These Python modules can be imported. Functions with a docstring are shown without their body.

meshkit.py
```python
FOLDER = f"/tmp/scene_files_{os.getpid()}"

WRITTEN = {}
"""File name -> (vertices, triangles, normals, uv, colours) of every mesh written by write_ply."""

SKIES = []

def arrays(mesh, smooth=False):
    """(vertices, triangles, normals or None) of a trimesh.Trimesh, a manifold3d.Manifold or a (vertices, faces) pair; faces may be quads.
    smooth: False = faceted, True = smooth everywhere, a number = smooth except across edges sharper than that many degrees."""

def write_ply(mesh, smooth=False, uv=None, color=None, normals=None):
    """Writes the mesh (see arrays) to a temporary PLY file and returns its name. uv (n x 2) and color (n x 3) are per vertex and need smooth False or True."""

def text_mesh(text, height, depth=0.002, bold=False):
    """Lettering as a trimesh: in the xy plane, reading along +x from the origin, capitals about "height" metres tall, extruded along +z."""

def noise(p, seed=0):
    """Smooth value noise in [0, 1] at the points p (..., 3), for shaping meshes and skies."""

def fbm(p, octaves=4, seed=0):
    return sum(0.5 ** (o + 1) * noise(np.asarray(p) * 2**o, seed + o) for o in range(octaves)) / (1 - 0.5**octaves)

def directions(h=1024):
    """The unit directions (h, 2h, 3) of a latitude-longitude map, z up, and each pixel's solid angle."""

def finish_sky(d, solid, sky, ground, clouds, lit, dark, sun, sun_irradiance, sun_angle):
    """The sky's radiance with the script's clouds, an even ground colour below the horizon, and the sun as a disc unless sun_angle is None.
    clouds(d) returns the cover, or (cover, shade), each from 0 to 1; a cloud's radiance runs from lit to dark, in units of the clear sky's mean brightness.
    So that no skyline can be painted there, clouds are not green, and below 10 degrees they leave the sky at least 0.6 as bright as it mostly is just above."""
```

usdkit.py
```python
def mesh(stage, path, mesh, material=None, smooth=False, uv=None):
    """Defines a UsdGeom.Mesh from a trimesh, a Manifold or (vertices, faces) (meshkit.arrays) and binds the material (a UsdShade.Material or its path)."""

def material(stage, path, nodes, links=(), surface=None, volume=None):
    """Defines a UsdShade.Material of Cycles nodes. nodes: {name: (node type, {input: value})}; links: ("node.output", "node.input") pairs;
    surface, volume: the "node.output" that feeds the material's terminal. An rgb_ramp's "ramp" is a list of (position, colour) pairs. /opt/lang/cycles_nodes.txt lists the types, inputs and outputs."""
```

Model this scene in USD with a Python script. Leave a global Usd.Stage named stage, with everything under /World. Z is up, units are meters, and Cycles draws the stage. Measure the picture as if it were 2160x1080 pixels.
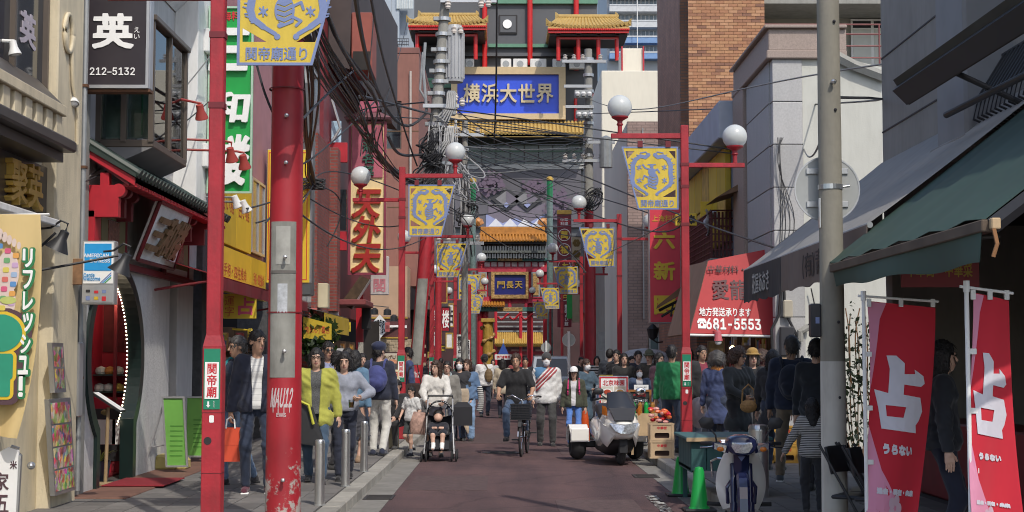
import math, glob, random
import numpy as np, trimesh, usdkit
from pxr import Usd, UsdGeom, UsdLux, UsdShade, Gf, Sdf
from shapely import affinity, box as sbox, union_all, Polygon, Point, LineString, MultiPolygon
stage = Usd.Stage.CreateInMemory()
UsdGeom.SetStageUpAxis(stage, 'Z'); UsdGeom.SetStageMetersPerUnit(stage, 1.0)
UsdGeom.Xform.Define(stage, '/World'); UsdGeom.Scope.Define(stage, '/World/Looks')
random.seed(7); RNG = np.random.default_rng(7)
# ------------------------------------------------------------ camera, sky, sun, exposure
EYE = np.array([0,0,1.6]); F = 3250.0; PITCH = math.atan(221/F); YAW = math.atan(19/F)
FW = np.array([math.sin(YAW)*math.cos(PITCH), math.cos(YAW)*math.cos(PITCH), math.sin(PITCH)])
RT = np.array([math.cos(YAW),-math.sin(YAW),0]); UPV = np.cross(RT, FW)
cam = UsdGeom.Camera.Define(stage, '/World/camera')
cam.CreateHorizontalApertureAttr(36.0); cam.CreateVerticalApertureAttr(18.0); cam.CreateFocalLengthAttr(36.0*F/2160)
cam.CreateClippingRangeAttr((0.1,5000)); cam.CreateExposureAttr(EXPOSURE := 0.25)
cam.AddTransformOp().Set(Gf.Matrix4d(*RT, 0, *UPV, 0, *(-FW),0, *EYE, 1))
SUN = np.array([0.25,-0.59,0.77]); SUN = SUN/np.linalg.norm(SUN)
sky = UsdLux.DomeLight.Define(stage, '/World/sky')
skm = usdkit.material(stage, '/World/Looks/sky_look', {
    's': ('sky_texture', {'sky_type': 'single_scattering', 'sun_disc': False, 'sun_elevation': math.asin(SUN[2]), 'sun_rotation': math.atan2(SUN[0], SUN[1]), 'air_density': 1.0, 'aerosol_density': 2.0}),
    'b': ('background_shader', {'strength': 0.15})}, [('s.color', 'b.color')], surface='b.background')
UsdShade.MaterialBindingAPI.Apply(sky.GetPrim()).Bind(skm)
sun = UsdLux.DistantLight.Define(stage, '/World/sun')
sun.CreateNormalizeAttr(True); sun.CreateIntensityAttr(0.62); sun.CreateAngleAttr(0.55); sun.CreateColorAttr(Gf.Vec3f(1.0,0.94,0.85))
_x = np.cross([0,0,1.0], SUN); _x /= np.linalg.norm(_x)
sun.AddTransformOp().Set(Gf.Matrix4d(*_x, 0, *np.cross(SUN, _x),0, *SUN, 0,0,0,30,1))
# ------------------------------------------------------------ helpers
def P(px, py, Y):
    "point on the sight line of photo pixel (px, py) at depth Y"
    d = FW*F+RT*(px-1080)+UPV*(540-py)
    return EYE+d*(Y/d[1])
def G(px, py, z=0.0):
    "ground point seen at a photo pixel"
    d = FW*F+RT*(px-1080)+UPV*(540-py)
    return EYE+d*((z-EYE[2])/d[2])
A = np.asarray
def J(*ms):
    vs, fs, n = [],[],0
    for m in ms:
        if m is None: continue
        if isinstance(m, list): m = J(*m)
        v, f = (m.vertices, m.faces) if hasattr(m, 'faces') else m
        v, f = A(v, float), A(f, int)
        if f.shape[1] == 4: f = np.vstack([f[:, [0,1,2]], f[:, [0,2,3]]])
        vs.append(v); fs.append(f+n); n += len(v)
    return np.vstack(vs), np.vstack(fs)
def mv(m, d): v, f = J(m); return v+A(d, float), f
def sc(m, s): v, f = J(m); return v*A(s, float), f
def rot(m, ang, axis=(0,0,1), c=(0,0,0)):
    v, f = J(m); R = trimesh.transformations.rotation_matrix(math.radians(ang), axis)[:3, :3]
    return (v-A(c)) @ R.T+A(c), f
def fr(m, o, right, up):
    "planar shapes drawn in xy (z towards the viewer) put in a frame"
    v, f = J(m); r, u = A(right, float), A(up, float); n = np.cross(r, u)
    return A(o)+v[:, :1]*r+v[:, 1:2]*u+v[:, 2:3]*n, f
CAMF = dict(right=(1,0,0), up=(0,0,1)); LEFTF = dict(right=(0,1,0), up=(0,0,1)); RIGHTF = dict(right=(0,-1,0), up=(0,0,1))
def hull(pts):
    h = trimesh.convex.convex_hull(A(pts, float)); return A(h.vertices), A(h.faces)
_BF = A([[0,2,3,1],[4,5,7,6],[0,1,5,4],[2,6,7,3],[0,4,6,2],[1,3,7,5]])
def box(x0, x1, y0, y1, z0, z1, b=0):
    if b:
        p = []
        for X, sx in ((x0,1),(x1,-1)):
            for Y, sy in ((y0,1),(y1,-1)):
                for Z, sz in ((z0,1),(z1,-1)):
                    p += [(X, Y+sy*b, Z+sz*b),(X+sx*b, Y, Z+sz*b),(X+sx*b, Y+sy*b, Z)]
        return hull(p)
    v = A([(x, y, z) for x in (x0, x1) for y in (y0, y1) for z in (z0, z1)], float)
    return J((v, A([[0,1,3,2],[4,6,7,5],[0,4,5,1],[2,3,7,6],[0,2,6,4],[1,5,7,3]])))
def cbox(c, s, b=0): return box(c[0]-s[0]/2, c[0]+s[0]/2, c[1]-s[1]/2, c[1]+s[1]/2, c[2]-s[2]/2, c[2]+s[2]/2, b)
def tube(pts, r, n=8, cap=True):
    p = A(pts, float); k = len(p); r = np.broadcast_to(A(r, float),(k,))
    t = np.gradient(p, axis=0); t /= np.linalg.norm(t, axis=1, keepdims=True)+1e-12
    ref = A([0,0,1.0]) if np.abs(t[:, 2]).mean() < 0.8 else A([0,1.0,0])
    a = np.cross(t, ref); a /= np.linalg.norm(a, axis=1, keepdims=True)+1e-12; b = np.cross(t, a)
    g = np.arange(n)*2*np.pi/n
    v = (p[:, None]+r[:, None, None]*(np.cos(g)[None, :, None]*a[:, None]+np.sin(g)[None, :, None]*b[:, None])).reshape(-1,3)
    i, j = np.meshgrid(np.arange(k-1), np.arange(n), indexing='ij')
    q = np.stack([i*n+j, i*n+(j+1) % n, (i+1)*n+(j+1) % n, (i+1)*n+j],-1).reshape(-1,4)
    f = np.vstack([q[:, [0,1,2]], q[:, [0,2,3]]])
    if cap:
        v = np.vstack([v, p[:1], p[-1:]]); m = k*n; e = np.arange(n); w = (e+1) % n
        f = np.vstack([f, np.stack([np.full(n, m), w, e],1), np.stack([np.full(n, m+1),(k-1)*n+e, (k-1)*n+w],1)])
    return v, f[:, ::-1]
def cyl(a, b, r, r2=None, n=12): return tube([a, b],[r, r if r2 is None else r2], n)
def lathe(prof, n=16, c=(0,0,0)):
    "profile of (r, z) points from bottom to top"
    pr = A(prof, float); k = len(pr); g = np.arange(n)*2*np.pi/n
    v = np.stack([pr[:, :1]*np.cos(g), pr[:, :1]*np.sin(g), np.repeat(pr[:, 1:], n, 1)],-1).reshape(-1,3)+A(c)
    i, j = np.meshgrid(np.arange(k-1), np.arange(n), indexing='ij')
    q = np.stack([i*n+j, i*n+(j+1) % n, (i+1)*n+(j+1) % n, (i+1)*n+j],-1).reshape(-1,4)
    return v, np.vstack([q[:, [0,1,2]], q[:, [0,2,3]]])
def sph(c, r, n=12):
    z = np.linspace(-np.pi/2, np.pi/2, n // 2+1); r = A(r, float)*np.ones(3)
    v, f = lathe(np.stack([np.cos(z), np.sin(z)],1), n); return v*r+A(c), f
def ext(g, d=0.01, z=0.0):
    gs = [x for x in getattr(g, 'geoms', [g]) if x.geom_type == 'Polygon' and x.area > 1e-7]
    out = []
    for x in gs:
        try: out.append(trimesh.creation.extrude_polygon(x, d, engine='earcut'))
        except Exception: pass
    return mv(J(*out),(0,0, z))
def rr(w, h, r=0.02, x=0, y=0): return sbox(x-w/2+r, y-h/2+r, x+w/2-r, y+h/2-r).buffer(r, quad_segs=3)
def grid(fn, nu, nv, thick=0):
    "surface fn(u, v) for u, v in 0..1 as a sheet (closed with a thickness)"
    u, v = np.meshgrid(np.linspace(0,1, nu+1), np.linspace(0,1, nv+1), indexing='ij')
    p = A(fn(u, v)); p = np.moveaxis(p, 0,-1).reshape(-1,3)
    i, j = np.meshgrid(np.arange(nu), np.arange(nv), indexing='ij'); w = nv+1
    q = np.stack([i*w+j, (i+1)*w+j, (i+1)*w+j+1, i*w+j+1],-1).reshape(-1,4)
    m = J((p, q))
    if thick:
        n = np.zeros_like(p); fn_ = np.cross(p[m[1][:, 1]]-p[m[1][:, 0]], p[m[1][:, 2]]-p[m[1][:, 0]])
        for k in range(3): np.add.at(n, m[1][:, k], fn_)
        n /= np.linalg.norm(n, axis=1, keepdims=True)+1e-12
        e = np.concatenate([np.arange(nv+1), np.arange(1, nu+1)*w+nv, (nu*w+np.arange(nv))[::-1],(np.arange(1, nu)*w)[::-1]])
        N = len(p); e2 = np.roll(e, -1)
        side = np.vstack([np.stack([e, e2, e2+N],1), np.stack([e, e2+N, e+N],1)])
        return np.vstack([p, p-n*thick]), np.vstack([m[1], m[1][:, ::-1]+N, side])
    return m
# lettering: outlines of a font's characters, cut as thin solid letters
_FONT = {}; _GL = {}
def glyph(ch, st=0):
    from PIL import Image, ImageDraw, ImageFont
    if (ch, st) in _GL: return _GL[ch, st]
    if not _FONT:
        for key, pat in (('c', 'Noto Sans CJK*'),('l', 'Inter*')):
            _FONT[key] = ImageFont.truetype(glob.glob('/opt/blender-*/*/datafiles/fonts/'+pat)[0],64)
    f = _FONT['l' if ord(ch) < 0x250 else 'c']
    im = Image.new('L', (100,110)); ImageDraw.Draw(im).text((18,74), ch, 255, f, anchor='ls', stroke_width=st)
    on = np.pad(np.asarray(im) > 127,((0,0),(1,1))).astype(np.int8)
    r, s = np.nonzero(np.diff(on, axis=1) == 1); e = np.nonzero(np.diff(on, axis=1) == -1)[1]
    g = union_all(sbox(s, -r-1, e, -r)).buffer(0.6, quad_segs=2).buffer(-0.6, quad_segs=2).simplify(0.75) if len(r) else Polygon()
    g = affinity.affine_transform(g, [1/64,0,0,1/64,-18/64,74/64])
    _GL[ch, st] = g, f.getlength(ch)/64
    return _GL[ch, st]
def text(s, h=None, st=2, vert=False, fit=None, gap=0.0, slant=0, each=False):
    "centred lettering; h = em height, or fit = (width, height) of the ink"
    out, x, st = [],0.0,(0,0,1,1,2,2,2,3)[st]
    for ch in s:
        g, w = glyph(ch, st)
        if vert: out.append(affinity.translate(g, -w/2,-x)); x += 1.0+gap
        else: out.append(affinity.translate(g, x, 0)); x += w+gap
    gs = [g for g in out if not g.is_empty]; b = union_all(gs).bounds
    sx = sy = h
    if fit: sx, sy = fit[0]/(b[2]-b[0]), fit[1]/(b[3]-b[1])
    gs = [affinity.affine_transform(g, [sx, slant*sy, 0, sy, -sx*(b[0]+b[2])/2-slant*sy*(b[1]+b[3])/2,-sy*(b[1]+b[3])/2]) for g in gs]
    return gs if each else union_all(gs)
def at2(g, x, y): return affinity.translate(g, x, y)
# ------------------------------------------------------------ materials
_M = {}
def mat(name, col, rough=0.6, var=0.12, scale=2.5, metal=0.0, bump=0.0, bscale=40, dirt=0.0, spec=0.5, **kw):
    """paint or stone: base colour varied by two noises; dirt = share of dark streaky grime; bump = fine relief in metres"""
    if name in _M: return _M[name]
    c = A(col, float); lo, hi = c*(1-var), np.minimum(c*(1+var),0.95)
    n = {'t': ('texture_coordinate', {}), 'n': ('noise_texture', {'scale': scale, 'detail': 6.0, 'roughness': 0.62}),
         'r': ('rgb_ramp', {'ramp': [(0.28, tuple(lo)),(0.72, tuple(hi))]}), 'p': ('principled_bsdf', {'roughness': rough, 'metallic': metal, 'specular_ior_level': spec, **kw})}
    l = [('t.object', 'n.vector'),('n.fac', 'r.fac')]; last = 'r.color'
    if dirt:
        n['m'] = ('mapping', {'scale': (3.0,3.0,0.6)}); n['d'] = ('noise_texture', {'scale': 2.2, 'detail': 8.0, 'roughness': 0.7})
        n['dr'] = ('rgb_ramp', {'ramp': [(0.45,(0,0,0)),(0.75,(dirt,)*3)]}); n['mx'] = ('mix_color', {'b': tuple(c*0.35+A([0.015,0.013,0.01]))})
        l += [('t.object', 'm.vector'),('m.vector', 'd.vector'),('d.fac', 'dr.fac'),(last, 'mx.a'),('dr.color', 'mx.fac')]; last = 'mx.result'
    l.append((last, 'p.base_color'))
    if bump:
        n['bn'] = ('noise_texture', {'scale': bscale, 'detail': 4.0}); n['bp'] = ('bump', {'distance': bump, 'strength': 1.0})
        l += [('t.object', 'bn.vector'),('bn.fac', 'bp.height'),('bp.normal', 'p.normal')]
    _M[name] = usdkit.material(stage, '/World/Looks/'+name, n, l, surface='p.BSDF'); return _M[name]
def brickmat(name, c1, c2, mortar, w, h, ms=0.012, rough=0.75, bump=0.004):
    if name in _M: return _M[name]
    n = {'g': ('geometry', {}), 's': ('separate_xyz', {}), 'a': ('math', {'math_type': 'add'}), 'c': ('combine_xyz', {}),
         'b': ('brick_texture', {'color1': c1, 'color2': c2, 'mortar': mortar, 'scale': 1.0, 'mortar_size': ms, 'brick_width': w, 'row_height': h, 'mortar_smooth': 0.1}),
         'n': ('noise_texture', {'scale': 1.3, 'detail': 7.0}), 'r': ('rgb_ramp', {'ramp': [(0.3,(0.75,)*3),(0.7,(1.1,)*3)]}), 'm': ('mix', {'mix_type': 'multiply', 'fac': 1.0}),
         'i': ('invert', {}), 'u': ('bump', {'distance': bump}), 'p': ('principled_bsdf', {'roughness': rough})}
    l = [('g.position', 's.vector'),('s.x', 'a.value1'),('s.y', 'a.value2'),('a.value', 'c.x'),('s.z', 'c.y'),('c.vector', 'b.vector'),('b.color', 'm.color1'),('g.position', 'n.vector'),
         ('n.fac', 'r.fac'),('r.color', 'm.color2'),('m.color', 'p.base_color'),('b.fac', 'i.color'),('i.color', 'u.height'),('u.normal', 'p.normal')]
    _M[name] = usdkit.material(stage, '/World/Looks/'+name, n, l, surface='p.BSDF'); return _M[name]
def glassmat(name, tint=(0.75,0.8,0.8), rough=0.02):
    if name in _M: return _M[name]
    n = {'t': ('transparent_bsdf', {'color': tint}), 'g': ('glossy_bsdf', {'color': (0.9,0.9,0.9), 'roughness': rough}), 'f': ('fresnel', {'IOR': 1.5}), 'm': ('mix_closure', {})}
    _M[name] = usdkit.material(stage, '/World/Looks/'+name, n, [('f.fac', 'm.fac'),('t.BSDF', 'm.closure1'),('g.BSDF', 'm.closure2')], surface='m.closure'); return _M[name]
def emit(name, col, s):
    if name not in _M: _M[name] = usdkit.material(stage, '/World/Looks/'+name, {'e': ('emission', {'color': col, 'strength': s})}, surface='e.emission')
    return _M[name]
def leafmat(name, col):
    if name in _M: return _M[name]
    c = A(col); n = {'g': ('geometry', {}), 'r': ('rgb_ramp', {'ramp': [(0, tuple(c*0.55)),(1, tuple(c*1.5))]}), 'p': ('principled_bsdf', {'roughness': 0.45}), 'tl': ('translucent_bsdf', {'color': tuple(c*1.4)}), 'm': ('mix_closure', {'fac': 0.3})}
    _M[name] = usdkit.material(stage, '/World/Looks/'+name, n, [('g.random_per_island', 'r.fac'),('r.color', 'p.base_color'),('p.BSDF', 'm.closure1'),('tl.BSDF', 'm.closure2')], surface='m.closure'); return _M[name]
def stripemat(name, c1, c2, freq, axis='z', duty=0.5, rough=0.8):
    "sharp stripes along one object axis, freq per metre"
    if name in _M: return _M[name]
    n = {'t': ('texture_coordinate', {}), 's': ('separate_xyz', {}), 'm': ('math', {'math_type': 'multiply', 'value2': float(freq)}), 'f': ('math', {'math_type': 'fraction'}),
         'r': ('rgb_ramp', {'interpolate': False, 'ramp': [(0, c1),(duty, c2)]}), 'p': ('principled_bsdf', {'roughness': rough})}
    l = [('t.object', 's.vector'),('s.'+axis, 'm.value1'),('m.value', 'f.value1'),('f.value', 'r.fac'),('r.color', 'p.base_color')]
    _M[name] = usdkit.material(stage, '/World/Looks/'+name, n, l, surface='p.BSDF'); return _M[name]
# ------------------------------------------------------------ things and parts
_N = {}
def numbered(path):
    k = _N[path] = _N.get(path, -1)+1
    return path if k == 0 else f'{path}_{k:03d}'
def tag(p, label=None, cat=None, group=None, kind=None):
    for k, v in (('label', label),('category', cat),('group', group),('kind', kind)):
        if v: p.SetCustomDataByKey(k, v)
    return p
class Thing:
    "an Xform whose children are its parts"
    def __init__(self, name, label, cat, loc=(0,0,0), rz=0.0, group=None, rx=0.0, s=None):
        self.path = numbered('/World/'+name); x = UsdGeom.Xform.Define(stage, self.path); self.loc = A(loc, float); self.n = 0
        x.AddTranslateOp().Set(Gf.Vec3d(*map(float, loc)))
        if rz: x.AddRotateZOp().Set(float(rz))
        if rx: x.AddRotateXOp().Set(float(rx))
        if s: x.AddScaleOp().Set(Gf.Vec3f(*([s]*3 if np.ndim(s) == 0 else s)))
        self.prim = tag(x.GetPrim(), label, cat, group)
    def part(self, name, mesh, m, parent=None, smooth=False, label=None, world=False, kind=None):
        path = numbered((parent or self.path)+'/'+name); mesh = J(mesh)
        if world: mesh = (mesh[0]-self.loc, mesh[1])
        o = usdkit.mesh(stage, path, mesh, m, smooth=smooth); tag(o.GetPrim(), label, kind=kind); return path
    def copy(self, loc, rz=0.0, label=None, group=None, s=None):
        d = self.prim.GetCustomData(); t = Thing(self.path.rsplit('/', 1)[1].rstrip('0123456789').rstrip('_'), label or d['label'], d['category'], loc, rz, group or d.get('group'), s=s)
        t.prim.GetReferences().AddInternalReference(self.path); t.prim.SetInstanceable(True)
        tag(t.prim, label or d['label'], d['category'], group or d.get('group')); return t
def solo(name, mesh, m, label, cat, group=None, smooth=False):
    p = numbered('/World/'+name); o = usdkit.mesh(stage, p, J(mesh), m, smooth=smooth); return tag(o.GetPrim(), label, cat, group)
def struct(name, mesh, m, kind='structure', label=None, smooth=False):
    p = numbered('/World/'+name); o = usdkit.mesh(stage, p, J(mesh), m, smooth=smooth); tag(o.GetPrim(), label=label, kind=kind); return p
def child(path, name, mesh, m, smooth=False, kind=None, label=None):
    o = usdkit.mesh(stage, numbered(path+'/'+name), J(mesh), m, smooth=smooth); tag(o.GetPrim(), label, kind=kind); return str(o.GetPath())
# ============================================================ wall helpers
def W(side, c, m, a=0.0, z=0.0, off=0.0):
    "shape drawn in xy (z out of the wall) put on a wall: L faces +x, R faces -x, C faces the camera; a runs along the wall in world metres"
    if side == 'L': return fr(mv(m, (a, z, off)),(c, 0,0),(0,1,0),(0,0,1))
    if side == 'R': return fr(mv(m, (-a, z, off)),(c, 0,0),(0,-1,0),(0,0,1))
    return fr(mv(m, (a, z, off)),(0, c, 0),(1,0,0),(0,0,1))
def wallsheet(side, c, a0, a1, z0, z1, holes=(), th=0.2):
    g = sbox(a0, z0, a1, z1)
    for h in holes: g = g.difference(sbox(*h) if isinstance(h, tuple) else h)
    if side == 'R': g = affinity.scale(g, -1,1, origin=(0,0))
    return W(side, c, ext(g, th),0,0,-th)
def window(t, side, c, a, z, w, h, fm, pm, cols=2, rows=1, d=0.06, off=0.0, bar=0.05, name='window'):
    g = sbox(-w/2,-h/2, w/2, h/2)
    ins = [sbox(-w/2+bar+i*(w-bar)/cols, -h/2+bar+j*(h-bar)/rows, -w/2+(i+1)*(w-bar)/cols, -h/2+(j+1)*(h-bar)/rows) for i in range(cols) for j in range(rows)]
    p = t.part(name, W(side, c, ext(g.difference(union_all(ins)), d), a, z, off), fm,world=1)
    for q in ins: t.part('pane', W(side, c, ext(q, 0.012), a, z, off+d*0.35), pm, parent=p,world=1)
    return p
def putsign(t, name, s, m, side, c, a, z, off, parent=None, d=0.006, **k):
    g = text(s, **k); return t.part(name, W(side, c, ext(g, d), a, z, off), m, parent=parent,world=1)
# ============================================================ materials in common
RED = mat('red_paint', (0.42,0.018,0.03),0.42,0.12,3, dirt=0.35)
REDP = mat('pole_red_paint', (0.36,0.02,0.03),0.5,0.22,4, dirt=0.6, bump=0.002, bscale=30)
DKRED = mat('dark_red_paint', (0.16,0.012,0.018),0.5,0.2,3, dirt=0.4)
CRIM = mat('crimson_panel', (0.30,0.01,0.025),0.45,0.15,2)
GREY = mat('galvanized_steel', (0.33,0.34,0.34),0.45,0.15,6, metal=0.5)
CONC = mat('concrete', (0.27,0.265,0.24),0.85,0.16,3, dirt=0.45, bump=0.003, bscale=60)
STEEL = mat('brushed_steel', (0.55,0.55,0.54),0.28,0.1,5, metal=0.9)
CHROME = mat('chrome', (0.75,0.75,0.76),0.08,0.03, metal=1.0)
BLACK = mat('black_plastic', (0.018,0.018,0.02),0.5,0.2)
RUBBER = mat('rubber', (0.022,0.022,0.023),0.8,0.25,8)
WHITE = mat('white_paint', (0.72,0.72,0.70),0.5,0.07,2, dirt=0.32)
PLWHITE = mat('white_plastic', (0.75,0.75,0.74),0.35,0.04)
DKWIN = mat('dark_window_glass', (0.02,0.024,0.028),0.06,0.2, spec=0.8)
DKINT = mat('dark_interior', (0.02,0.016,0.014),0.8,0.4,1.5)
GOLD = mat('gold_paint', (0.52,0.33,0.07),0.38,0.25,5, metal=0.35)
YELLOW = mat('yellow_sign_paint', (0.54,0.38,0.03),0.45,0.1,2, dirt=0.25)
LTYEL = mat('bright_yellow_sign', (0.66,0.46,0.035),0.4,0.08,2, dirt=0.15)
BLUEG = mat('slate_blue_paint', (0.17,0.22,0.40),0.5,0.1)
GREEN = mat('green_sign_paint', (0.012,0.30,0.055),0.4,0.1, dirt=0.15)
DKGREEN = mat('dark_green_tile', (0.025,0.04,0.032),0.5,0.35,6, dirt=0.3)
BROWN = mat('brown_wood', (0.14,0.075,0.035),0.6,0.25,5)
WOOD = mat('pale_wood', (0.46,0.33,0.19),0.6,0.16,5, dirt=0.2)
ALU = mat('brown_aluminium', (0.13,0.105,0.085),0.4,0.1, metal=0.4)
ALUS = mat('silver_aluminium', (0.5,0.5,0.5),0.35,0.08, metal=0.7)
CREAM = mat('cream_plaster', (0.62,0.54,0.38),0.8,0.1,1.5, dirt=0.45, bump=0.003, bscale=50)
STUCCO = mat('white_stucco', (0.52,0.51,0.49),0.85,0.08,1.2, dirt=0.35, bump=0.008, bscale=25)
INK = mat('black_ink', (0.02,0.018,0.02),0.6,0.1)
WINK = mat('white_ink', (0.78,0.78,0.76),0.5,0.04)
RINK = mat('red_ink', (0.5,0.02,0.03),0.5,0.1)
# ============================================================ ground
struct('ground', mv(box(-400,400,-60,700,-0.5,-0.06),(0,0,0)), mat('far_ground', (0.09,0.085,0.08),0.9))
_rm = usdkit.material(stage, '/World/Looks/red_asphalt', {
    'g': ('geometry', {}), 'n1': ('noise_texture', {'scale': 0.7, 'detail': 6.0, 'roughness': 0.6}), 'n2': ('noise_texture', {'scale': 55.0, 'detail': 3.0}), 'mp': ('mapping', {'scale': (1.6,0.16,1.0)}), 'n3': ('noise_texture', {'scale': 1.1, 'detail': 5.0}),
    'r1': ('rgb_ramp', {'ramp': [(0.3,(0.080,0.046,0.046)),(0.7,(0.125,0.068,0.064))]}), 'r2': ('rgb_ramp', {'ramp': [(0.3,(0.62,)*3),(0.7,(1.3,)*3)]}), 'r3': ('rgb_ramp', {'ramp': [(0.35,(0.68,0.7,0.74)),(0.65,(1.12,)*3)]}),
    'v': ('voronoi_texture', {'feature': 'distance_to_edge', 'scale': .55}), 'nd': ('noise_texture', {'scale': 3.0, 'detail': 5.0}), 'mv': ('mix', {'mix_type': 'linear_light', 'fac': .12}), 'rv': ('rgb_ramp', {'ramp': [(0.0,(.45,)*3),(.012,(.55,)*3),(.02,(1,)*3)]}), 'm3': ('mix', {'mix_type': 'multiply', 'fac': .4}), 'm': ('mix', {'mix_type': 'multiply', 'fac': 1.0}), 'm2': ('mix', {'mix_type': 'multiply', 'fac': 1.0}), 'b': ('bump', {'distance': 0.006}), 'p': ('principled_bsdf', {'roughness': 0.82})},
    [('g.position', 'n1.vector'),('g.position', 'n2.vector'),('g.position', 'mp.vector'),('mp.vector', 'n3.vector'),('n1.fac', 'r1.fac'),('n2.fac', 'r2.fac'),('n3.fac', 'r3.fac'),('r1.color', 'm.color1'),('r2.color', 'm.color2'),('m.color', 'm2.color1'),('r3.color', 'm2.color2'),('g.position', 'nd.vector'),('g.position', 'mv.color1'),('nd.color', 'mv.color2'),('mv.color', 'v.vector'),('v.distance', 'rv.fac'),('m2.color', 'm3.color1'),('rv.color', 'm3.color2'),('m3.color', 'p.base_color'),('n2.fac', 'b.height'),('b.normal', 'p.normal')], surface='p.BSDF')
XL, XR = -1.65,2.35
road = struct('road', box(XL+0.34, XR-0.3,-10,135,-0.3,0), _rm)
struct('gutter', J(box(XL, XL+0.336,-10,135,-0.3,0.002)), mat('gutter_concrete', (0.21,0.2,0.18),0.85,0.2,2, dirt=0.5))
struct('gutter', J(box(XR-0.296, XR, -10,135,-0.3,0.002)), _M['gutter_concrete'])
KERB = [mat(f'kerb_stone_{i}', A((0.30,0.285,0.25))*k, 0.8,0.14,6, dirt=0.3, bump=0.003) for i, k in enumerate((0.85,1.0,1.15))]
for side, x0, x1, bx in (('left', XL-0.2, XL, XL),('right', XR, XR+0.2, XR)):
    k = struct('kerb', box(x0+0.01, x1-0.01,-10,135,-0.3,0.11), KERB[0])
    for i in range(44):
        y = 13.4+i*0.6
        child(k, 'kerb_stone', box(x0, x1, y+0.004, y+0.596,-0.02,0.122+RNG.normal()*0.0015,0.012), KERB[int(RNG.integers(3))])
    child(k, 'kerb_stone', J([box(x0, x1,39.8+i*0.6,39.8+i*0.6+0.594,-0.02,0.122,0.012) for i in range(150)]), KERB[1], kind='stuff')
PAVE = [mat(f'paving_stone_{i}', A((0.155,0.145,0.135))*k, 0.8,0.16,4, dirt=0.35, bump=0.003) for i, k in enumerate((0.8,0.92,1.0,1.12))]
SWL = struct('sidewalk', box(-6.4, XL-0.2,-10,135,-0.3,0.112), mat('paving_joint', (0.06,0.056,0.052),0.9))
SWR = struct('sidewalk', J(box(XR+0.2,5.6,-10,135,-0.3,0.112), box(5.6,14,18.7,29.8,-0.3,0.112)), _M['paving_joint'])
def pavers(path, x0, x1, y0, n, w, l, limit):
    cols = int(round((x1-x0)/w)); w = (x1-x0)/cols; extra = []; cnt = 0
    for r in range(n):
        for c in range(cols):
            x, y = x0+c*w, y0+r*l+(l/2 if c % 2 else 0)
            b = box(x+0.004, x+w-0.004, y+0.004, y+l-0.004,0.06,0.12+RNG.normal()*0.0012)
            if cnt < limit: child(path, 'paving_stone', b, PAVE[int(RNG.integers(4))]); cnt += 1
            else: extra.append(b)
    if extra: child(path, 'paving_stone', J(extra), PAVE[2], kind='stuff')
pavers(SWL, -4.68, XL-0.21,13.2,62,0.31,0.6,290)
pavers(SWR, XR+0.21,4.58,13.2,62,0.31,0.6,230)
struct('doorstep', box(-4.7,-4.05,16.7,23.9,0.10,0.135,0.01), mat('red_brown_step', (0.17,0.085,0.06),0.8,0.2, dirt=0.3))
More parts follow.
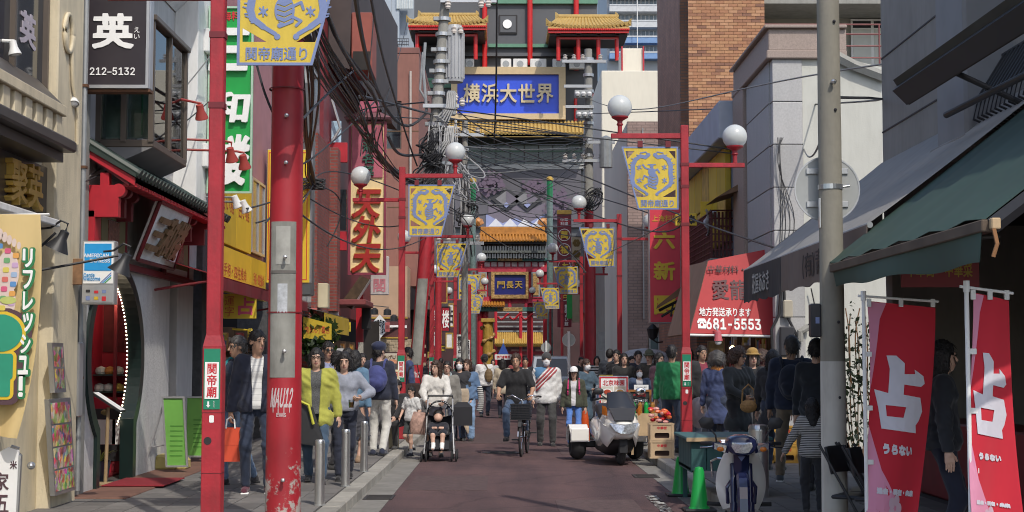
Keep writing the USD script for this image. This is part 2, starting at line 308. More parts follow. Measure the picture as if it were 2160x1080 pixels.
_wl = usdkit.material(stage, '/World/Looks/worn_white_line', {'g': ('geometry', {}), 'n': ('noise_texture', {'scale': 7.0, 'detail': 8.0, 'roughness': 0.75}), 'r': ('rgb_ramp', {'ramp': [(0.5,(0,0,0)),(0.56,(1,1,1))]}), 't': ('transparent_bsdf', {}), 'p': ('principled_bsdf', {'base_color': (0.55,0.54,0.5), 'roughness': 0.7}), 'm': ('mix_closure', {})},
    [('g.position', 'n.vector'),('n.fac', 'r.fac'),('r.color', 'm.fac'),('t.BSDF', 'm.closure1'),('p.BSDF', 'm.closure2')], surface='m.closure')
struct('road_marking', box(1.68,1.82,14,18.4,0.0,0.006), _wl)
for k, (x0, x1, y0, y1) in enumerate(((-1.2,-.2,19.2,21.6),(.6,1.5,15.2,17.9),(-.9,.3,30,34),(1.0,1.9,26.5,29))):
    struct('road_patch', box(x0, x1, y0, y1,-.01,.004), mat(f'asphalt_patch_{k}', A((.088,.056,.054))*(1.0+.16*(k % 2)-.07*k/2),.85,.3,12, bump=.004, bscale=60))
IRON = mat('cast_iron', (0.05,0.045,0.042),0.6,0.2, metal=0.4)
t = Thing('manhole_cover', 'dark round manhole cover in the road just behind the bicycle', 'manhole cover', (0.0,27.0,0.004))
t.part('rim', lathe([(0.36,0),(0.36,0.006),(0.31,0.006),(0.31,0)],28), IRON)
t.part('lid', J(lathe([(0.3,0),(0.3,0.005),(0,0.005)],28),[box(-0.22,0.22,-0.2+i*0.08,-0.17+i*0.08,0.004,0.009) for i in range(6)]), IRON)
for px, py, lab in ((800,1050, 'iron drain grating in the gutter by the left kerb'),(1362,1005, 'iron drain grating in the gutter behind the white three-wheeler')):
    p = G(px, py); t = Thing('drain_grating', lab, 'drain', (p[0], p[1],0.002))
    t.part('frame', ext(sbox(-0.17,-0.3,0.17,0.3).difference(sbox(-0.14,-0.27,0.14,0.27)),0.008), IRON)
    for i in range(9): t.part('bar', box(-0.14,0.14,-0.26+i*0.06,-0.235+i*0.06,0,0.007), IRON)
# ============================================================ right side buildings
# orange-brown brick building
BR = [mat(f'orange_brick_{i}', c, 0.75,0.15,9, bump=0.002) for i, c in enumerate(((0.33,0.155,0.08),(0.37,0.19,0.095),(0.27,0.125,0.07),(0.41,0.22,0.12),(0.20,0.095,0.06)))]
MORT = mat('brick_mortar', (0.20,0.15,0.11),0.9)
YB, XB = 37.8,4.6
t = Thing('brick_building', 'tall orange brick office building with dark slanting-lit side windows', 'building', (XB+4, YB, 0))
t.part('wall', J(box(XB+0.02, XB+1.9, YB+0.02, YB+.2,0,16), box(XB+1.6, XB+1.9, YB+.21,45.4,0,16)), MORT,world=1)
bl, bh, n = 0.225,0.078,0
rest = [[] for _ in BR]
for r in range(110):
    z = 2.2+r*bh; off = (r % 2)*bl/2
    for c in range(9):
        x = XB+c*bl-off
        x0, x1 = max(x, XB), min(x+bl-0.008, XB+1.9)
        if x1-x0 < 0.02: continue
        b = box(x0, x1, YB-0.004-RNG.random()*0.005, YB+0.022, z, z+bh-0.01); k = int(RNG.choice(5, p=[.34,.26,.18,.14,.08]))
        if n < 300 and r > 70: t.part('brick', b, BR[k],world=1); n += 1
        else: rest[k].append(b)
sidem = brickmat('side_brick', (0.46,0.23,0.14),(0.36,0.18,0.115),(0.26,0.19,0.15),0.225,0.078,0.01)  # same brick as the front, colour lightened to offset the shade on this side
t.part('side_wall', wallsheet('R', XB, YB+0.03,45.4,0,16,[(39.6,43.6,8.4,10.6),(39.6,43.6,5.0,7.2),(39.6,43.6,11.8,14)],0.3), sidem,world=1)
for k, bs in enumerate(rest):
    if bs: t.part('brickwork', J(bs), BR[k],world=1, kind='stuff')
t.part('interior', box(XB+0.9, XB+1.5,38.5,45,2.6,15.5), DKINT,world=1)
for z in (6.1,9.5,12.9): window(t, 'R', XB+0.12,41.6, z, 3.98,2.18, ALU, DKWIN, 5,1)
# granite and plaster building with the alley wall
GRAN = [mat(f'grey_granite_{i}', A((0.40,0.395,0.39))*k, 0.7,0.12,30, dirt=0.15) for i, k in enumerate((0.92,1.0,1.07))]
PLAS = mat('grey_white_plaster', (0.52,0.52,0.47),0.85,0.05,0.8, dirt=0.2, bump=0.002)
BRGR = mat('brown_granite', (0.30,0.235,0.20),0.55,0.2,40)
Y2, X2 = 26.2,4.62
t = Thing('granite_building', 'grey granite and pale plaster building with brown stone cornice beside the alley', 'building', (7, Y2,0))
zt = P(1650,125, Y2)[2]; xm = P(1695,400, Y2)[0]; zr = P(1735,118, Y2)[2]
t.part('plaster_wall', fr(ext(Polygon([(xm, 0.1),(9.5,0.1),(9.5, P(1735,230, Y2)[2]),(P(1735,0, Y2)[0], zr+0.05),(xm, zr+0.05)]),0.2),(0, Y2+0.2,0), **CAMF), PLAS,world=1)
t.part('body', box(X2+0.3,9.4, Y2+0.21,37.5,3.0, zt-0.7), PLAS,world=1)
for r in range(9):
    z0, z1 = 0.12+r*(zt-0.12)/9,0.12+(r+1)*(zt-0.12)/9
    t.part('stone_panel', box(X2+.006, xm-0.006, Y2-0.03, Y2+0.2, z0+0.006, z1-0.006,0.008), GRAN[(r*2) % 3],world=1)
    if z0 > 2.8: t.part('stone_panel', box(X2-.02, X2+.2, Y2+.21,28.85, z0+.006, z1-.006,.008), GRAN[r % 2],world=1)
t.part('corner_pillar', box(X2-.08, X2+0.28,28.9,30.2,2.9, zt+.1,0.01), BRGR,world=1)
for z0, z1, o in ((zt, P(1650,108, Y2)[2],0.1),(P(1650,108, Y2)[2], P(1650,62, Y2)[2],0.06),(P(1650,62, Y2)[2], P(1650,55, Y2)[2],0.14)):
    t.part('cornice', box(X2-o, P(1735,100, Y2)[0]+0.4, Y2-o, 30.2, z0, z1,0.015), BRGR,world=1)
t.part('roof_trim', tube([P(1735,118, Y2)+[0,-0.1,0.1], P(1800,150, Y2)+[0,-0.1,0.08], P(1868,168, Y2)+[0,-0.1,0.02]],0.09,4), CONC,world=1)
t.part('street_wall', wallsheet('R', X2+0.05,30.2,37.7,2.9,6.0,[(30.4,31.2,3.6,5.6)],0.25), mat('blue_grey_wall', (0.20,0.22,0.26),0.6),world=1)
t.part('side_cornice', box(X2-0.35, X2+0.1,30.25,37.7,6.0,6.75,0.02), mat('pale_grey_fascia', (0.36,0.40,0.47),0.5),world=1)
t.part('shop_interior', J(box(X2+1.9, X2+2, Y2+0.3,37.7,0.1,3), box(X2+0.1, X2+2,37.5,37.7,0.1,3)), DKINT,world=1)
t.part('shop_pier', box(X2-.1, X2+0.5,36.0,37.6,0.1,3), brickmat('shop_brick', (0.30,0.13,0.07),(0.24,0.10,0.055),(0.12,0.09,0.07),0.22,0.075),world=1)
for z in (4.0,5.0):
    for i in range(5):
        y0 = 31.3+i*1.25; t.part('yellow_panel', box(X2-0.08, X2+0.04, y0, y0+1.2, z+0.02, z+0.98,0.01),(LTYEL, mat('photo_panel', (0.45,0.30,0.05),0.4,0.5,4), YELLOW)[(i+int(z)) % 3],world=1)
t.part('small_awning', hull([(X2,29.6,4.9),(X2,31.2,4.9),(X2-.5,29.6,4.75),(X2-.5,31.2,4.75),(X2,29.6,5.05),(X2,31.2,5.05)]), BROWN,world=1)
# rear flats above the plaster wall
t = Thing('balcony_flats', 'pale flats with a red balcony railing above the plaster wall', 'building', (8,38,0))
fz = P(1850,140,38.5)[2]
t.part('wall', J(box(6.6,12,40.0,46,0,14)), mat('olive_grey_wall', (0.30,0.29,0.25),0.8,0.1),world=1)
t.part('slab', box(6.4,12,38.3,46, fz-0.35, fz, 0.01), CONC,world=1)
x0, x1 = P(1795,60,39.9)[0], P(1928,60,39.9)[0]; z0, z1 = fz, P(1850,40,39.9)[2]
p = t.part('window', W('C', 39.95, ext(sbox(x0, z0, x1, z1),0.05),0,0,0), WHITE,world=1)
for i in range(3):
    a, b = x0+0.05+i*(x1-x0)/3, x0+(i+1)*(x1-x0)/3-0.03
    t.part('pane', W('C', 39.95, ext(sbox(a, z0+0.1, b, z1-0.28),0.01),0,0,0.052), mat('frosted_pane', (0.5,0.5,0.45),0.25), parent=p,world=1)
    t.part('pane', W('C', 39.95, ext(sbox(a, z1-0.24, b, z1-0.06),0.01),0,0,0.052), DKWIN, parent=p,world=1)
rl = t.part('railing', J([cyl((6.5,38.4, fz+h),(12,38.4, fz+h),0.02, n=6) for h in (0.2,0.5,0.8,1.05)]), mat('maroon_rail', (0.18,0.05,0.05),0.5),world=1)
for i in range(6): t.part('post', cyl((6.5+i*1.0,38.4, fz),(6.5+i*1.0,38.4, fz+1.05),0.022, n=6), _M['maroon_rail'], parent=rl,world=1)
t.part('upper_slab', box(6.4,12,38.3,46, P(1850,8,38.3)[2], P(1850,-40,38.3)[2],0.01), CONC,world=1)
# near dark grey building
DG = mat('dark_grey_render', (0.24,0.222,0.20),0.85,0.12,1.5, dirt=0.3, bump=0.004, bscale=70)
t = Thing('grey_building', 'dark grey rendered building above the grey and green awnings', 'building', (7,14,0))
t.part('upper_wall', wallsheet('R', 4.6,6.5,18.5,3.3,7.0,[(12.2,13.6,4.0,7.1),(6,12.2,4.5,7.1),(17.2,18.6,5.1,7.1)],0.3), DG,world=1)  # near end kept low, out of view, to let sun reach the moped
t.part('end_wall', J(box(4.61,9,18.2,18.5,0.1,5.1), box(4.91,9,16.9,17.2,5.1,7.0)), DG,world=1)
t.part('roof', box(4.55,9.2,13.6,17.2,7.0,7.1,0.02), DG,world=1)
for z in (4.35,5.25): t.part('joint', box(4.592,4.61,14.6,18.5, z, z+0.018), INK,world=1)
t.part('bay', J(box(4.15,4.65,13.7,14.6,3.6,6.9,0.03)), mat('grey_panel', (0.2,0.2,0.205),0.7,0.1),world=1)
t.part('bay_base', box(4.1,4.65,13.6,14.7,3.5,3.62,0.02), DG,world=1)
gr = t.part('window_grille', J([tube([(4.5,12.3+i*0.12,4.35),(4.25,12.3+i*0.12,3.95),(4.2,12.3+i*0.12,3.75),(4.55,12.3+i*0.12,3.6)],0.012,5) for i in range(12)]+[cyl((4.5,12.2,4.35),(4.5,13.7,4.35),0.014, n=5), cyl((4.55,12.2,3.6),(4.55,13.7,3.6),0.02, n=5)]), BLACK,world=1)
t.part('set_back_wall', box(5.4,9,8,13.6,3.3,4.6), DG,world=1)
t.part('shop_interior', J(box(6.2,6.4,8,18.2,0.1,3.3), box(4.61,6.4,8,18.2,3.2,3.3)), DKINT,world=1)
t.part('fascia', box(4.5,4.62,8,12.4,2.55,3.2,0.01), mat('fascia_grey', (0.22,0.22,0.23),0.5),world=1)
t.part('counter', box(4.7,5.3,9,17.5,0.12,0.95,0.02), DKRED,world=1)
# red hanging board in the shop
b = Thing('shop_banner', 'dark red board with yellow lettering hanging in the shade under the green awning', 'sign', (4.5,11.2,2.3))
xa = P(1895,620,13)[0]
b.part('panel', W('C', 13, ext(sbox(P(1890,0,13)[0],2.22, P(2052,0,13)[0],2.52),0.02)), CRIM,world=1)
b.part('lettering', W('C', 13, ext(text('中華街・中華菜', fit=(0.55,0.13)),0.004), P(1970,0,13)[0],2.37,0.021), YELLOW,world=1)
# awnings ----------------------------------------------------------------
def awning_cloth(a0, a1, b0, b1, sag=0.04, th=0.006, nu=22, nv=10, wav=0.0):
    a0, a1, b0, b1 = map(A, (a0, a1, b0, b1))
    def f(u, v):
        p = [((a0[k]*(1-u)+a1[k]*u)*(1-v)+(b0[k]*(1-u)+b1[k]*u)*v) for k in range(3)]
        p[2] = p[2]-sag*4*v*(1-v)*(0.6+0.4*np.sin(u*19)**2)+wav*np.sin(u*34+2*v)
        return p
    return grid(f, nu, nv, th)
AWG = mat('grey_awning_cloth', (0.29,0.28,0.265),0.75,0.08,0.9, dirt=0.3)
AWB = mat('black_awning_cloth', (0.035,0.035,0.038),0.7,0.15)
AWT = mat('taupe_awning_cloth', (0.17,0.13,0.11),0.75,0.1, dirt=0.3)
AWN = mat('green_awning_cloth', (0.03,0.062,0.048),0.7,0.16,1.5, dirt=0.25)
t = Thing('grey_awning', 'large grey cloth awning of the flower shop with a dark lettered valance', 'awning', (3.8,16,3.0))
xf, zf, zb_ = 2.9,2.68,3.98
t.part('cloth', awning_cloth((4.58,18.5, zb_),(4.58,12.2, zb_),(xf, 18.5, zf),(xf, 12.2, zf),0.03), AWG,world=1, smooth=True)
t.part('end_cloth', J(([(4.58,18.49, zb_),(xf, 18.49, zf),(4.58,18.49,2.6),(4.58,18.5, zb_),(xf, 18.5, zf),(4.58,18.5,2.6)],[[0,1,2],[5,4,3]])), AWG,world=1)
ys = P(1647,600,18)[1]; ysplit = xf*F/(1650-1061)
def val(y0, y1, z0, z1): return grid(lambda u, v: [xf+0.015*np.sin(u*23)*v, y0+(y1-y0)*u, z1+(z0-z1)*v+0.012*np.sin(u*30)*v],24,4,0.005)
t.part('valance', val(18.5, ysplit, 2.29,2.68), AWB,world=1)
t.part('valance', val(ysplit, 12.2,2.31,2.68), AWT,world=1)
t.part('lettering', W('R', xf-0.012, ext(text('花屋あおき', fit=(1.1,0.23), st=1),0.004),(18.3+ysplit)/2+0.05,2.48,0.01), mat('grey_ink', (0.4,0.4,0.38),0.6),world=1)
t.part('lettering', W('R', xf-0.012, ext(text('(有)青木', fit=(1.3,0.24), st=1),0.004),14.1,2.5,0.012), INK,world=1)
t.part('front_bar', cyl((xf+0.02,12.2,2.68),(xf+0.02,18.5,2.68),0.025), GREY,world=1)
for y in (18.3,14.2): t.part('arm', cyl((xf+0.03, y, 2.66),(4.6, y, 2.75),0.02), GREY,world=1)
t = Thing('green_awning', 'dark green cloth awning on a wooden front beam in front of the grey one', 'awning', (3.3,10,2.6))
t.part('cloth', awning_cloth((4.7,12.26,4.02),(4.7,8.25,4.02),(2.6,12.26,2.37),(2.6,8.25,2.37),0.015, wav=0.012), AWN,world=1, smooth=True)
t.part('valance', grid(lambda u, v: [2.58+0.03*np.sin(u*9+1)*v, 12.0-3.75*u, 2.31-(0.13+0.06*u)*v+0.012*np.sin(u*15)*v],26,4,0.005), AWN,world=1, smooth=True)
t.part('front_beam', box(2.56,2.64,8.2,12.05,2.29,2.355,0.006), mat('weathered_beam', (0.09,0.065,0.045),0.8,0.3),world=1)
t.part('beam_end', box(2.60,2.65,8.15,8.2,2.30,2.36,0.006), WOOD,world=1)
t.part('side_beam', tube([(2.62,8.2,2.32),(4.7,8.2,3.9)],0.045,4), BLACK,world=1)
t.part('rope', tube([(2.61,8.15,2.3),(2.62,8.13,2.22),(2.6,8.14,2.15)],0.012,5), mat('rust_rope', (0.25,0.12,0.05),0.9),world=1)
t = Thing('folded_canopy', 'folded black metal canopy frame jutting from the dark grey wall', 'canopy', (3.9,12,4.0))
p0, p1 = P(1912,192,13.8), A([3.6+0.25,9.2,4.15])
t.part('box_beam', tube([p0, p1],0.13,4), BLACK,world=1)
t.part('cover', hull([p0+[-.12,0,.1], p0+[.12,0,.02], p0+[.02,0,-.13], p1+[-.12,0,.12], p1+[.14,0,.02], p1+[.02,0,-.13]]), mat('black_canvas', (0.018,0.022,0.018),0.55,0.3, dirt=0.2),world=1)
for k in (0.25,0.6): t.part('strut', cyl(p0+(p1-p0)*k+[0,0,-.05],(4.6,13.5-4*k, 3.55),0.025), BLACK,world=1)
t.part('rod', cyl(p0+[0.3,-.2,-.25], p1+[.35,0,-.3],0.03), BLACK,world=1)
# red shop awning --------------------------------------------------------
REDA = mat('red_awning_cloth', (0.40,0.016,0.020),0.6,0.06,1.0, dirt=0.12)
t = Thing('red_awning', 'bright red shop awning with white telephone number above the alley shop', 'awning', (5,29,3.0))
yb, yt = 26.55,27.0
A0, A1, B0, B1 = P(1455,703, yb), P(1637,706, yb), P(1494,550, yt), P(1637,522, yt)
t.part('front_cloth', hull([A0, A1, B0, B1, A0+[0,.03,-.005], A1+[0,.03,-.005], B0+[0,.03,-.005], B1+[0,.03,-.005]]), REDA,world=1)
S0, S1 = A([A0[0],30.2, A0[2]]), A([B0[0],30.2, B0[2]+.1])
t.part('side_cloth', hull([A0+[-.006,.02,0], S0, S1, B0+[-.006,.02,0], A0+[.02,.04,-.02], S0+[.03,0,-.02], S1+[.03,0,-.02], B0+[.02,.04,-.02]]), mat('tan_awning_cloth', (0.30,0.19,0.13),0.7,0.15, dirt=0.3),world=1)
t.part('bottom_rail', J(cyl(A0+[0,-.02,-.03], A1+[0,-.02,-.03],0.022)), WHITE,world=1)
ru = A1-A0; wA = np.linalg.norm(ru); ru /= wA; up = (B1-A1); up -= ru*up.dot(ru); hA = np.linalg.norm(up); up /= hA
def onaw(s, x, y, fit, m, st=3, **k): t.part('lettering', fr(mv(ext(text(s, fit=fit, st=st, **k),0.005),(x, y, 0.004)), A0, ru, up), m,world=1)
W_ = wA/182
onaw('地方発送承ります', 76*W_, hA*0.245,(110*W_, hA*0.10), WINK, 2)
onaw('681-5553', 93*W_, hA*0.11,(116*W_, hA*0.125), WINK, 5)
onaw('中華材料・食品', 100*W_, hA*0.735,(92*W_*1.25, hA*0.09), INK, 1)
onaw('愛龍', 88*W_, hA*0.5,(74*W_, hA*0.23), mat('dark_red_ink', (0.09,0.03,0.035),0.6),3)
tel = union_all([sbox(-.5,-.45,.5,-.05), Polygon([(-.3,-.1),(.3,-.1),(.2,.2),(-.2,.2)]), LineString([(-.45,.15),(-.3,.35),(.3,.35),(.45,.15)]).buffer(.13)]).difference(Point(0,-.1).buffer(.14))
t.part('telephone_symbol', fr(mv(ext(affinity.scale(tel, 17*W_, hA*0.12, origin=(0,0)),0.005),(26*W_, hA*.11,.004)), A0, ru, up), WINK,world=1)
t = Thing('spot_lamp', 'pink spot lamp hanging under the edge of the red awning', 'lamp', P(1515,712,26.4))
t.part('shade', lathe([(0.03,0.12),(0.05,0.1),(0.075,-0.06),(0.07,-0.06)],14), mat('pink_lamp', (0.5,0.12,0.14),0.4)); t.part('bulb', sph((0,0,-0.07),0.06), PLWHITE); t.part('bracket', cyl((0,0,.1),(-0.03,.1,.2),.015), GREY)
# lattice balcony over the shop
LAT = mat('dark_red_lattice', (0.11,0.025,0.025),0.6,0.2)
t = Thing('lattice_balcony', 'dark red lattice balcony above the red awning with a cloth on its rail', 'balcony', (4.3,32,4.0))
z0, z1 = P(1540,545,31.2)[2], P(1540,447,31.2)[2]
xa, xb = P(1452,500,31.2)[0]+0.45, P(1548,500,31.2)[0]
bars = [box(4.24,4.26,31.2+i*0.1,31.225+i*0.1, z0, z1) for i in range(48)]+[box(4.235,4.265,31.2,36, z0+i*.12, z0+i*.12+.022) for i in range(9)]
t.part('street_lattice', J(bars), LAT,world=1)
t.part('front_lattice', J([box(xb-(xb-4.24)*i/6-.02, xb-(xb-4.24)*i/6+.02,31.17,31.2, z0, z1) for i in range(7)]+[box(4.24, xb, 31.165,31.175, z0+i*.16, z0+i*.16+.03) for i in range(7)]), LAT,world=1)
t.part('floor', box(4.2,4.65,31.1,36.2, z0-.1, z0,.01), CONC,world=1)
def rag(u, v): return [4.15+.3*u+.05*np.sin(9*v),31.5+.5*u+.1*np.sin(7*v+3*u), z1+.06-.55*v*(.6+.4*np.sin(5*u+1))+.04*np.sin(11*u)]
solo('cloth', grid(rag, 10,10,.01), mat('pale_cloth', (.5,.5,.55),.9), 'pale crumpled cloth hung over the lattice balcony rail', 'cloth', smooth=True)
# pink tile and beige buildings beyond
PINK = brickmat('pink_tile', (0.38,0.27,0.24),(0.34,0.24,0.21),(0.24,0.18,0.16),0.3,0.1,0.012)
BEIGE = mat('beige_render', (0.66,0.62,0.52),0.85,0.04,.5, dirt=.12)
t = Thing('pink_tile_building', 'pinkish tiled building with a grey shop door beside the brick building', 'building', (5,52,0))
xl, xr = P(1322,0,52)[0],8.0
t.part('wall', wallsheet('C', 52, xl, xr, 0.1, P(1340,256,52)[2],[(P(1363,0,52)[0],.1, P(1388,0,52)[0], P(0,690,52)[2])],.3), PINK,world=1)
t.part('body', box(xl, xr, 52.35,64,0.1, P(1340,256,52)[2]-.02), BEIGE,world=1)
window(t, 'C', 52.1, P(1376,0,52)[0],1.7,.36,1.5, ALUS, mat('grey_green_pane', (.12,.16,.16),.15),1,1)
t.part('fluorescent_strip', box(xl+.5, xl+.54,51.96,52,3,9.5), ALUS,world=1)
t = Thing('beige_building', 'tall beige rendered building with grey lower floors right of the gate', 'building', (6,67,0))
xl = P(1268,0,67)[0]; zt = P(1300,149,67)[2]
t.part('wall', box(xl, 9,67,82, P(0,520,67)[2], zt, .03), BEIGE,world=1)
t.part('lower_wall', box(xl+.1,9,67.1,82,0.1, P(0,520,67)[2]), mat('grey_green_wall', (.30,.30,.27),.8,.1, dirt=.3),world=1)
for z in (zt-3, zt-6): t.part('joint', box(xl-.003,9,66.995,67.02, z, z+.03), CONC,world=1)
t.part('roof_tank', box(P(1311,0,70)[0], P(1356,0,70)[0],70,72, zt, P(0,100,70)[2],.05), BEIGE,world=1)
t.part('tank_frame', J([cyl((x, 69.9, zt),(x, 69.9, P(0,97,70)[2]),.04, n=6) for x in (P(1311,0,70)[0], P(1356,0,70)[0])]), RED,world=1)
for i in range(3): window(t, 'C', 67.1, P(1290+0*i, 0,67)[0]+.1,1.5+2.3*i+.3,.9,1.3, ALUS, DKWIN, 2,1)
t.part('shutter', J([box(xl+1.1, xl+1.75,67.02,67.06,2.5+i*.12,2.6+i*.12) for i in range(40)]), mat('pale_shutter', (.4,.4,.36),.5),world=1)
DOR = mat('dark_brown_panel', (.06,.035,.03),.5)
t.part('door', box(xl+.2, xl+1.1,67.04,67.1,.12,3.9,.02), DOR,world=1)
# ============================================================ left side buildings
FXL = -4.7
# cream restaurant, nearest
t = Thing('cream_restaurant', 'cream plaster restaurant front with gold carved characters over its dark sign board', 'building', (-5,14,0))
t.part('wall', wallsheet('L', FXL, 9,16.55,0.1,7.5,[(12.4,15.6,4.3,6.4),(15.0,15.45,2.0,2.55)],.3), CREAM,world=1)
t.part('end_wall', box(-8, FXL-.31,16.3,16.55,.1,7.5), CREAM,world=1)
t.part('corner_pillar', box(FXL-.01, FXL+.14,15.65,16.58,.1,7.5,.015), CREAM,world=1)
yc0, yc1 = 10.0,15.1
cn = t.part('cornice', J(box(FXL, -4.3, yc0, yc1,4.0,4.1,.008), box(FXL, -4.52, yc0, yc1,3.78,4.0)), CREAM,world=1)
for i in range(16): t.part('dentil', box(-4.52,-4.33, yc0+.05+i*.32, yc0+.24+i*.32,3.8,3.998,.006), CREAM, parent=cn,world=1)
t.part('gutter_roof', J(box(FXL, -4.24, yc0,15.25,3.66,3.775,.02), box(FXL, -4.36, yc0,15.2,3.56,3.655)), mat('dark_bronze_trim', (.07,.06,.055),.4,.2, metal=.4),world=1)
t.part('metal_apron', hull([(-4.35,10,4.12),(-4.35,15.15,4.12),(-4.68,10,4.42),(-4.68,15.4,4.42),(-4.35,10,4.1),(-4.35,15.15,4.1),(-4.68,10,4.1),(-4.68,15.4,4.1)]), _M['dark_bronze_trim'],world=1)
window(t, 'L', FXL-.04,14.0,5.35,3.2,2.1, ALU, DKWIN, 3,1,.1)
putsign(t, 'window_lettering', '英', mat('pale_violet_ink', (.45,.40,.45),.5), 'L', FXL+.01,15.05,4.86,0, fit=(.5,.34), st=4)
p = t.part('sign_board', W('L', FXL, ext(sbox(10,3.02,15.62,3.56),.06)), mat('black_lacquer', (.03,.022,.02),.25,.2),world=1)
for g in text('聚英', fit=(1.0,.44), st=3, each=True): t.part('carved_character', W('L', FXL+.06, ext(g, .07),14.78,3.29), GOLD, parent=p,world=1)
t.part('pale_rail', box(FXL, -4.42,10,15.35,2.93,3.0,.01), WHITE,world=1)
t.part('small_window', W('L', FXL-.1, ext(sbox(15.02,2.02,15.43,2.53),.02)), DKWIN,world=1)
t.part('window_frame', W('L', FXL-.02, ext(sbox(14.97,1.97,15.48,2.58).difference(sbox(15.03,2.03,15.42,2.52)),.05)), ALU,world=1)
t.part('rope_coil', J([tube([(FXL+.16,15.95+.13*math.cos(a)*(1+.15*k),5.02+.2*math.sin(a)) for a in np.linspace(0,2*np.pi, 20)],.022,6) for k in range(3)]+[tube([(FXL+.16,16.05,4.85),(FXL+.17,16.1,4.5),(FXL+.16,16.3,4.3),(FXL+.16,16.34,3.9)],.022,6)]), CREAM,world=1, smooth=True)
def projector(px, py, Y, aim, label, m=None, r=.06, name='spotlight'):
    o = P(px, py, Y); s = Thing(name, label, 'lamp', o); a = A(aim, float); a /= np.linalg.norm(a); q = A([0,0,1.0])
    R = trimesh.geometry.align_vectors(q, a)[:3, :3]
    f = lambda me: (J(me)[0] @ R.T, J(me)[1])
    s.part('housing', f(lathe([(0,-1.5*r),(.55*r, -1.4*r),(.62*r, -.4*r),(r, .6*r),(r, .8*r),(.9*r, .8*r)],14)), m or WHITE, smooth=40)
    s.part('lens', f(sph((0,0,.55*r),(.86*r, .86*r, .5*r),12)), mat('lamp_lens', (.6,.6,.58),.12), smooth=True)
    return s, o
s, o = projector(30,105,14.3,(.2,0,-1), 'white spotlight on a short white arm below the upper window of the cream restaurant'); s.part('arm', cyl((0,0,.08),(-.45,0,.1),.018), WHITE)
s, o = projector(155,213,16.2,(.2,-.5,-.8), 'white floodlight on a white arm beside the bay window'); s.part('arm', cyl((0,0,.08),(-.3,0,.08),.018), WHITE)
for i, (px, py, Y, lab) in enumerate(((128,508,15.2, 'black barn lamp on a swan-neck bracket above the yellow foot banner'),(260,556,15.4, 'black barn lamp at the end of the long rod beside the card sign'))):
    o = P(px, py, Y); s = Thing('barn_lamp', lab, 'lamp', o)
    s.part('shade', rot(lathe([(.03,.11),(.045,.1),(.05,.03),(.12,-.09),(.125,-.1),(.11,-.1)],16),25,(0,1,0)), BLACK, smooth=40)
    s.part('neck', tube([(.05,0,.1),(.07,0,.17),(0,0,.2),(-.1,0,.13),(-.2,0,.12)],.012,6), BLACK)
    s.part('rod', cyl((-.05,0,.08), A([FXL, 15.15,2.58-.12*i])-o, .014, n=6), BLACK)
    s.part('wall_bracket', cbox(A([FXL+.05,15.15,2.58-.12*i])-o, (.1,.1,.2),.01), BLACK)
# grey pilaster
t = Thing('concrete_pilaster', 'narrow grey concrete pilaster between cream restaurant and white tiled-eave shop', 'pillar', (-4.75,17,0))
t.part('shaft', box(-5.1,-4.66,16.6,17.3,.1,7.5,.02), CONC,world=1)
t.part('pipe', tube([(-4.6,16.8,.2),(-4.6,16.8,7)],.03,8), GREY,world=1)
for z in (1.4,2.6,3.7,4.6): t.part('clamp', box(-4.66,-4.56,16.76,16.84, z, z+.03), mat('rust', (.13,.06,.03),.8,.3),world=1)
t.part('meter_box', box(-4.66,-4.55,16.62,16.78,1.0,1.8,.01), ALUS,world=1)
# white shop with tiled eave
t = Thing('tiled_eave_shop', 'white stucco Chinese shop with green tiled eave, red beams and oval doorway', 'building', (-5,20,0))
ycen = 18.72
oval = affinity.scale(Point(ycen, 1.62).buffer(1, quad_segs=14),1.34,1.13).union(sbox(ycen-.86,.1, ycen+.96,1.2))
t.part('wall', wallsheet('L', FXL, 17.3,21.75,.1,3.0,[oval],.12), STUCCO,world=1)
t.part('wall_end', box(FXL-.25, FXL-.1,21.76,22.2,.1,3.0), INK,world=1)
t.part('wall_pier', box(FXL-.3, FXL+.02,22.2,23.3,.1,3.0,.01), STUCCO,world=1)
t.part('upper_wall', wallsheet('L', FXL-.02,17.3,24.0,3.0,8,[],.25), STUCCO,world=1)
t.part('near_return', box(-7, FXL-.28,17.3,17.5,3.0,8), STUCCO,world=1)
t.part('corner_block', box(FXL-.02, FXL+.32,21.9,23.6,3.8,8,.01), WHITE,world=1)
t.part('slanted_soffit', hull([(-4.7,17.4,6.6),(-4.7,22,6.6),(-4.7,17.4,7.2),(-4.7,22,7.2),(-4.1,17.4,7.2),(-4.1,22,7.2)]), STUCCO,world=1)
dg = mat('dark_green_wood', (.006,.015,.013),.35,.25)
ov = lambda a, b, y0, y1, z: affinity.scale(Point(ycen, 1.62).buffer(1, quad_segs=14), a, b).union(sbox(ycen-y0,.1, ycen+y1, z))
inn = ov(1.12,.99,.7,.45,1.0)
t.part('door_surround', W('L', FXL-.13, ext(ov(1.38,1.17,.9,1.0,1.2).difference(ov(1.2,1.05,.76,.84,1.1)),.17)), dg,world=1)
t.part('display_back', J(box(-5.75,-5.7,17.4,23.4,.1,3), box(-5.7, FXL-.3,21.5,21.55,.1,3)), CRIM,world=1)
t.part('display_floor', box(-5.7, FXL-.33,17.4,21.5,.1,.14), DKRED,world=1)
cx0, cx1 = P(206,0,20.4)[0], P(272,0,20.4)[0]; cz = lambda py: P(240, py, 20.4)[2]
t.part('display_case', J(box(cx0, cx1,20.4,20.9,.14, cz(838)), box(cx0, cx0+.02,20.4,20.9,.14,2.6), box(cx0, cx1,20.88,20.9,.14,2.6)), CRIM,world=1)
t.part('kick_frame', W('C', 20.4, ext(sbox(cx0, cz(972), cx1, cz(938)),.03)), BLACK,world=1)
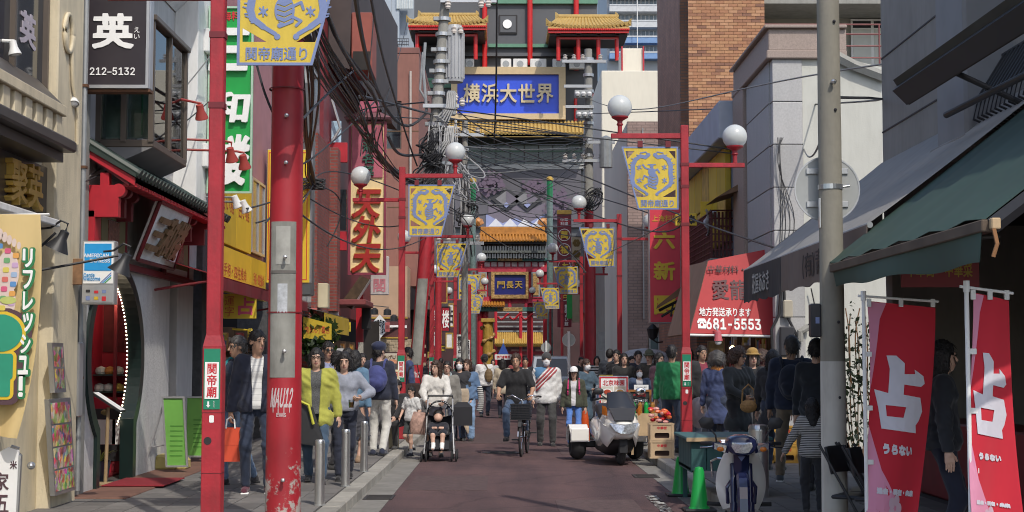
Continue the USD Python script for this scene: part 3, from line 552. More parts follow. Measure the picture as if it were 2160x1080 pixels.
t.part('kick_frame', W('C', 20.4, ext(sbox(cx0, cz(884), cx1, cz(862)),.03)), BLACK,world=1)
t.part('kick_panel', W('C', 20.4, ext(sbox(cx0+.02, cz(937), cx1-.02, cz(885)),.02)), WHITE,world=1)
for z in (cz(790), cz(826), cz(858)): t.part('shelf', box(cx0, cx1,20.42,20.88, z-.015, z), mat('shelf_green_glass', (.05,.09,.08),.2),world=1)
t.part('dark_post', box(cx0+.3, cx0+.34,20.38,20.42,.14,2.6), DKRED,world=1)
t.part('hanging_cloth', box(cx0+.04, cx1-.03,20.86,20.88, cz(742), cz(640)), mat('dark_red_cloth', (.10,.008,.012),.8,.4,6),world=1)
t.part('ornament', J(sph((cx0+.2,20.4, cz(915)+.28),(.07,.05,.05),10), tube([(cx0+.26,20.4, cz(912)+.28),(cx0+.3,20.4, cz(900)+.3),(cx0+.34,20.4, cz(892)+.33)],.018,6)), mat('olive_gilt', (.16,.13,.05)),world=1)
t.part('mirror_door', box(-5.5,-5.2,19.4,19.43,.14,2.5), mat('mirror_glass', (.5,.55,.55),.05, metal=.9),world=1)
bul = [sph((FXL-.14, ycen+1.19*math.cos(a),1.62+1.04*math.sin(a)),.012,6) for a in np.linspace(-.9,1.35,46)]
t.part('light_bulb', J(bul), emit('bulb_glow', (1,.85,.6),6.0),world=1, kind='stuff')
t.part('ceiling_lamp', sph((-5.1,20.2,2.45),.045), emit('display_lamp', (1,.78,.5),90),world=1)
t.part('red_column', box(FXL-.01, FXL+.1,17.32,17.6,2.4,3.3,.01), RED,world=1)
t.part('lower_band', box(FXL, FXL+.07,17.3,23.2,2.72,2.8), DKRED,world=1)
def bracket(y, L, z, m, th=.1):
    g = union_all([sbox(-.2,-.1, L-.1,.26)]+[Point(L-.1-.07*k, .2-.11*k).buffer(.075) for k in range(3)]).difference(sbox(-.3,-.5,-.2,.5))
    return fr(mv(ext(g, th),(0,0,-th)),(FXL, y, z),(1,0,0),(0,0,1))
t.part('beam_bracket', bracket(17.32,.46,3.32, RED, .12), RED,world=1)
t.part('beam_post', box(-4.55,-4.45,17.33,17.44,3.55,3.72), RED,world=1)
for y, L in ((17.85,.4),(18.35,.36),(21.4,.45),(22.1,.5)): t.part('beam_bracket', bracket(y, L, 3.36, DKRED), DKRED,world=1)
t.part('soffit', hull([(-4.7,17.3,3.95),(-4.7,23.0,3.95),(-4.22,17.3,3.62),(-4.22,23.0,3.62),(-4.7,17.3,3.9),(-4.7,23,3.9),(-4.22,17.3,3.57),(-4.22,23.0,3.57)]), DKRED,world=1)
t.part('barge_board', hull([(-4.72,17.28,4.0),(-4.15,17.28,3.66),(-4.72,17.28,3.92),(-4.15,17.28,3.57),(-4.72,17.32,4.0),(-4.15,17.32,3.66),(-4.72,17.32,3.92),(-4.15,17.32,3.57)]), RED,world=1)
t.part('eave_bed', hull([(-4.72,17.25,4.06),(-4.72,23.05,4.06),(-4.13,17.25,3.7),(-4.13,23.05,3.7),(-4.72,17.25,4.0),(-4.72,23.05,4.0),(-4.13,17.25,3.66),(-4.13,23.05,3.66)]), DKGREEN,world=1)
for i in range(34):
    y = 17.32+i*.17
    t.part('roof_tile', J(tube([(-4.72, y, 4.09),(-4.1, y, 3.705)],.05,8), cyl((-4.09, y-.001,3.70),(-4.12, y, 3.718),.058, n=10)), DKGREEN,world=1)
for i in range(66): t.part('rafter', box(-4.3,-4.14,17.35+i*.085,17.39+i*.085,3.56,3.6), RED,world=1)
pt0, pt1, pb0, pb1 = A([-4.22,18.9,3.56]), A([-4.22,20.75,3.56]), A([-4.55,19.15,2.86]), A([-4.55,21.25,2.86])
pn = t.part('tilted_sign', hull([pt0, pt1, pb0, pb1, pt0-[.06,0,0], pt1-[.06,0,0], pb0-[.06,0,0], pb1-[.06,0,0]]), WHITE,world=1)
for a, b in ((pt0, pt1),(pb0, pb1),(pt0, pb0),(pt1, pb1)): t.part('sign_edge', tube([a, b],.03,4), DKRED, parent=pn,world=1)
uu = pt0-pb0; uu[1] = 0; uu /= np.linalg.norm(uu)
for g in text('三和楼', fit=(1.65,.55), st=4, slant=.1, each=True): t.part('carved_character', fr(mv(ext(g, .05),(0,0,.01)),(pt0+pt1+pb0+pb1)/4,(0,1,0), uu), mat('carved_brown', (.17,.10,.045),.6,.3,8), parent=pn,world=1)
for (ya, yb_) in ((17.62,18.85),(21.1,22.6)):
    p = t.part('relief_panel', W('L', FXL+.02, ext(sbox(ya, 2.8, yb_, 3.42),.05)), WHITE,world=1)
    t.part('relief_border', W('L', FXL+.07, ext(sbox(ya+.06,2.9, yb_-.06,3.32).difference(sbox(ya+.35,2.96, yb_-.35,3.26)),.015)), mat('olive_gilt', (.16,.13,.05),.5,.5,14), parent=p,world=1)
    t.part('relief', W('L', FXL+.07, ext(sbox(ya+.36,2.97, yb_-.36,3.25),.02)), mat('carved_red_relief', (.20,.075,.045),.6,.6,30, bump=.02, bscale=30), parent=p,world=1)
    t.part('panel_frame', W('L', FXL+.02, ext(sbox(ya-.03,2.77, yb_+.03,3.45).difference(sbox(ya+.01,2.81, yb_-.01,3.41)),.07)), DKRED, parent=p,world=1)
# bay window
y0, y1, xo, z0, z1 = 17.75,19.6,-4.06,4.13,5.55
bw = t.part('bay_window', box(FXL-.02, xo+.04, y0-.05, y1+.05, z1, z1+.07,.01), ALU,world=1)
for x, y in ((xo, y0),(xo, y1),(xo, (y0+y1)/2),((FXL+xo)/2, y0),(FXL+.03, y0),((FXL+xo)/2, y1)): t.part('mullion', cbox((x-.02, y, (z0+z1)/2),(.06,.06, z1-z0)), ALU, parent=bw,world=1)
for a, b in ((y0+.04,(y0+y1)/2-.03),((y0+y1)/2+.03, y1-.04)):
    t.part('pane', box(xo-.035, xo-.025, a, b, z0+.05, z1), glassmat('bay_glass', (.6,.68,.66)), parent=bw,world=1)
    t.part('blind', box(xo-.16, xo-.15, a+.05, b, z0+.1, z1), mat('green_film', (.10,.40,.18),.5,.3), parent=bw,world=1)
for a, b in ((FXL+.06,(FXL+xo)/2-.03),((FXL+xo)/2+.03, xo-.06)):
    t.part('pane', box(a, b, y0+.0, y0+.01, z0+.05, z1), glassmat('bay_glass'), parent=bw,world=1)
    t.part('curtain', box(a, b, y0+.14, y0+.15, z0+.06, z1), mat('bay_curtain', (.55,.58,.55),.8,.4,3), parent=bw,world=1)
t.part('bay_sill', box(FXL, xo+.01, y0-.01, y1+.01, z0-.06, z0+.03,.01), ALU, parent=bw,world=1)
t.part('bay_soffit', hull([(FXL, y0, z0-.06),(FXL, y1, z0-.06),(xo, y0, z0-.06),(xo, y1, z0-.06),(FXL, y0, z0-.35),(FXL, y1, z0-.35)]), mat('grey_soffit', (.2,.2,.2),.7),world=1)
# goods on the shelves
for i in range(9):
    z = (cz(790), cz(826), cz(858))[i // 3]; x = cx0+.08+.12*(i % 3)+.02*RNG.random()
    g = lathe([(0,0),(.05,.005),(.06,.03),(.05,.07),(0,.09)],10); m = (mat('white_packet', (.5,.5,.46),.35,.3,12), mat('yellow_packet', (.5,.36,.08),.4,.3,10), mat('orange_packet', (.40,.17,.04),.4,.3,10))[(0,2,0,0,0,1,0,0,0)[i]]
    solo('food_packet', mv(sc(g, (1.25,1.6,1.25)),(x, 20.53, z)), m, 'wrapped food packet on a glass shelf inside the oval doorway of the white shop', 'food packet', 'food packets on the oval window shelves')
# hanging black vertical sign
t = Thing('hanging_sign', 'black box sign with a large white character and telephone number above the cream restaurant corner', 'sign', (-4.3,17,5))
Y = 17.0; a, b = P(184,182, Y), P(314,-60, Y)
t.part('panel', W('C', Y, ext(sbox(a[0], a[2], b[0], b[2]),.02), off=.0), mat('black_brown_panel', (.028,.022,.026),.35,.2),world=1)
t.part('box', box(a[0]-.02, b[0]+.03, Y+.003, Y+.16, a[2]-.03, b[2],.01), ALUS,world=1)
t.part('rim', W('C', Y, ext(sbox(a[0]-.02, a[2]-.025, b[0]+.02, b[2]).difference(sbox(a[0]+.012, a[2]+.012, b[0]-.012, b[2]-.01)),.03)), ALUS,world=1)
t.part('lettering', W('C', Y, ext(text('英', fit=(.46,.40), st=5),.012), P(241,0, Y)[0], P(0,66, Y)[2],.02), WINK,world=1)
t.part('lettering', W('C', Y, ext(text('えい', h=.075, vert=True, st=1),.006), P(291,0, Y)[0], P(0,70, Y)[2],.02), WINK,world=1)
t.part('lettering', W('C', Y, ext(text('212−5132'.replace('−', '–'), fit=(.5,.085), st=3),.008), P(241,0, Y)[0], P(0,151, Y)[2],.02), WINK,world=1)
t.part('base_bar', box(a[0]-.03, b[0]+.03, Y, Y+.17, a[2]-.06, a[2]-.033), mat('rust', (.13,.06,.03),.8),world=1)
for z in (4.75,5.2): t.part('stay', cyl((FXL, Y+.1, z),(a[0], Y+.08, z),.015, n=6), GREY,world=1)
# green vertical sign
t = Thing('green_sign', 'tall green vertical sign with white brush characters on white brackets', 'sign', (-4,22.6,5.4))
Y = 22.6; a, b = P(436,408, Y), P(536,14, Y); w = b[0]-a[0]; cx = (a[0]+b[0])/2
t.part('panel', box(a[0]+.02, b[0]-.02, Y, Y+.14, a[2]+.02, b[2]-.02), GREEN,world=1)
t.part('frame', W('C', Y, ext(sbox(a[0], a[2], b[0], b[2]).difference(sbox(a[0]+.03, a[2]+.03, b[0]-.03, b[2]-.03)),.03)), mat('pale_green_trim', (.35,.5,.38),.5),world=1)
for ch, py0, py1 in (('三', 60,150),('和', 195,262),('楼', 284,392)):
    z0, z1 = P(0, py1, Y)[2], P(0, py0, Y)[2]
    for g in text(ch, fit=(w*.86,(z1-z0)), st=5, slant=.12, each=True): t.part('white_character', W('C', Y, ext(g, .05), cx, (z0+z1)/2,.02), WINK,world=1)
putsign(t, 'lettering', '上海料理', RINK, 'C', Y, cx, P(0,33, Y)[2],.005, fit=(w*.8,.14), st=2)
for py in (92,332): t.part('bracket', box(-4.4, a[0]+.02, Y+.02, Y+.1, P(0, py+18, Y)[2], P(0, py-18, Y)[2],.01), WHITE,world=1)
for py in (92,332):
    z = P(0, py, Y)[2]
    t.part('bracket_plate', box(-4.38,-4.30, Y-.3, Y+.3, z-.17, z+.17,.01), WHITE,world=1)
REDL = mat('faded_red_lamp', (.33,.05,.04),.5,.2)
for px, py, Y, z, lab in ((424,240,19.6,218, 'red spotlight on a long red pipe arm beside the bay window'),(488,330,20.2,300, 'upper red spotlight of the pair before the green sign'),(515,345,20.3,322, 'lower red spotlight of the pair before the green sign')):
    s, o = projector(px, py, Y, (.1,.5,-1), lab, REDL, .085)
    zz = P(0, z, Y)[2]-o[2]
    s.part('arm', tube([(0,0,.1),(0,0, zz),(-.1,0, zz+.02),(FXL+.1-o[0],-1.0 if py < 300 else -.2, zz+.03),(FXL-o[0],-1.0 if py < 300 else -.2, zz+.03)],.017,6), REDL)
# card sign
t = Thing('card_sign', 'blue and white card acceptance sign box bracketed beside the oval doorway', 'sign', (-4.4,16.4,2.7))
Y = 16.3; a, b = P(172,642, Y), P(243,508, Y); pxm = (b[0]-a[0])/71
X = lambda px: a[0]+(px-172)*pxm
Z = lambda py: P(200, py, Y)[2]
t.part('box', box(a[0], b[0], Y, Y+.14, a[2], b[2],.008), ALUS,world=1)
t.part('upper_panel', W('C', Y, ext(sbox(X(175), Z(598), X(240), Z(511)),.008)), WINK,world=1)
t.part('blue_field', W('C', Y, ext(sbox(X(177), Z(571), X(236), Z(514)),.004), off=.008), mat('card_blue', (.02,.28,.62),.4),world=1)
t.part('lower_panel', W('C', Y, ext(sbox(X(173), Z(638), X(240), Z(604)),.008)), ALUS,world=1)
BL = _M['card_blue']
for s_, x, y, f, m in (('AMERICAN', 203,539,(54,8), WINK),('EXPRESS', 211,550,(44,8), WINK),('Cards', 188,580,(24,8), BL),('Welcome', 194,588,(37,8), BL)):
    t.part('lettering', W('C', Y, ext(text(s_, fit=(f[0]*pxm, f[1]*pxm), st=2),.003), X(x), Z(y),.012), m,world=1)
for i, m in enumerate((BLUEG, BL, GREEN)): t.part('stripe', W('C', Y, ext(Polygon([(X(211+i*5), Z(597)),(X(214+i*5), Z(597)),(X(236), Z(577+i*5)),(X(236), Z(574+i*5))]),.003), off=.009), m,world=1)
for i, (x, y, m) in enumerate(((186,614, INK),(204,616, RINK),(221,615, BLUEG),(186,629, BLUEG),(204,629, YELLOW),(221,630, RINK))): t.part('card_mark', W('C', Y, ext(rr(9*pxm, (6,6,7,9,7,10)[i]*pxm, .004),.003), X(x), Z(y),.009), m,world=1)
t.part('rusty_bracket', box(FXL-.02, a[0], Y+.03, Y+.1, Z(600), Z(545),.005), mat('rust_plate', (.22,.12,.06),.8,.4,8),world=1)
# yellow foot-massage cloth banner
t = Thing('foot_banner', 'pale yellow cloth banner with a coloured foot chart and green lettering', 'banner', (-4.2,13,2))
Y = 13.0
def fb(u, v):
    zt, zb = P(40,452, Y)[2], P(40,925, Y)[2]
    x0, x1 = P(-60,500, Y)[0], P(84,500, Y)[0]-.16*np.clip((v-.55)/.45,0,1)**2+.02*np.sin(6*v)
    return [x0+(x1-x0)*u, Y+.035*np.sin(u*9+v*3)*(.3+v)+.05*v, zt+(zb-zt)*v+.04*(1-u)*(v > .5)]
CLY = mat('pale_yellow_cloth', (.62,.47,.22),.85,.06,1.2, dirt=.12)
t.part('cloth', grid(fb, 22,24,.004), CLY,world=1, smooth=True)
q = 13/3250.0
def onfb(g, px, py, m, name='print', d=.004, o=.05): t.part(name, W('C', Y, ext(affinity.scale(g, q, -q, origin=(0,0)), d), P(px, py, Y)[0], P(px, py, Y)[2], o), m,world=1)
foot = union_all([affinity.scale(Point(0,50).buffer(1),20,38), affinity.scale(Point(2,-10).buffer(1),24,45)])
onfb(foot, 18,585, mat('foot_print', (.62,.5,.45),.8), 'foot_chart', .003)
for i in range(5): onfb(affinity.scale(Point(0,0).buffer(1),6.5-.6*i, 12-i),4+10*i, 495+6*i, _M['foot_print'], 'toe', .003)
cols = [(.1,.25,.5),(.6,.1,.2),(.65,.32,.08),(.15,.35,.15),(.5,.33,.5),(.6,.5,.1),(.3,.4,.55),(.6,.15,.12)]
for i in range(14): onfb(rr(13,11,3),4+(i*17) % 36,520+i*10, mat(f'chart_{i % 8}', cols[i % 8],.7), 'zone', .003,.054)
onfb(affinity.scale(Point(0,0).buffer(1),17,8),22,634, mat('chart_lime', (.45,.5,.15),.7), 'zone', .003,.056)
GRL = mat('leaf_green_ink', (.02,.17,.06),.6)
for i, ch in enumerate('リフレッシュ!'):
    py = 545+i*45; px = 63-(0 if i < 4 else (i-3)*5); g = affinity.scale(text(ch, fit=(20,38) if ch != '!' else (9,42), st=3),1,-1, origin=(0,0))
    onfb(g.buffer(4.5), px+1.5, py+1, GRL, 'lettering', .003,.052); onfb(g.buffer(.6), px, py, WINK, 'lettering', .003,.056)
blob = union_all([affinity.scale(Point(0,-60).buffer(1),46,40).union(sbox(-60,-100,10,-20)), sbox(-60,-10,20,30).buffer(8), sbox(-60,40,15,66).buffer(8)])
onfb(blob.buffer(14),10,765, mat('plum_ink', (.08,.04,.05),.7), 'big_character', .003,.051); onfb(blob.buffer(5),6,763, LTYEL, 'big_character', .003,.055); onfb(blob.buffer(-1),5,763, mat('teal_green', (.02,.26,.16),.6), 'big_character', .003,.059)
t.part('pole', cyl(P(-30,455,13.05), P(104,452,13.05),.012, n=6), WHITE,world=1)
# white standing sign and photo menus
t = Thing('standing_sign', 'white standing sign board with dark brush characters in a steel frame', 'sign', (-4.1,13,.12))
Y = 13.2
gg = Polygon([(P(-30,0, Y)[0],.1),(P(58,0, Y)[0],.1),(P(62,0, Y)[0], P(0,950, Y)[2]),(P(40,0, Y)[0], P(0,945, Y)[2]+.01),(P(-30,0, Y)[0], P(0,985, Y)[2])])
t.part('board', W('C', Y, ext(gg, .03)), PLWHITE,world=1)
t.part('frame', tube([(P(56,0, Y)[0], Y, .1),(P(62,0, Y)[0], Y, P(0,960, Y)[2]),(P(58,0, Y)[0], Y, P(0,948, Y)[2]),(P(44,0, Y)[0], Y, P(0,944, Y)[2])],.025,8), STEEL,world=1)
t.part('knob', sph(P(66,982, Y),.035), STEEL,world=1)
for ch, px, py, f in (('米', 31,980,(.06,.07)),('家', 4,1015,(.14,.15)),('五', 6,1062,(.12,.15))): t.part('lettering', W('C', Y, ext(text(ch, fit=f, st=3),.004), P(px, py, Y)[0], P(px, py, Y)[2],.031), mat('plum_ink', (.08,.04,.05)),world=1)
def photomat(name, c, sc_=18):
    if name in _M: return _M[name]
    n = {'t': ('texture_coordinate', {}), 'v': ('voronoi_texture', {'scale': float(sc_)}), 'n': ('noise_texture', {'scale': sc_*.7, 'detail': 5.0}), 'r': ('rgb_ramp', {'ramp': [(.2, c[0]),(.4, c[1]),(.55, c[2]),(.75, c[3])]}), 'm': ('mix', {'mix_type': 'overlay', 'fac': .8}), 'p': ('principled_bsdf', {'roughness': .3})}
    _M[name] = usdkit.material(stage, '/World/Looks/'+name, n, [('t.object', 'v.vector'),('t.object', 'n.vector'),('n.fac', 'r.fac'),('r.color', 'm.color1'),('v.color', 'm.color2'),('m.color', 'p.base_color')], surface='p.BSDF'); return _M[name]
PH1 = photomat('dish_photos', ((.08,.05,.03),(.42,.24,.1),(.55,.42,.28),(.25,.08,.04)))
PH2 = photomat('dish_photos_red', ((.25,.04,.03),(.5,.3,.12),(.6,.5,.35),(.12,.1,.04)),12)
for i, (c0, c1, lab) in enumerate((((15.35,1.28),(15.75,1.78), 'small tilted photo menu case on the cream wall above the tall one'),((15.3,.25),(16.05,1.22), 'tall tilted photo menu case of dishes leaning on the cream wall'))):
    t = Thing('menu_case', lab, 'menu board', (FXL+.2, c0[0], c0[1]))
    (ya, za),(yb_, zb_) = c0, c1; d = (yb_-ya)*.35
    x = FXL+.17
    def slab(q0, q1, zz0, zz1, x0, x1): return hull([(xx, y+d*(0 if z == zz0 else -1) , z) for xx in (x0, x1) for y, z in ((q0, zz0),(q1, zz0),(q0, zz1),(q1, zz1))])
    t.part('frame', slab(ya+d, yb_+d, za, zb_, x, x+.05), STEEL,world=1)
    nr = 2 if i == 0 else 4
    for r in range(nr):
        z0, z1 = za+.04+r*(zb_-za-.06)/nr, za+.02+(r+1)*(zb_-za-.06)/nr
        e0, e1 = d-d*(z0-za)/(zb_-za), d-d*(z1-za)/(zb_-za)
        t.part('photo', hull([(xx, y+e, z) for xx in (x+.045, x+.054) for y in (ya+.05, yb_-.05) for e, z in ((e0, z0),(e1, z1))]),(PH1, PH2)[r % 2],world=1)
# doorway items
t = Thing('menu_stand', 'wooden menu stand with a tilted white sheet before the oval doorway', 'menu stand', G(222,1022,.12))
t.part('base', lathe([(.19,0),(.19,.02),(.03,.03)],18), mat('bamboo', (.33,.24,.13),.5,.2)); t.part('post', cyl((0,0,.02),(.02,0,.92),.022), _M['bamboo'])
t.part('tray', mv(rot(box(-.22,.2,-.13,.13,-.012,.012),33,(0,1,0)),(.03,0,.98)), BLACK)
t.part('sheet', mv(rot(box(-.2,.19,-.11,.11,.013,.017),33,(0,1,0)),(.03,0,.98)), WINK)
t = Thing('potted_plant', 'small dark pot with spiky yellow-green leaves beside the menu stand', 'plant', G(214,1018,.12)+[-.05,.12,0])
t.part('pot', lathe([(.09,0),(.13,.25),(.14,.26),(.12,.26),(.11,.22),(0,.22)],16), mat('dark_blue_pot', (.02,.025,.04),.3))
LY = leafmat('yellow_green_leaf', (.26,.28,.05))
for i in range(13):
    a = i*2.4; r = .22+.08*RNG.random()
    t.part('leaf', grid(lambda u, v: [np.cos(a)*r*u+.018*(v-.5)*np.sin(a)*np.sin(np.pi*(.1+.9*u)), np.sin(a)*r*u-.03*(v-.5)*np.cos(a)*(1-u),.24+.3*u-.16*u*u+.0*v],5,2), LY)
solo('doormat', box(-4.68,-3.95,18.1,19.3,.14,.152,.004), mat('red_mat', (.22,.012,.02),.95,.2), 'red door mat in front of the oval doorway', 'mat')
for k, (x0, x1, y0, y1, lab) in enumerate(((342,402,20.5,20.9, 'green A-frame board with an open pale prop leg beside the white wall'),(404,447,22.6,22.7, 'plain bright green board standing behind the A-frame board'))):
    t = Thing('notice_board', lab, 'notice board', (P((x0+x1)/2,0, y0)[0], y0,.12))
    xa, xb = P(x0+12*(k == 0),0, y0)[0], P(x1,0, y0)[0]; zt = P(0,836, y0)[2]
    g = Polygon([(xa+.07*(k == 0),.2),(xb+.06*(k == 0),.2),(xb, zt),(xa, zt)])
    LG = mat('lime_green_board', (.15,.38,.07),.45,.12)
    t.part('frame', W('C', y0, ext(g.difference(g.buffer(-.025)),.03)), ALUS,world=1); t.part('face', W('C', y0, ext(g.buffer(-.024),.012)), LG,world=1)
    for i in range(7): t.part('print', W('C', y0, ext(rr((xb-xa)*.55,.012,.004),.002),(xa+xb)/2+.05,.35+i*.065,.013), mat('dark_green_ink', (.05,.2,.02),.6),world=1)
    if k == 0: t.part('prop_leg', J(cyl((xa+.05, y0+.02, zt),(P(314,0, y0)[0], y0+.1,.13),.015, n=6), cyl((xa+.1, y0+.04,.5),(P(326,0, y0)[0], y0+.1,.45),.012, n=6)), ALUS,world=1)
for k, (px, w) in enumerate(((345,.22),(372,.26),(403,.16))):
    p = P(px, 0,21.3); solo('base_weight', box(p[0]-w/2, p[0]+w/2,21.0,21.35,.12,.28+.05*(k % 2),.03), mat('yellow_plastic', (.50,.42,.14),.5,.1),('low yellow plastic weight at the left foot of the green board', 'yellow plastic weight box behind the green A-frame board', 'small yellow plastic weight at the right of the green A-frame board')[k], 'weight')
# ============================================================ left, middle distance
STONE = mat('dark_stone', (.07,.07,.072),.7,.35,9, bump=.006, bscale=30)
t = Thing('fortune_shop', 'dark stone shop with yellow upper boards behind the painted utility pole', 'building', (-5,27,0))
t.part('stone_pier', box(-5.2,-4.62,23.7,24.9,.1,8,.01), STONE,world=1)
t.part('upper_wall', wallsheet('L', FXL, 24.9,31,2.9,9,[],.3), mat('pink_plaster', (.36,.17,.18),.8,.1),world=1)
t.part('far_pier', box(-5.2,-4.62,30.2,31,.1,3), STONE,world=1)
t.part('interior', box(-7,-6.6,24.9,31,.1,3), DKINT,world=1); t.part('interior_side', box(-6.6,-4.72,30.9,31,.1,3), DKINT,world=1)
for (a, b, z0, z1, m) in ((25.0,26.6,3.55,4.95, YELLOW),(26.62,28.2,3.55,4.95, LTYEL),(25.0,28.2,2.75,3.5, LTYEL),(28.25,30,2.75,3.5, YELLOW)):
    p = t.part('yellow_board', W('L', FXL, ext(sbox(a, z0, b, z1),.08)), m,world=1)
    t.part('lettering', W('L', FXL+.08, ext(text('手相・四柱推命' if z0 < 3 else '占い館', fit=((b-a)*.7,.22 if z0 < 3 else .3), st=1),.004),(a+b)/2,(z0+z1)/2), mat('rust_ink', (.35,.08,.02),.6), parent=p,world=1)
window(t, 'L', FXL+.02,29.1,4.3,1.5,1.4, ALUS, mat('grey_brown_pane', (.14,.12,.1),.15),2,1)
t = Thing('red_awning_small', 'red cloth awning with a drooping edge over the fortune shop beside the red post', 'awning', (-4.3,24,3))
t.part('cloth', awning_cloth((-4.68,20.6,3.0),(-4.68,29.5,3.0),(-3.75,20.6,2.72),(-3.75,29.5,2.72),.02), REDA,world=1, smooth=True)
t.part('valance', grid(lambda u, v: [-3.75+.01*np.sin(40*u),20.6+8.9*u, 2.71-.17*v],30,3,.005), DKRED,world=1)
for y in (20.7,25,29.3): t.part('arm', cyl((-3.76, y, 2.7),(-4.68, y, 2.55),.018), DKRED,world=1)
t = Thing('hanging_sign_yellow', 'yellow hanging sign with pink 占 character below the red awning', 'sign', (-4.1,23.9,2.9))
Y = 23.4; a, b = P(470,672, Y), P(540,620, Y)
t.part('panel', box(a[0], b[0], Y, Y+.08, a[2], b[2],.006), LTYEL,world=1)
PK = mat('pink_ink', (.62,.08,.16),.5)
t.part('lettering', W('C', Y, ext(text('占', fit=(.24,.27), st=4),.005), P(519,646, Y)[0], P(0,646, Y)[2]), PK,world=1)
t.part('lettering', W('C', Y, ext(text('運字', h=.16, vert=True, st=1),.005), P(484,646, Y)[0], P(0,646, Y)[2]), mat('orange_red_ink', (.5,.1,.03),.5),world=1)
s, o = projector(530,708,23.2,(.3,0,-1), 'yellow spot lamp under the yellow fortune sign', YELLOW, .075); s.part('arm', cyl((0,0,.08),(-.3,.1,.1),.015), YELLOW)
for i, (px, py) in enumerate(((500,428),(518,438))):
    s, o = projector(px, py, 22.2,(.4,.3,-1),('white spotlight under the green sign, inner one', 'white spotlight under the green sign, outer one nearer the pole')[i], WHITE, .08); s.part('arm', cyl((0,0,.08),(-.5,.3,.12),.015), GREY)
t = Thing('yellow_box_sign', 'yellow box sign with red border projecting from behind the painted utility pole', 'sign', (-4,30,4))
Y = 30.0; a, b = P(560,596, Y), P(655,316, Y)
t.part('box', box(a[0], b[0]+.02, Y+.004, Y+.25, a[2]-.02, b[2]+.02,.02), ALUS,world=1)
t.part('face', W('C', Y, ext(sbox(a[0]+.02, a[2], b[0], b[2]),.01)), LTYEL,world=1)
t.part('border', W('C', Y, ext(sbox(a[0]+.04, a[2]+.05, b[0]-.05, b[2]-.05).difference(sbox(a[0]+.055, a[2]+.065, b[0]-.065, b[2]-.065)),.004), off=.01), RINK,world=1)
t.part('lettering', W('C', Y, ext(text('中華料理店', h=.4, vert=True),.004),(a[0]+b[0])/2,(a[2]+b[2])/2,.01), RINK,world=1)
# curtain-wall building
DKGL = mat('dark_glass_wall', (.11,.12,.13),.25,.3)
t = Thing('grey_glass_building', 'grey metal and glass building front with brick side pillars beyond the painted pole', 'building', (-5,34,0))
t.part('wall', wallsheet('L', FXL+.02,31,39,2.9,12,[],.3), DKGL,world=1)
for i in range(7): t.part('mullion', box(FXL+.02, FXL+.1,31.2+i*.95,31.28+i*.95,3,12), ALUS,world=1)
for z in (4.9,6.7,8.6): t.part('transom', box(FXL+.02, FXL+.08,31,38, z, z+.1), ALUS,world=1)
t.part('grey_box', box(-4.65,-4.12,33.0,33.6,3.0,7.6,.02), mat('grey_box_metal', (.13,.135,.14),.4,.15, metal=.4),world=1)
RBR = brickmat('red_brick', (.28,.055,.04),(.20,.04,.03),(.16,.10,.09),.24,.08,.012)
t.part('brick_pillar', box(-5,-4.55,37.6,40.2,.1,7.2), RBR,world=1)
t.part('meter', box(-4.55,-4.3,37.8,38.2,2.9,3.5,.02), mat('cream_box', (.5,.44,.3),.6),world=1)
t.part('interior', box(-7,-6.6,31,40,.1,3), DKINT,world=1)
t = Thing('yellow_awning', 'faded yellow cloth awning with red lettering over a leafy shop front', 'awning', (-4.2,35,2.7))
t.part('cloth', awning_cloth((-4.6,34,2.85),(-4.6,39.5,2.85),(-3.95,34,2.68),(-3.95,39.5,2.68),.02), ALUS,world=1)
a, b = P(640,714,34), P(700,672,34)
t.part('end_cloth', W('C', 33.98, ext(Polygon([(a[0], a[2]),(b[0], a[2]-.03),(b[0], b[2]-.12),(a[0], b[2]+.04)]),.02)), YELLOW,world=1)
t.part('valance', grid(lambda u, v: [-3.94+.01*np.sin(30*u),34+5.5*u, 2.66-.42*v],20,3,.006), YELLOW,world=1)
t.part('lettering', W('C', 33.98, ext(text('肉まん小籠包', fit=((b[0]-a[0])*.85,.16), st=1),.003),(a[0]+b[0])/2,(a[2]+b[2])/2-.03,.021), RINK,world=1)
t = Thing('shop_shrub', 'glossy leafy plant with orange flower hanging under the yellow awning', 'plant', (-4.2,34.3,1.2))
LF = leafmat('glossy_leaf', (.045,.085,.02))
def leaves(n, c, r, size, seed, flat=.5):
    g = np.random.default_rng(seed); d = g.normal(size=(n, 3)); d /= np.linalg.norm(d, axis=1, keepdims=True); p = A(c)+d*A(r)*(g.random((n, 1))**.4)
    a = g.normal(size=(n, 3)); a[:, 2] -= flat; a /= np.linalg.norm(a, axis=1, keepdims=True); b = np.cross(a, g.normal(size=(n, 3))); b /= np.linalg.norm(b, axis=1, keepdims=True)
    s = size*(.6+.8*g.random((n, 1))); v = np.stack([p, p+a*s*.5+b*s*.3, p+a*s, p+a*s*.5-b*s*.3],1).reshape(-1,3); i = np.arange(n)[:, None]*4
    return J((v, np.hstack([i, i+1, i+2, i+3])))
t.part('foliage', leaves(900,(0,0,.95),(.55,.4,.5),.16,3), LF, kind='stuff'); t.part('trunk', tube([(0,0,-1.05),(.03,0,0),(0,0,.9)],.04), BROWN)
t.part('flower', sph((-.3,-.4,1.05),.07,8), mat('orange_flower', (.7,.3,.02),.6))
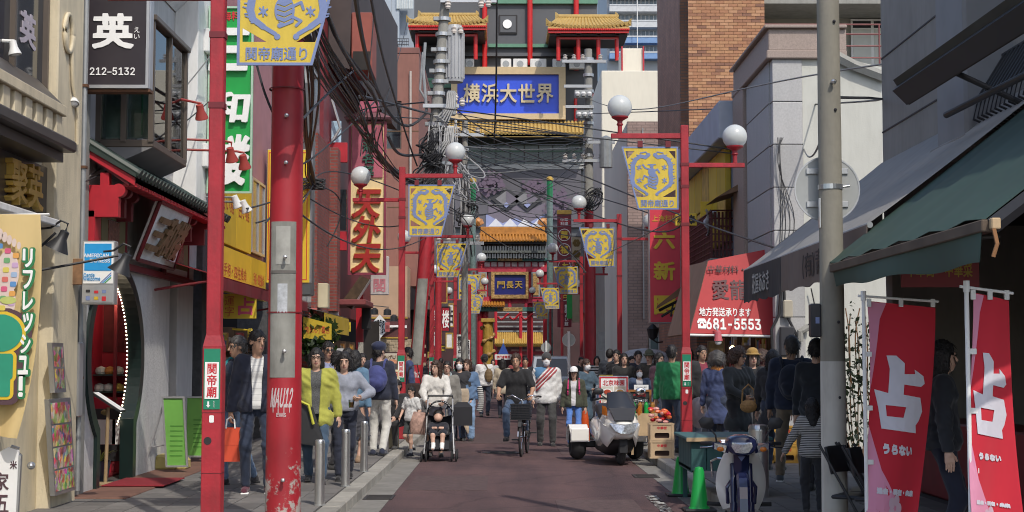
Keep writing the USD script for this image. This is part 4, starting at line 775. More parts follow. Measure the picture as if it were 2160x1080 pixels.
# dark red building with overhangs, and brick flank
t = Thing('overhang_building', 'dark red building with a deep overhang and red balcony panels high on the left', 'building', (-5,42,0))
t.part('wall', wallsheet('L', FXL-.02,40.2,55,2.9,14,[],.3), DKRED,world=1)
t.part('brick_flank', box(-4.9,-4.35,40.3,41.0,2.9,7.2), RBR,world=1)
c0 = P(690,-40,41); c1 = P(790,145,41)
t.part('overhang', hull([(-4.7,41,9.6),(-4.7,41,13),(P(738,0,41)[0],41, P(0,145,41)[2]),(P(745,0,41)[0],41,13),(-4.7,52,9.6),(-4.7,52,13),(-3.6,52, P(0,145,41)[2]),(-3.6,52,13),(P(700,0,41)[0],41, P(0,60,41)[2])]), mat('dark_overhang', (.05,.035,.033),.7,.2),world=1)
t.part('overhang_recess', W('C', 40.97, ext(sbox(P(746,0,41)[0], P(0,147,41)[2], P(782,0,41)[0], P(0,108,41)[2]),.02)), DKINT,world=1)  # flat dark sheet on the block, stands in for the shade of a recess
t.part('overhang_block', box(P(742,0,41)[0], P(785,0,41)[0],41.0,42.5, P(0,148,41)[2], P(0,25,41)[2],.02), mat('brick_red_panel', (.26,.07,.05),.7,.15),world=1)
for py0, py1 in ((300,342),(488,528)): t.part('red_panel', box(P(694,0,41.5)[0], P(735,0,41.5)[0],41.5,41.6, P(0, py1,41.5)[2], P(0, py0,41.5)[2],.01), RED,world=1)
t.part('dark_window', box(P(700,0,42)[0], P(735,0,42)[0],41.9,42, P(0,485,42)[2], P(0,400,42)[2]), DKWIN,world=1)
t.part('drain_pipe', tube([P(700,300,41.4), P(718,270,41.4), P(700,210,41.4)],.04,6), ALUS,world=1)
t.part('poster', box(P(702,0,41.7)[0], P(722,0,41.7)[0],41.65,41.7, P(0,300,41.7)[2], P(0,255,41.7)[2]), mat('pale_blue_poster', (.35,.5,.62),.5,.4,2),world=1)
t.part('interior', J(box(-7,-6.6,40,55,.1,3), box(-6.6,-4.4,54.9,55,.1,3)), DKINT,world=1)
t.part('red_post', box(-4.25,-4.05,44.6,44.8,.1,3.6), RED,world=1)
t.part('canopy', box(-4.7,-3.7,41.5,44,3.1,3.25,.02), mat('maroon_canopy', (.20,.05,.05),.5),world=1)
t.part('speaker_box', box(P(767,0,44)[0], P(785,0,44)[0],44,44.4, P(0,694,44)[2], P(0,645,44)[2],.02), BLACK,world=1)
t.part('unit', box(P(697,0,41)[0], P(718,0,41)[0],40.9,41.2, P(0,672,41)[2], P(0,651,41)[2],.02), PLWHITE,world=1)
t.part('showcase', hull([P(px, py, Y) for px, py in ((718,640),(760,582),(782,590),(742,652)) for Y in (42.5,43.2)]), mat('bronze_showcase', (.07,.045,.025),.4,.6,5),world=1)
t.part('showcase_trim', tube([P(742,652,42.4), P(782,590,42.4)],.03,4), ALUS,world=1)
t.part('lit_menu', J(box(P(720,0,43)[0], P(740,0,43)[0],43,43.1,1.0, P(0,735,43)[2])), WHITE,world=1)
t.part('food_case', box(P(741,0,43)[0], P(757,0,43)[0],43.05,43.2,1.0, P(0,738,43)[2]), PH1,world=1)
t.part('ledger_panel', box(P(760,0,43.5)[0], P(771,0,43.5)[0],43.5,43.55,1.0, P(0,722,43.5)[2]), mat('pale_mosaic', (.35,.33,.28),.7,.4,20),world=1)
# cream restaurant tower sign
t = Thing('tower_sign', 'tall cream sign with red gilt-edged characters below a dark red little roof', 'sign', (-3.9,44,6))
Y = 44.0; a, b = P(736,578, Y), P(814,258, Y); w = b[0]-a[0]; cx = (a[0]+b[0])/2
t.part('board', box(a[0], b[0], Y, Y+.5, a[2], b[2],.02), mat('sand_sign_board', (.74,.58,.31),.6,.07,1, dirt=.12),world=1)
t.part('trim', W('C', Y, ext(sbox(a[0]-.03, a[2]-.03, b[0]+.03, b[2]+.02).difference(sbox(a[0]+.04, a[2]+.04, b[0]-.04, b[2]-.04)),.05)), mat('maroon_trim', (.22,.035,.06),.5),world=1)
p = t.part('rose_panel', W('C', Y, ext(sbox(a[0]+.06, P(0,374, Y)[2], b[0]-.08, P(0,264, Y)[2]),.05)), mat('rose_panel_paint', (.40,.10,.14),.5,.3,2, dirt=.3),world=1)
for i, ch in enumerate('上海名菜'): t.part('green_character', W('C', Y, ext(text(ch, fit=(.33,.29), st=3),.05), cx+.02, P(0,285+25*i, Y)[2],.06), mat('verdigris', (.03,.10,.07),.5), parent=p,world=1)
for ch, py, h in (('天', 430,66),('外', 484,62),('天', 545,66)):
    g = text(ch, fit=(.78, h*Y/F*.92), st=4, slant=.15)
    t.part('gilt_edge', W('C', Y, ext(g.buffer(.016),.06), cx, P(0, py, Y)[2],.0), GOLD,world=1)
    t.part('red_character', W('C', Y, ext(g, .1), cx, P(0, py, Y)[2],.0), mat('orange_red_char', (.34,.02,.015),.4,.15),world=1)
zr = b[2]
t.part('roof', J(hull([(a[0]-.12, Y-.15, zr+.06),(b[0]+.14, Y-.15, zr+.06),(a[0]-.12, Y+.6, zr+.06),(b[0]+.14, Y+.6, zr+.06),(a[0]+.22, Y+.1, zr+.32),(b[0]-.2, Y+.1, zr+.32),(a[0]-.16, Y-.2, zr+.12),(b[0]+.18, Y-.2, zr+.12)])), mat('mauve_roof', (.17,.08,.09),.5),world=1)
t.part('cap', box(a[0]+.25, b[0]-.22, Y+.05, Y+.4, zr+.3, zr+.62,.02), mat('rose_cap', (.45,.12,.18),.5),world=1)
t = Thing('pale_pink_sign', 'pale sign box with a faded pink 閣 character under the tower sign', 'sign', (-3.5,46,4))
a, b = P(781,622,46), P(820,540,46)
t.part('box', box(a[0], b[0],46,46.2, a[2], b[2],.02), mat('pale_pinkish_box', (.5,.46,.46),.5),world=1); t.part('lettering', W('C', 46, ext(text('閣', fit=(.36,.4), st=3),.01),(a[0]+b[0])/2, P(0,602,46)[2]), mat('faded_pink', (.5,.18,.22),.6),world=1)
# terracotta building and the beige corner shop
TERR = mat('terracotta_render', (.255,.115,.09),.85,.1,1.0, dirt=.35)
t = Thing('terracotta_building', 'plain terracotta rendered building with a dark window behind the cable bundle', 'building', (-6,62,0))
xr = P(884,0,62)[0]; zt = P(0,112,62)[2]
t.part('wall', wallsheet('C', 62,-12, xr, 4.6, zt, [(P(812,0,62)[0], P(0,314,62)[2], P(848,0,62)[0], P(0,212,62)[2])],.3), TERR,world=1)
t.part('side_wall', box(xr-.3, xr, 62.31,76,4.6, zt), TERR,world=1)
window(t, 'C', 62.15, P(830,0,62)[0], P(0,263,62)[2],.68,1.94, ALU, DKWIN, 1,1)
for z in (zt-3.2, zt-6.3): t.part('joint', box(-12, xr+.005,61.99,62.02, z, z+.035), BROWN,world=1)
t.part('downpipe', tube([P(866,380,61.9), P(866,150,61.9)],.05,6), mat('pale_pipe', (.42,.36,.32),.5),world=1)
t.part('parapet', box(-12, xr+.02,61.97,76, zt, zt+.25,.02), mat('terracotta_cap', (.2,.09,.075),.8),world=1)
t = Thing('corner_cafe', 'beige corner café with maroon sign band and ledge-stone wall', 'building', (-5,60.5,0))
xr = P(862,0,60)[0]
t.part('upper_wall', box(-8, xr, 60,61.9, P(0,668,60)[2],4.58+.7), mat('tan_render', (.44,.29,.19),.8,.08),world=1)
t.part('sign_band', box(-8, xr+.02,59.9,61.9, P(0,716,60)[2], P(0,668,60)[2]-.01,.01), mat('maroon_band', (.10,.035,.035),.5),world=1)
for py in (670,712): t.part('band_trim', box(-5.6, xr+.03,59.86,59.9, P(0, py+2,60)[2], P(0, py-1,60)[2]), GOLD,world=1)
lw = [[],[]]
for r in range(20):
    for c in range(9):
        lw[(r+c) % 2].append(box(-5.4+c*.25+.08*(r % 3),-5.16+c*.25+.08*(r % 3),59.92-.03*RNG.random(),60.2,.15+r*.115,.155+r*.115+.105))
for i in range(2): t.part('ledge_stone', J(lw[i]), mat(f'ledge_stone_{i}', A((.42,.33,.22))*(1,.8)[i],.8,.2,6),world=1, kind='stuff')
t.part('stone_backing', box(-8, xr, 60.21,61.9,.1, P(0,716,60)[2]), BROWN,world=1)
t.part('window_strip', box(-4.9, xr, 59.88,59.92, P(0,692,60)[2], P(0,686,60)[2]), PLWHITE,world=1)
p = t.part('diamond_sign', W('C', 59.5, ext(Polygon([(-.42,0),(0,-.47),(.42,0),(0,.47)]),.06), P(805,0,59.5)[0], P(0,689,59.5)[2]), PLWHITE,world=1)
emb = Point(0,0).buffer(.27).difference(union_all([LineString([(-.25+.1*i, -.3),(-.2+.1*i, .3)]).buffer(.016) for i in range(5)]+[Point(0,0).buffer(.2-.06*i).exterior.buffer(.014) for i in range(3)]))
t.part('emblem', W('C', 59.5, ext(emb, .01), P(805,0,59.5)[0], P(0,689,59.5)[2],.061), INK, parent=p,world=1)
t.part('sign_arm', cyl(P(812,689,59.6), P(842,689,59.9),.04), PLWHITE,world=1)
t.part('spot_rail', J(cyl(P(782,644,59), P(820,648,59),.02, n=6)), BLACK,world=1)
for px, py in ((790,656),(817,657),(831,670)): t.part('spot', lathe([(.05,.12),(.14,.05),(.15,-.14),(0,-.14)],10, P(px, py, 59)), BLACK,world=1)
t.part('poster', box(P(806,0,59.8)[0], P(860,0,59.8)[0],59.8,59.86,.3, P(0,742,59.8)[2],.01), DOR,world=1)
t.part('poster_face', box(P(808,0,59.8)[0], P(858,0,59.8)[0],59.78,59.8,.35, P(0,745,59.8)[2]), mat('cream_poster', (.55,.48,.38),.5,.15,1),world=1)
t.part('poster_fruit', W('C', 59.77, ext(Point(0,0).buffer(.26),.01), P(832,0,59.8)[0], P(0,772,59.8)[2]), mat('peach_print', (.55,.25,.14),.5,.4,6),world=1)
t.part('poster_lettering', W('C', 59.77, ext(text('あげU', fit=(.5,.15), st=2),.012), P(825,0,59.8)[0], P(0,753,59.8)[2]), BROWN,world=1)
# price board on the pavement
t = Thing('price_board', 'cream price board with red 500円 standing behind the navy backpack wearer', 'price board', G(830,945,.12))
Y = t.loc[1]; a, b = P(805,945, Y), P(842,780, Y); w = b[0]-a[0]
t.part('board', box(a[0], b[0], Y, Y+.05, a[2], b[2],.01), mat('cream_board', (.6,.52,.33),.5,.08),world=1)
for s_, py, m in (('500円', 790, RINK),('１月３日', 808, INK),('300円', 820, RINK)): t.part('lettering', W('C', Y, ext(text(s_, fit=(w*.8,.085), st=2),.004),(a[0]+b[0])/2, P(0, py, Y)[2]), m,world=1)
for i in range(5): t.part('print', W('C', Y, ext(rr(w*.6,.02,.005),.003),(a[0]+b[0])/2, P(0,838+i*9, Y)[2]), PK if i % 2 else YELLOW,world=1)
# far left shops up to the gate
t = Thing('far_shop_row', 'dark far shop fronts with red sign boards between the leaning pole and the gate', 'building', (-6,85,0))
t.part('wall', box(-12,-3.2,78,99,4.2,15), mat('far_dark_wall', (.13,.10,.095),.8,.3,.7),world=1); t.part('back', box(-12,-4.4,79,99,.1,4.2), DKINT,world=1)
for i, (px0, px1, py0, py1, Y, m, tx) in enumerate(((906,932,690,740,74, CRIM, '館'),(918,940,726,742,72, YELLOW, '営業中'),(940,956,702,735,73, WHITE, None),(908,926,640,690,76, RED, '菜館'),(926,944,560,640,77, DKRED, None),(930,950,646,700,75.5, CRIM, '楼'),(946,958,640,690,76.5, WHITE, '占'),(885,903,700,770,77, DKRED, None),(902,916,742,790,76, BROWN, None))):
    a, b = P(px0, py1, Y), P(px1, py0, Y); s = Thing('shop_sign', ('round-topped crimson sign reading 館 on the far left shops', 'small yellow sign under the crimson far sign', 'small white far banner beside the white fortune poles', 'red two-character far sign high beside the leaning pole', 'blank dark red far sign panel behind the second banner', 'crimson far sign reading 楼 beside the third lamp post', 'narrow white far sign with one black character', 'dark red far door panel by the leaning pole', 'brown far shop panel above the crowd')[i], 'sign', (a[0], Y, a[2]))
    s.part('panel', box(a[0], b[0], Y, Y+.15, a[2], b[2],.02), m,world=1); s.part('edge', W('C', Y, ext(sbox(a[0], a[2], b[0], b[2]).difference(sbox(a[0]+.05, a[2]+.05, b[0]-.05, b[2]-.05)),.03)), GOLD if i % 2 == 0 else INK,world=1)
    if tx: s.part('lettering', W('C', Y, ext(text(tx, fit=((b[0]-a[0])*.75,(b[2]-a[2])*.7) if len(tx) == 1 else ((b[0]-a[0])*.8,(b[2]-a[2])*.45), st=3),.02),(a[0]+b[0])/2,(a[2]+b[2])/2), WINK if m is not WHITE and m is not YELLOW else INK,world=1)
for i, (px, py0, py1, Y, w) in enumerate(((970,706,764,50,13),(986,717,762,53,11))):
    a, b = P(px-w/2-.5, py1, Y), P(px+w/2, py0, Y); s = Thing('fortune_pole_sign', ('white upright 霊視占 sign on a red pole, larger left one', 'white upright 霊視占 sign on a red pole, smaller right one')[i], 'sign', (a[0], Y, a[2]))
    s.part('panel', box(a[0], b[0], Y, Y+.06, a[2], b[2],.01), WHITE,world=1); s.part('lettering', W('C', Y, ext(text('霊視占', fit=((b[0]-a[0])*.75,(b[2]-a[2])*.62), vert=True, st=3),.01),(a[0]+b[0])/2,(a[2]+b[2])/2+.12), INK,world=1)
    s.part('print', W('C', Y, ext(rr((b[0]-a[0])*.6,.12,.01),.01),(a[0]+b[0])/2, a[2]+.12), GREY,world=1)
# far right shop row
t = Thing('far_right_row', 'dark far shops on the right between the beige building and the gate', 'building', (6,90,0))
t.part('wall', box(4.3,12,83,99,4.2,9), mat('far_grey_wall', (.22,.21,.2),.8,.2,.7),world=1); t.part('interior', box(5.2,12,83,99,.1,4.2), DKINT,world=1)
# ============================================================ the gate
GY = 100.0
S = GY/F
def gx(px): return P(px, 600, GY)[0]
def gz(py): return P(1080, py, GY)[2]
ORT = mat('orange_glazed_tile', (.40,.17,.03),.35,.25,4, dirt=.3)
GLT = mat('gilt_carving', (.36,.22,.08),.5,.5,5, metal=.2, bump=.05, bscale=9)
TEAL = mat('painted_teal_beam', (.05,.15,.13),.5,.5,3)
RFL = mat('red_floral_beam', (.42,.03,.06),.5,.35,2.2)
NAVY = mat('navy_plaque', (.012,.014,.13),.35,.1)
t = Thing('paifang_gate', 'ornate Chinese gate with orange tiled roof and blue 天長門 plaque at the street end', 'gate', (gx(1085), GY, 0))
bx = lambda x0, x1, y0, y1, d0, d1, b=0: box(gx(x0), gx(x1), GY+d0, GY+d1, gz(y1), gz(y0), b)
for px in (1012,1024,1118,1152): t.part('red_column', cyl((gx(px), GY+.3,0),(gx(px), GY+.3, gz(550)),.2, n=14), RED,world=1)
for (y0, y1, m, d) in ((545,551, TEAL, -.1),(563,574, RFL, -.05),(626,640, RFL, -.05),(648,657, TEAL, -.15),(551,563, RFL, .2)): t.part('beam', bx(1008,1155, y0, y1, d, .6,.02), m,world=1)
for x0, x1 in ((1050,1102),): 
    for yy in ((545,551),(648,657)): t.part('gilt_panel', bx(x0, x1, yy[0]+.5, yy[1]-.5,-.22,-.1), GLT,world=1)
for i in range(9): t.part('white_panel', bx(1022+i*14.4,1033+i*14.4,552.5,562,.1,.2), mat('pink_white_panel', (.55,.42,.42),.6,.4,2),world=1)
for x0, x1 in ((1008,1030),(1120,1142)):
    t.part('carved_panel', bx(x0+1, x1-3,574,626,-.05,.2), GREY,world=1); t.part('gilt_relief', bx(x0+4, x1-6,577,623,-.12,-.05), GLT,world=1)
p = t.part('plaque_frame', fr(ext(sbox(gx(1036), gz(630), gx(1115), gz(574)).difference(sbox(gx(1043), gz(622), gx(1109), gz(580))),.25),(0, GY-.1,0), **CAMF), GLT,world=1)
t.part('plaque', bx(1043,1109,580,622,-.2,0), NAVY, parent=p,world=1)
for i, ch in enumerate('門長天'): t.part('gold_character', W('C', GY-.2, ext(text(ch, fit=(16*S, 15*S), st=3),.06), gx(1057+18.5*i), gz(601)), GOLD, parent=p,world=1)
for i in range(24): t.part('bracket', J(bx(1018+i*5.6,1021+i*5.6,516,545,-.6+(i % 2)*.25,.4), bx(1017+i*5.6,1022+i*5.6,530,535,-.8,.3)), mat('grey_green_bracket', (.10,.11,.10),.6,.6,3),world=1)
t.part('dark_soffit', bx(1014,1152,511,517,-1.0,1.0), INK,world=1)
zt, zb = gz(494), gz(510)
t.part('roof_bed', hull([(gx(1012), GY-1.2, zb),(gx(1153), GY-1.2, zb),(gx(1016), GY+.3, zt),(gx(1150), GY+.3, zt),(gx(1012), GY+1.8, zb),(gx(1153), GY+1.8, zb),(gx(1012), GY-1.2, zb-.1),(gx(1153), GY+1.8, zb-.1)]), ORT,world=1)
for i in range(21):
    x = gx(1014+i*6.85); t.part('roof_tile', tube([(x, GY-1.25, zb-.02),(x, GY-.4, zb+.28),(x, GY+.3, zt+.05)],.075,7), ORT,world=1)
t.part('ridge', bx(1013,1150,478,494,.1,.5,.05), ORT,world=1)
t.part('ridge_cap', bx(1011,1153,491,495,0,.6,.03), ORT,world=1)
for px, s_ in ((1014,-1),(1140,1)):
    c = A([gx(px), GY+.3, gz(474)])
    t.part('ridge_dragon', J(tube([c+[s_*k*.12,0,.25*math.sin(k*.9)] for k in range(6)],[.25,.3,.26,.22,.15,.05],8),[sph(c+[s_*k*.16,0,.3+.1*(k % 2)],.12,8) for k in range(4)]), mat('orange_dragon', (.42,.18,.05),.4,.4,6),world=1)
for i in range(8): t.part('lower_tile', tube([(gx(1020+i*6), GY-.6, gz(646)),(gx(1020+i*6), GY, gz(636))],.09,6), ORT,world=1)
for k, x in enumerate((1036,1075,1110)): t.part('hanging_post', cyl((gx(x), GY, gz(650)),(gx(x), GY, gz(624)),.13, n=10), RFL,world=1)
t.part('festoon', J([tube([(gx(1050+25*i+4*k), GY-.2, gz(668+6*math.sin(k*.8))) for k in range(7)],.07,5) for i in range(3)]), RED,world=1)
for px, y0, lab, r in ((1157,392, 'tall slim green column with a gold cap right of the gate plaque', .19),(999,395, 'green column with gold cap half hidden left of the gate', .19)):
    s = Thing('green_column', lab, 'column', (gx(px), GY-3,0)); z = gz(y0)
    s.part('shaft', lathe([(r, 0),(r, z-1.2)],16), mat('grey_teal_shaft', (.12,.17,.16),.4,.3,8)); s.part('top', lathe([(r*1.05, z-1.2),(r*1.05, z),(0, z)],16), mat('column_green', (.01,.14,.05),.35)); s.part('cap', lathe([(r*1.2, z),(r*1.2, z+.15),(r*.6, z+.25),(0, z+.25)],14), GOLD)
t = Thing('dragon_pillar', 'golden dragon-wound pillar standing before the gate among the crowd', 'pillar', (P(1030,0,88)[0],88,0))
t.part('core', cyl((0,0,0),(0,0, P(0,680,88)[2]),.3, n=14), GOLD)
t.part('dragon', tube([(.34*math.cos(a),.34*math.sin(a),.4+a*.14) for a in np.linspace(0,23,120)],[.08+.05*math.sin(i*.9) for i in range(120)],6), GLT)
t.part('capital', box(-.4,.4,-.4,.4, P(0,680,88)[2], P(0,672,88)[2],.03), GOLD)
# shop behind the gate
t = Thing('gold_eave_shop', 'dark red shop with a short gold tiled eave beyond the gate', 'building', (2,116,0))
zt, zb = P(0,702,114)[2], P(0,726,114)[2]; xa, xb = P(1046,0,114)[0], P(1152,0,114)[0]
t.part('wall', J(box(-9,10,116,118,0,9)), mat('maroon_shop_wall', (.05,.02,.02),.7,.4,.6),world=1)
for i in range(24):
    x = xa+(xb-xa)*i/23; t.part('roof_tile', tube([(x, 113.4, zb),(x, 114.6, zt)],.085,6), mat('gold_glazed_tile', (.42,.26,.06),.35,.2,3),world=1)
t.part('eave_bed', hull([(xa-.1,113.5, zb),(xb+.1,113.5, zb),(xa-.1,114.7, zt),(xb+.1,114.7, zt),(xa, 113.5, zb-.15),(xb, 113.5, zb-.15),(xa, 114.7, zb),(xb, 114.7, zb)]), _M['gold_glazed_tile'],world=1)
for z in (P(0,732,114)[2], P(0,748,114)[2]): t.part('beam', box(xa-1, xb+.5,114,114.4, z, z+.25), DKRED,world=1)
for px in (1046,1098,1150): t.part('column', cyl((P(px, 0,114)[0],114,0),(P(px, 0,114)[0],114,5.5),.12, n=10), RED,world=1)
t.part('upper_rail', J([box(xa, xb, 115,115.1, P(0,700-10*i, 115)[2], P(0,697-10*i, 115)[2]) for i in range(5)]), GREY,world=1)
# ============================================================ the big dark grey theatre building
DY = 140.0; D = DY/F
dx = lambda px: P(px, 400, DY)[0]
dz = lambda py: P(1080, py, DY)[2]
SLATE = mat('slate_cladding', (.085,.09,.10),.6,.08,.3, dirt=.15)
GRN = mat('jade_beam', (.10,.24,.16),.5,.1)
GTL = mat('ochre_roof_tile', (.46,.31,.10),.45,.15,2, dirt=.2)
VRED = mat('vivid_red_column', (.50,.015,.015),.35,.06)
db = lambda x0, x1, y0, y1, d0, d1, b=0: box(dx(x0), dx(x1), DY+d0, DY+d1, dz(y1), dz(y0), b)
t = Thing('theatre_building', 'dark slate entertainment building with red columns and gold pavilion roofs', 'building', (0, DY, 0))
t.part('wall', db(872,1262,-60,775,0,25), SLATE,world=1)
for y0, y1 in ((-2,9),(94,101)): t.part('green_beam', db(1030,1262, y0, y1,-.35,0), GRN,world=1)
for y0, y1 in ((166,172),(172,186)): t.part('green_beam', db(876,960, y0, y1,-.3+.1*(y0 > 170),0), GRN,world=1)
for px, y0, y1 in ((1022,-20,150),(1118,-20,140),(1216,-20,150),(885,100,300),(1214,210,262),(1251,200,272),(928,180,300)): t.part('red_column', cyl((dx(px), DY-.5, dz(y1)),(dx(px), DY-.5, dz(y0)),5.5*D if px in (1022,1118,1216) else 3.6*D, n=14), VRED,world=1)
p = t.part('lamp_frame', db(1052,1091,32,72,-.15,0,.03), INK,world=1); t.part('frame_panel', db(1055,1088,35,69,-.2,-.15), SLATE, parent=p,world=1); t.part('lamp_disc', fr(ext(Point(0,0).buffer(9.5*D),.1),(dx(1070), DY-.2, dz(52)), **CAMF), mat('white_lamp_disc', (.85,.85,.85),.3), parent=p,world=1)
t.part('ledge', db(876,1262,114,121,-.6,0), SLATE,world=1)
t.part('lower_ledge', db(955,1235,347,358,-.5,0,.05), mat('pale_ledge', (.34,.34,.33),.7),world=1)
wn = t.part('window_band', db(985,1230,296,346,-.1,0), mat('teal_dark_glass', (.035,.05,.052),.12,.2),world=1)
for i in range(9): t.part('mullion', db(985+i*30,987+i*30,296,346,-.16,-.1), INK, parent=wn,world=1)
t.part('window_rail', db(985,1230,318,321,-.2,-.1), mat('green_trim', (.06,.12,.09),.5), parent=wn,world=1)
t.part('side_strip', db(1248,1268,345,445,-.6,0), WHITE,world=1)
# mural
mu = t.part('mural_wall', db(960,1225,358,480,-.4,0), mat('mural_grey', (.10,.095,.11),.7,.15,.4),world=1)
MP = mat('mural_mauve', (.15,.13,.165),.7,.15,.4); MD = mat('mural_dark_line', (.03,.03,.034),.6); MB = mat('mural_sky_blue', (.25,.28,.47),.6); MW = mat('mural_white', (.62,.62,.66),.6)
def dpoly(pts, m, o, name, par=mu): t.part(name, fr(ext(Polygon([(dx(a), dz(b)) for a, b in pts]),.04),(0, DY-.4-o, 0), **CAMF), m, parent=par,world=1)
dpoly([(1030,425),(1065,447),(1090,430),(1112,447),(1150,428),(1150,478),(1030,478)], MP, .04, 'mural_mountain')
dpoly([(1025,452),(1060,472),(1090,460),(1110,474),(1150,452),(1150,480),(1025,480)], MB, .08, 'mural_sky')
for k in range(4): dpoly([(1030+30*k, 479),(1046+30*k, 462),(1062+30*k, 479)], MW, .12, 'mural_peak')
for cx_ in (1068,1112):
    dpoly([(cx_-34,420),(cx_, 399),(cx_+34,420),(cx_, 448)], MD, .16, 'mural_diamond'); dpoly([(cx_-23,421),(cx_, 404),(cx_+23,421),(cx_, 438)], mat('mural_light_grey', (.19,.185,.195),.7),.2, 'mural_diamond'); dpoly([(cx_, 404),(cx_+23,421),(cx_, 438)], MP, .24, 'mural_shade'); dpoly([(cx_-7,434),(cx_, 428),(cx_+7,434),(cx_, 440)], MB, .28, 'mural_sky')
bl = np.random.default_rng(5); LAY = [DY-.45]
def layer(): LAY[0] -= .002; return LAY[0]
for c in ((1020,400),(1130,395),(1170,445),(1040,385),(1180,420)):
    t.part('mural_blossom', J([fr(ext(Point(0,0).buffer(.09+.15*bl.random(), quad_segs=2),  .02),(dx(c[0]+bl.normal()*11), layer(), dz(c[1]+bl.normal()*9)), **CAMF) for _ in range(60)]), mat('plum_blossom', (.12,.085,.125),.7), parent=mu,world=1, kind='stuff')
# blue sign
p = t.part('sign_frame', fr(ext(sbox(dx(952), dz(257), dx(1192), dz(148)).difference(sbox(dx(965), dz(245), dx(1178), dz(163))),1.0),(0, DY-.6,0), **CAMF), mat('pale_gold_frame', (.55,.42,.24),.5,.08),world=1)
t.part('blue_panel', db(965,1178,163,245,-1.2,-.8), mat('royal_blue_panel', (.025,.075,.62),.4,.04), parent=p,world=1)
for i, ch in enumerate('横浜大世界'): t.part('gold_character', W('C', DY-1.2, ext(text(ch, fit=(35*D, 40*D), st=3),.25), dx(995.5+38.3*i), dz(202)), mat('cream_gold_char', (.58,.48,.30),.45), parent=p,world=1)
def pavilion(x0, x1, y0, y1, cols, ybot, d=6.0):
    ex, ez = lambda a: dx(a), dz
    zr, zm, ze = ez(y0), ez(y0+(y1-y0)*.2), ez(y1)
    r0, r1 = x0+(x1-x0)*.17, x1-(x1-x0)*.17
    rf = t.part('pavilion_roof', hull([(ex(r0), DY-d*.55, zm),(ex(r1), DY-d*.55, zm),(ex(x0+4), DY-d, ze),(ex(x1-4), DY-d, ze),(ex(x0+4), DY, ze),(ex(x1-4), DY, ze),(ex(r0), DY-d*.45, zm),(ex(r1), DY-d*.45, zm),(ex(x0+4), DY-d, ze-.35),(ex(x1-4), DY-d, ze-.35),(ex(x0+4), DY, ze-.35),(ex(x1-4), DY, ze-.35)]), GTL,world=1)
    n = int((x1-x0)/8)
    for i in range(n+1):
        f = i/n; xe = ex(x0+3+(x1-x0-6)*f); lift = .35*abs(2*f-1)**3; xr_ = ex(r0+(r1-r0)*f)
        t.part('roof_tile', tube([(xe, DY-d-.1, ze+lift),(.6*xe+.4*xr_, DY-d*.8, ze+(zm-ze)*.42),(xr_, DY-d*.55, zm+.05)],.14,6), GTL, parent=rf,world=1)
    t.part('ridge', box(ex(r0-4), ex(r1+4), DY-d*.6, DY-d*.4, zm, zr, .1), GTL, parent=rf,world=1)
    for e in (r0-5, r1+5): t.part('ridge_end', hull([(ex(e-4), DY-d*.6, zm-.2),(ex(e+4), DY-d*.4, zm-.2),(ex(e-3), DY-d*.5, zr+.35),(ex(e+2), DY-d*.5, zr+.2),(ex(e+4), DY-d*.6, zm+.2)]), GTL, parent=rf,world=1)
    for e in (x0, x1): t.part('upturned_corner', hull([(ex(e), DY-d-.2, ze+.75),(ex(e+(9 if e == x0 else -9)), DY-d, ze+.4),(ex(e+(14 if e == x0 else -14)), DY-d, ze),(ex(e), DY-d, ze+.1),(ex(e+(9 if e == x0 else -9)), DY-d+.6, ze+.4)]), GTL, parent=rf,world=1)
    t.part('eave_edge', box(ex(x0+5), ex(x1-5), DY-d, DY-d+.2, ze-.55, ze-.3), VRED, parent=rf,world=1)
    for i in range(n*2): t.part('rafter_end', sph((ex(x0+6+(x1-x0-12)*i/(2*n-1)), DY-d-.05, ze-.25),.12,6), VRED, parent=rf,world=1)
    t.part('pavilion_soffit', box(ex(x0+8), ex(x1-8), DY-d+.3, DY, ez(y1+16), ze-.56), INK,world=1)
    t.part('pavilion_beam', box(ex(cols[0]), ex(cols[-1]), DY-d+.8, DY-d+1.1, ez(y1+21), ez(y1+17)), VRED,world=1)
    for c in cols:
        t.part('red_column', cyl((ex(c), DY-d+1, ez(ybot)),(ex(c), DY-d+1, ez(y1+10)),4.2*D, n=12), VRED,world=1)
        t.part('bracket', hull([(ex(c)+a*D, DY-d+b, z) for a, z in ((-10, ez(y1+6)),(10, ez(y1+6)),(-3, ez(y1+15)),(3, ez(y1+15))) for b in (.3,.8)]), mat('silver_bracket', (.4,.4,.4),.5),world=1)
pavilion(864,1031,45,80,(885,965,1005),148)
pavilion(1148,1322,48,86,(1174,1215,1256,1294),150)
zt, zb = dz(262), dz(292)
rf = t.part('lower_roof', hull([(dx(948), DY-3, zb),(dx(1240), DY-3, zb),(dx(948), DY-1, zt),(dx(1240), DY-1, zt),(dx(948), DY-.3, zb),(dx(1240), DY-.3, zb),(dx(948), DY-3, zb-.3),(dx(1240), DY-3, zb-.3)]), GTL,world=1)
for i in range(38): t.part('roof_tile', tube([(dx(949+i*7.8), DY-3.1, zb),(dx(949+i*7.8), DY-1, zt+.05)],.15,6), GTL, parent=rf,world=1)
t.part('eave_edge', db(948,1240,293,298,-3,-2.7), VRED, parent=rf,world=1)
for i, (x0, x1) in enumerate(((1056,1078),(1082,1112),(1118,1152),(1165,1192),(1200,1232),(982,1000),(962,978))):
    a = t.part('air_conditioner', db(x0, x1,130,150,-1.4,-.7,.05), WHITE,world=1); t.part('fan_grille', fr(ext(Point(0,0).buffer(7*D),.03),((dx(x0)+dx(x1))/2, DY-1.4, dz(141)), **CAMF), GREY, parent=a,world=1)
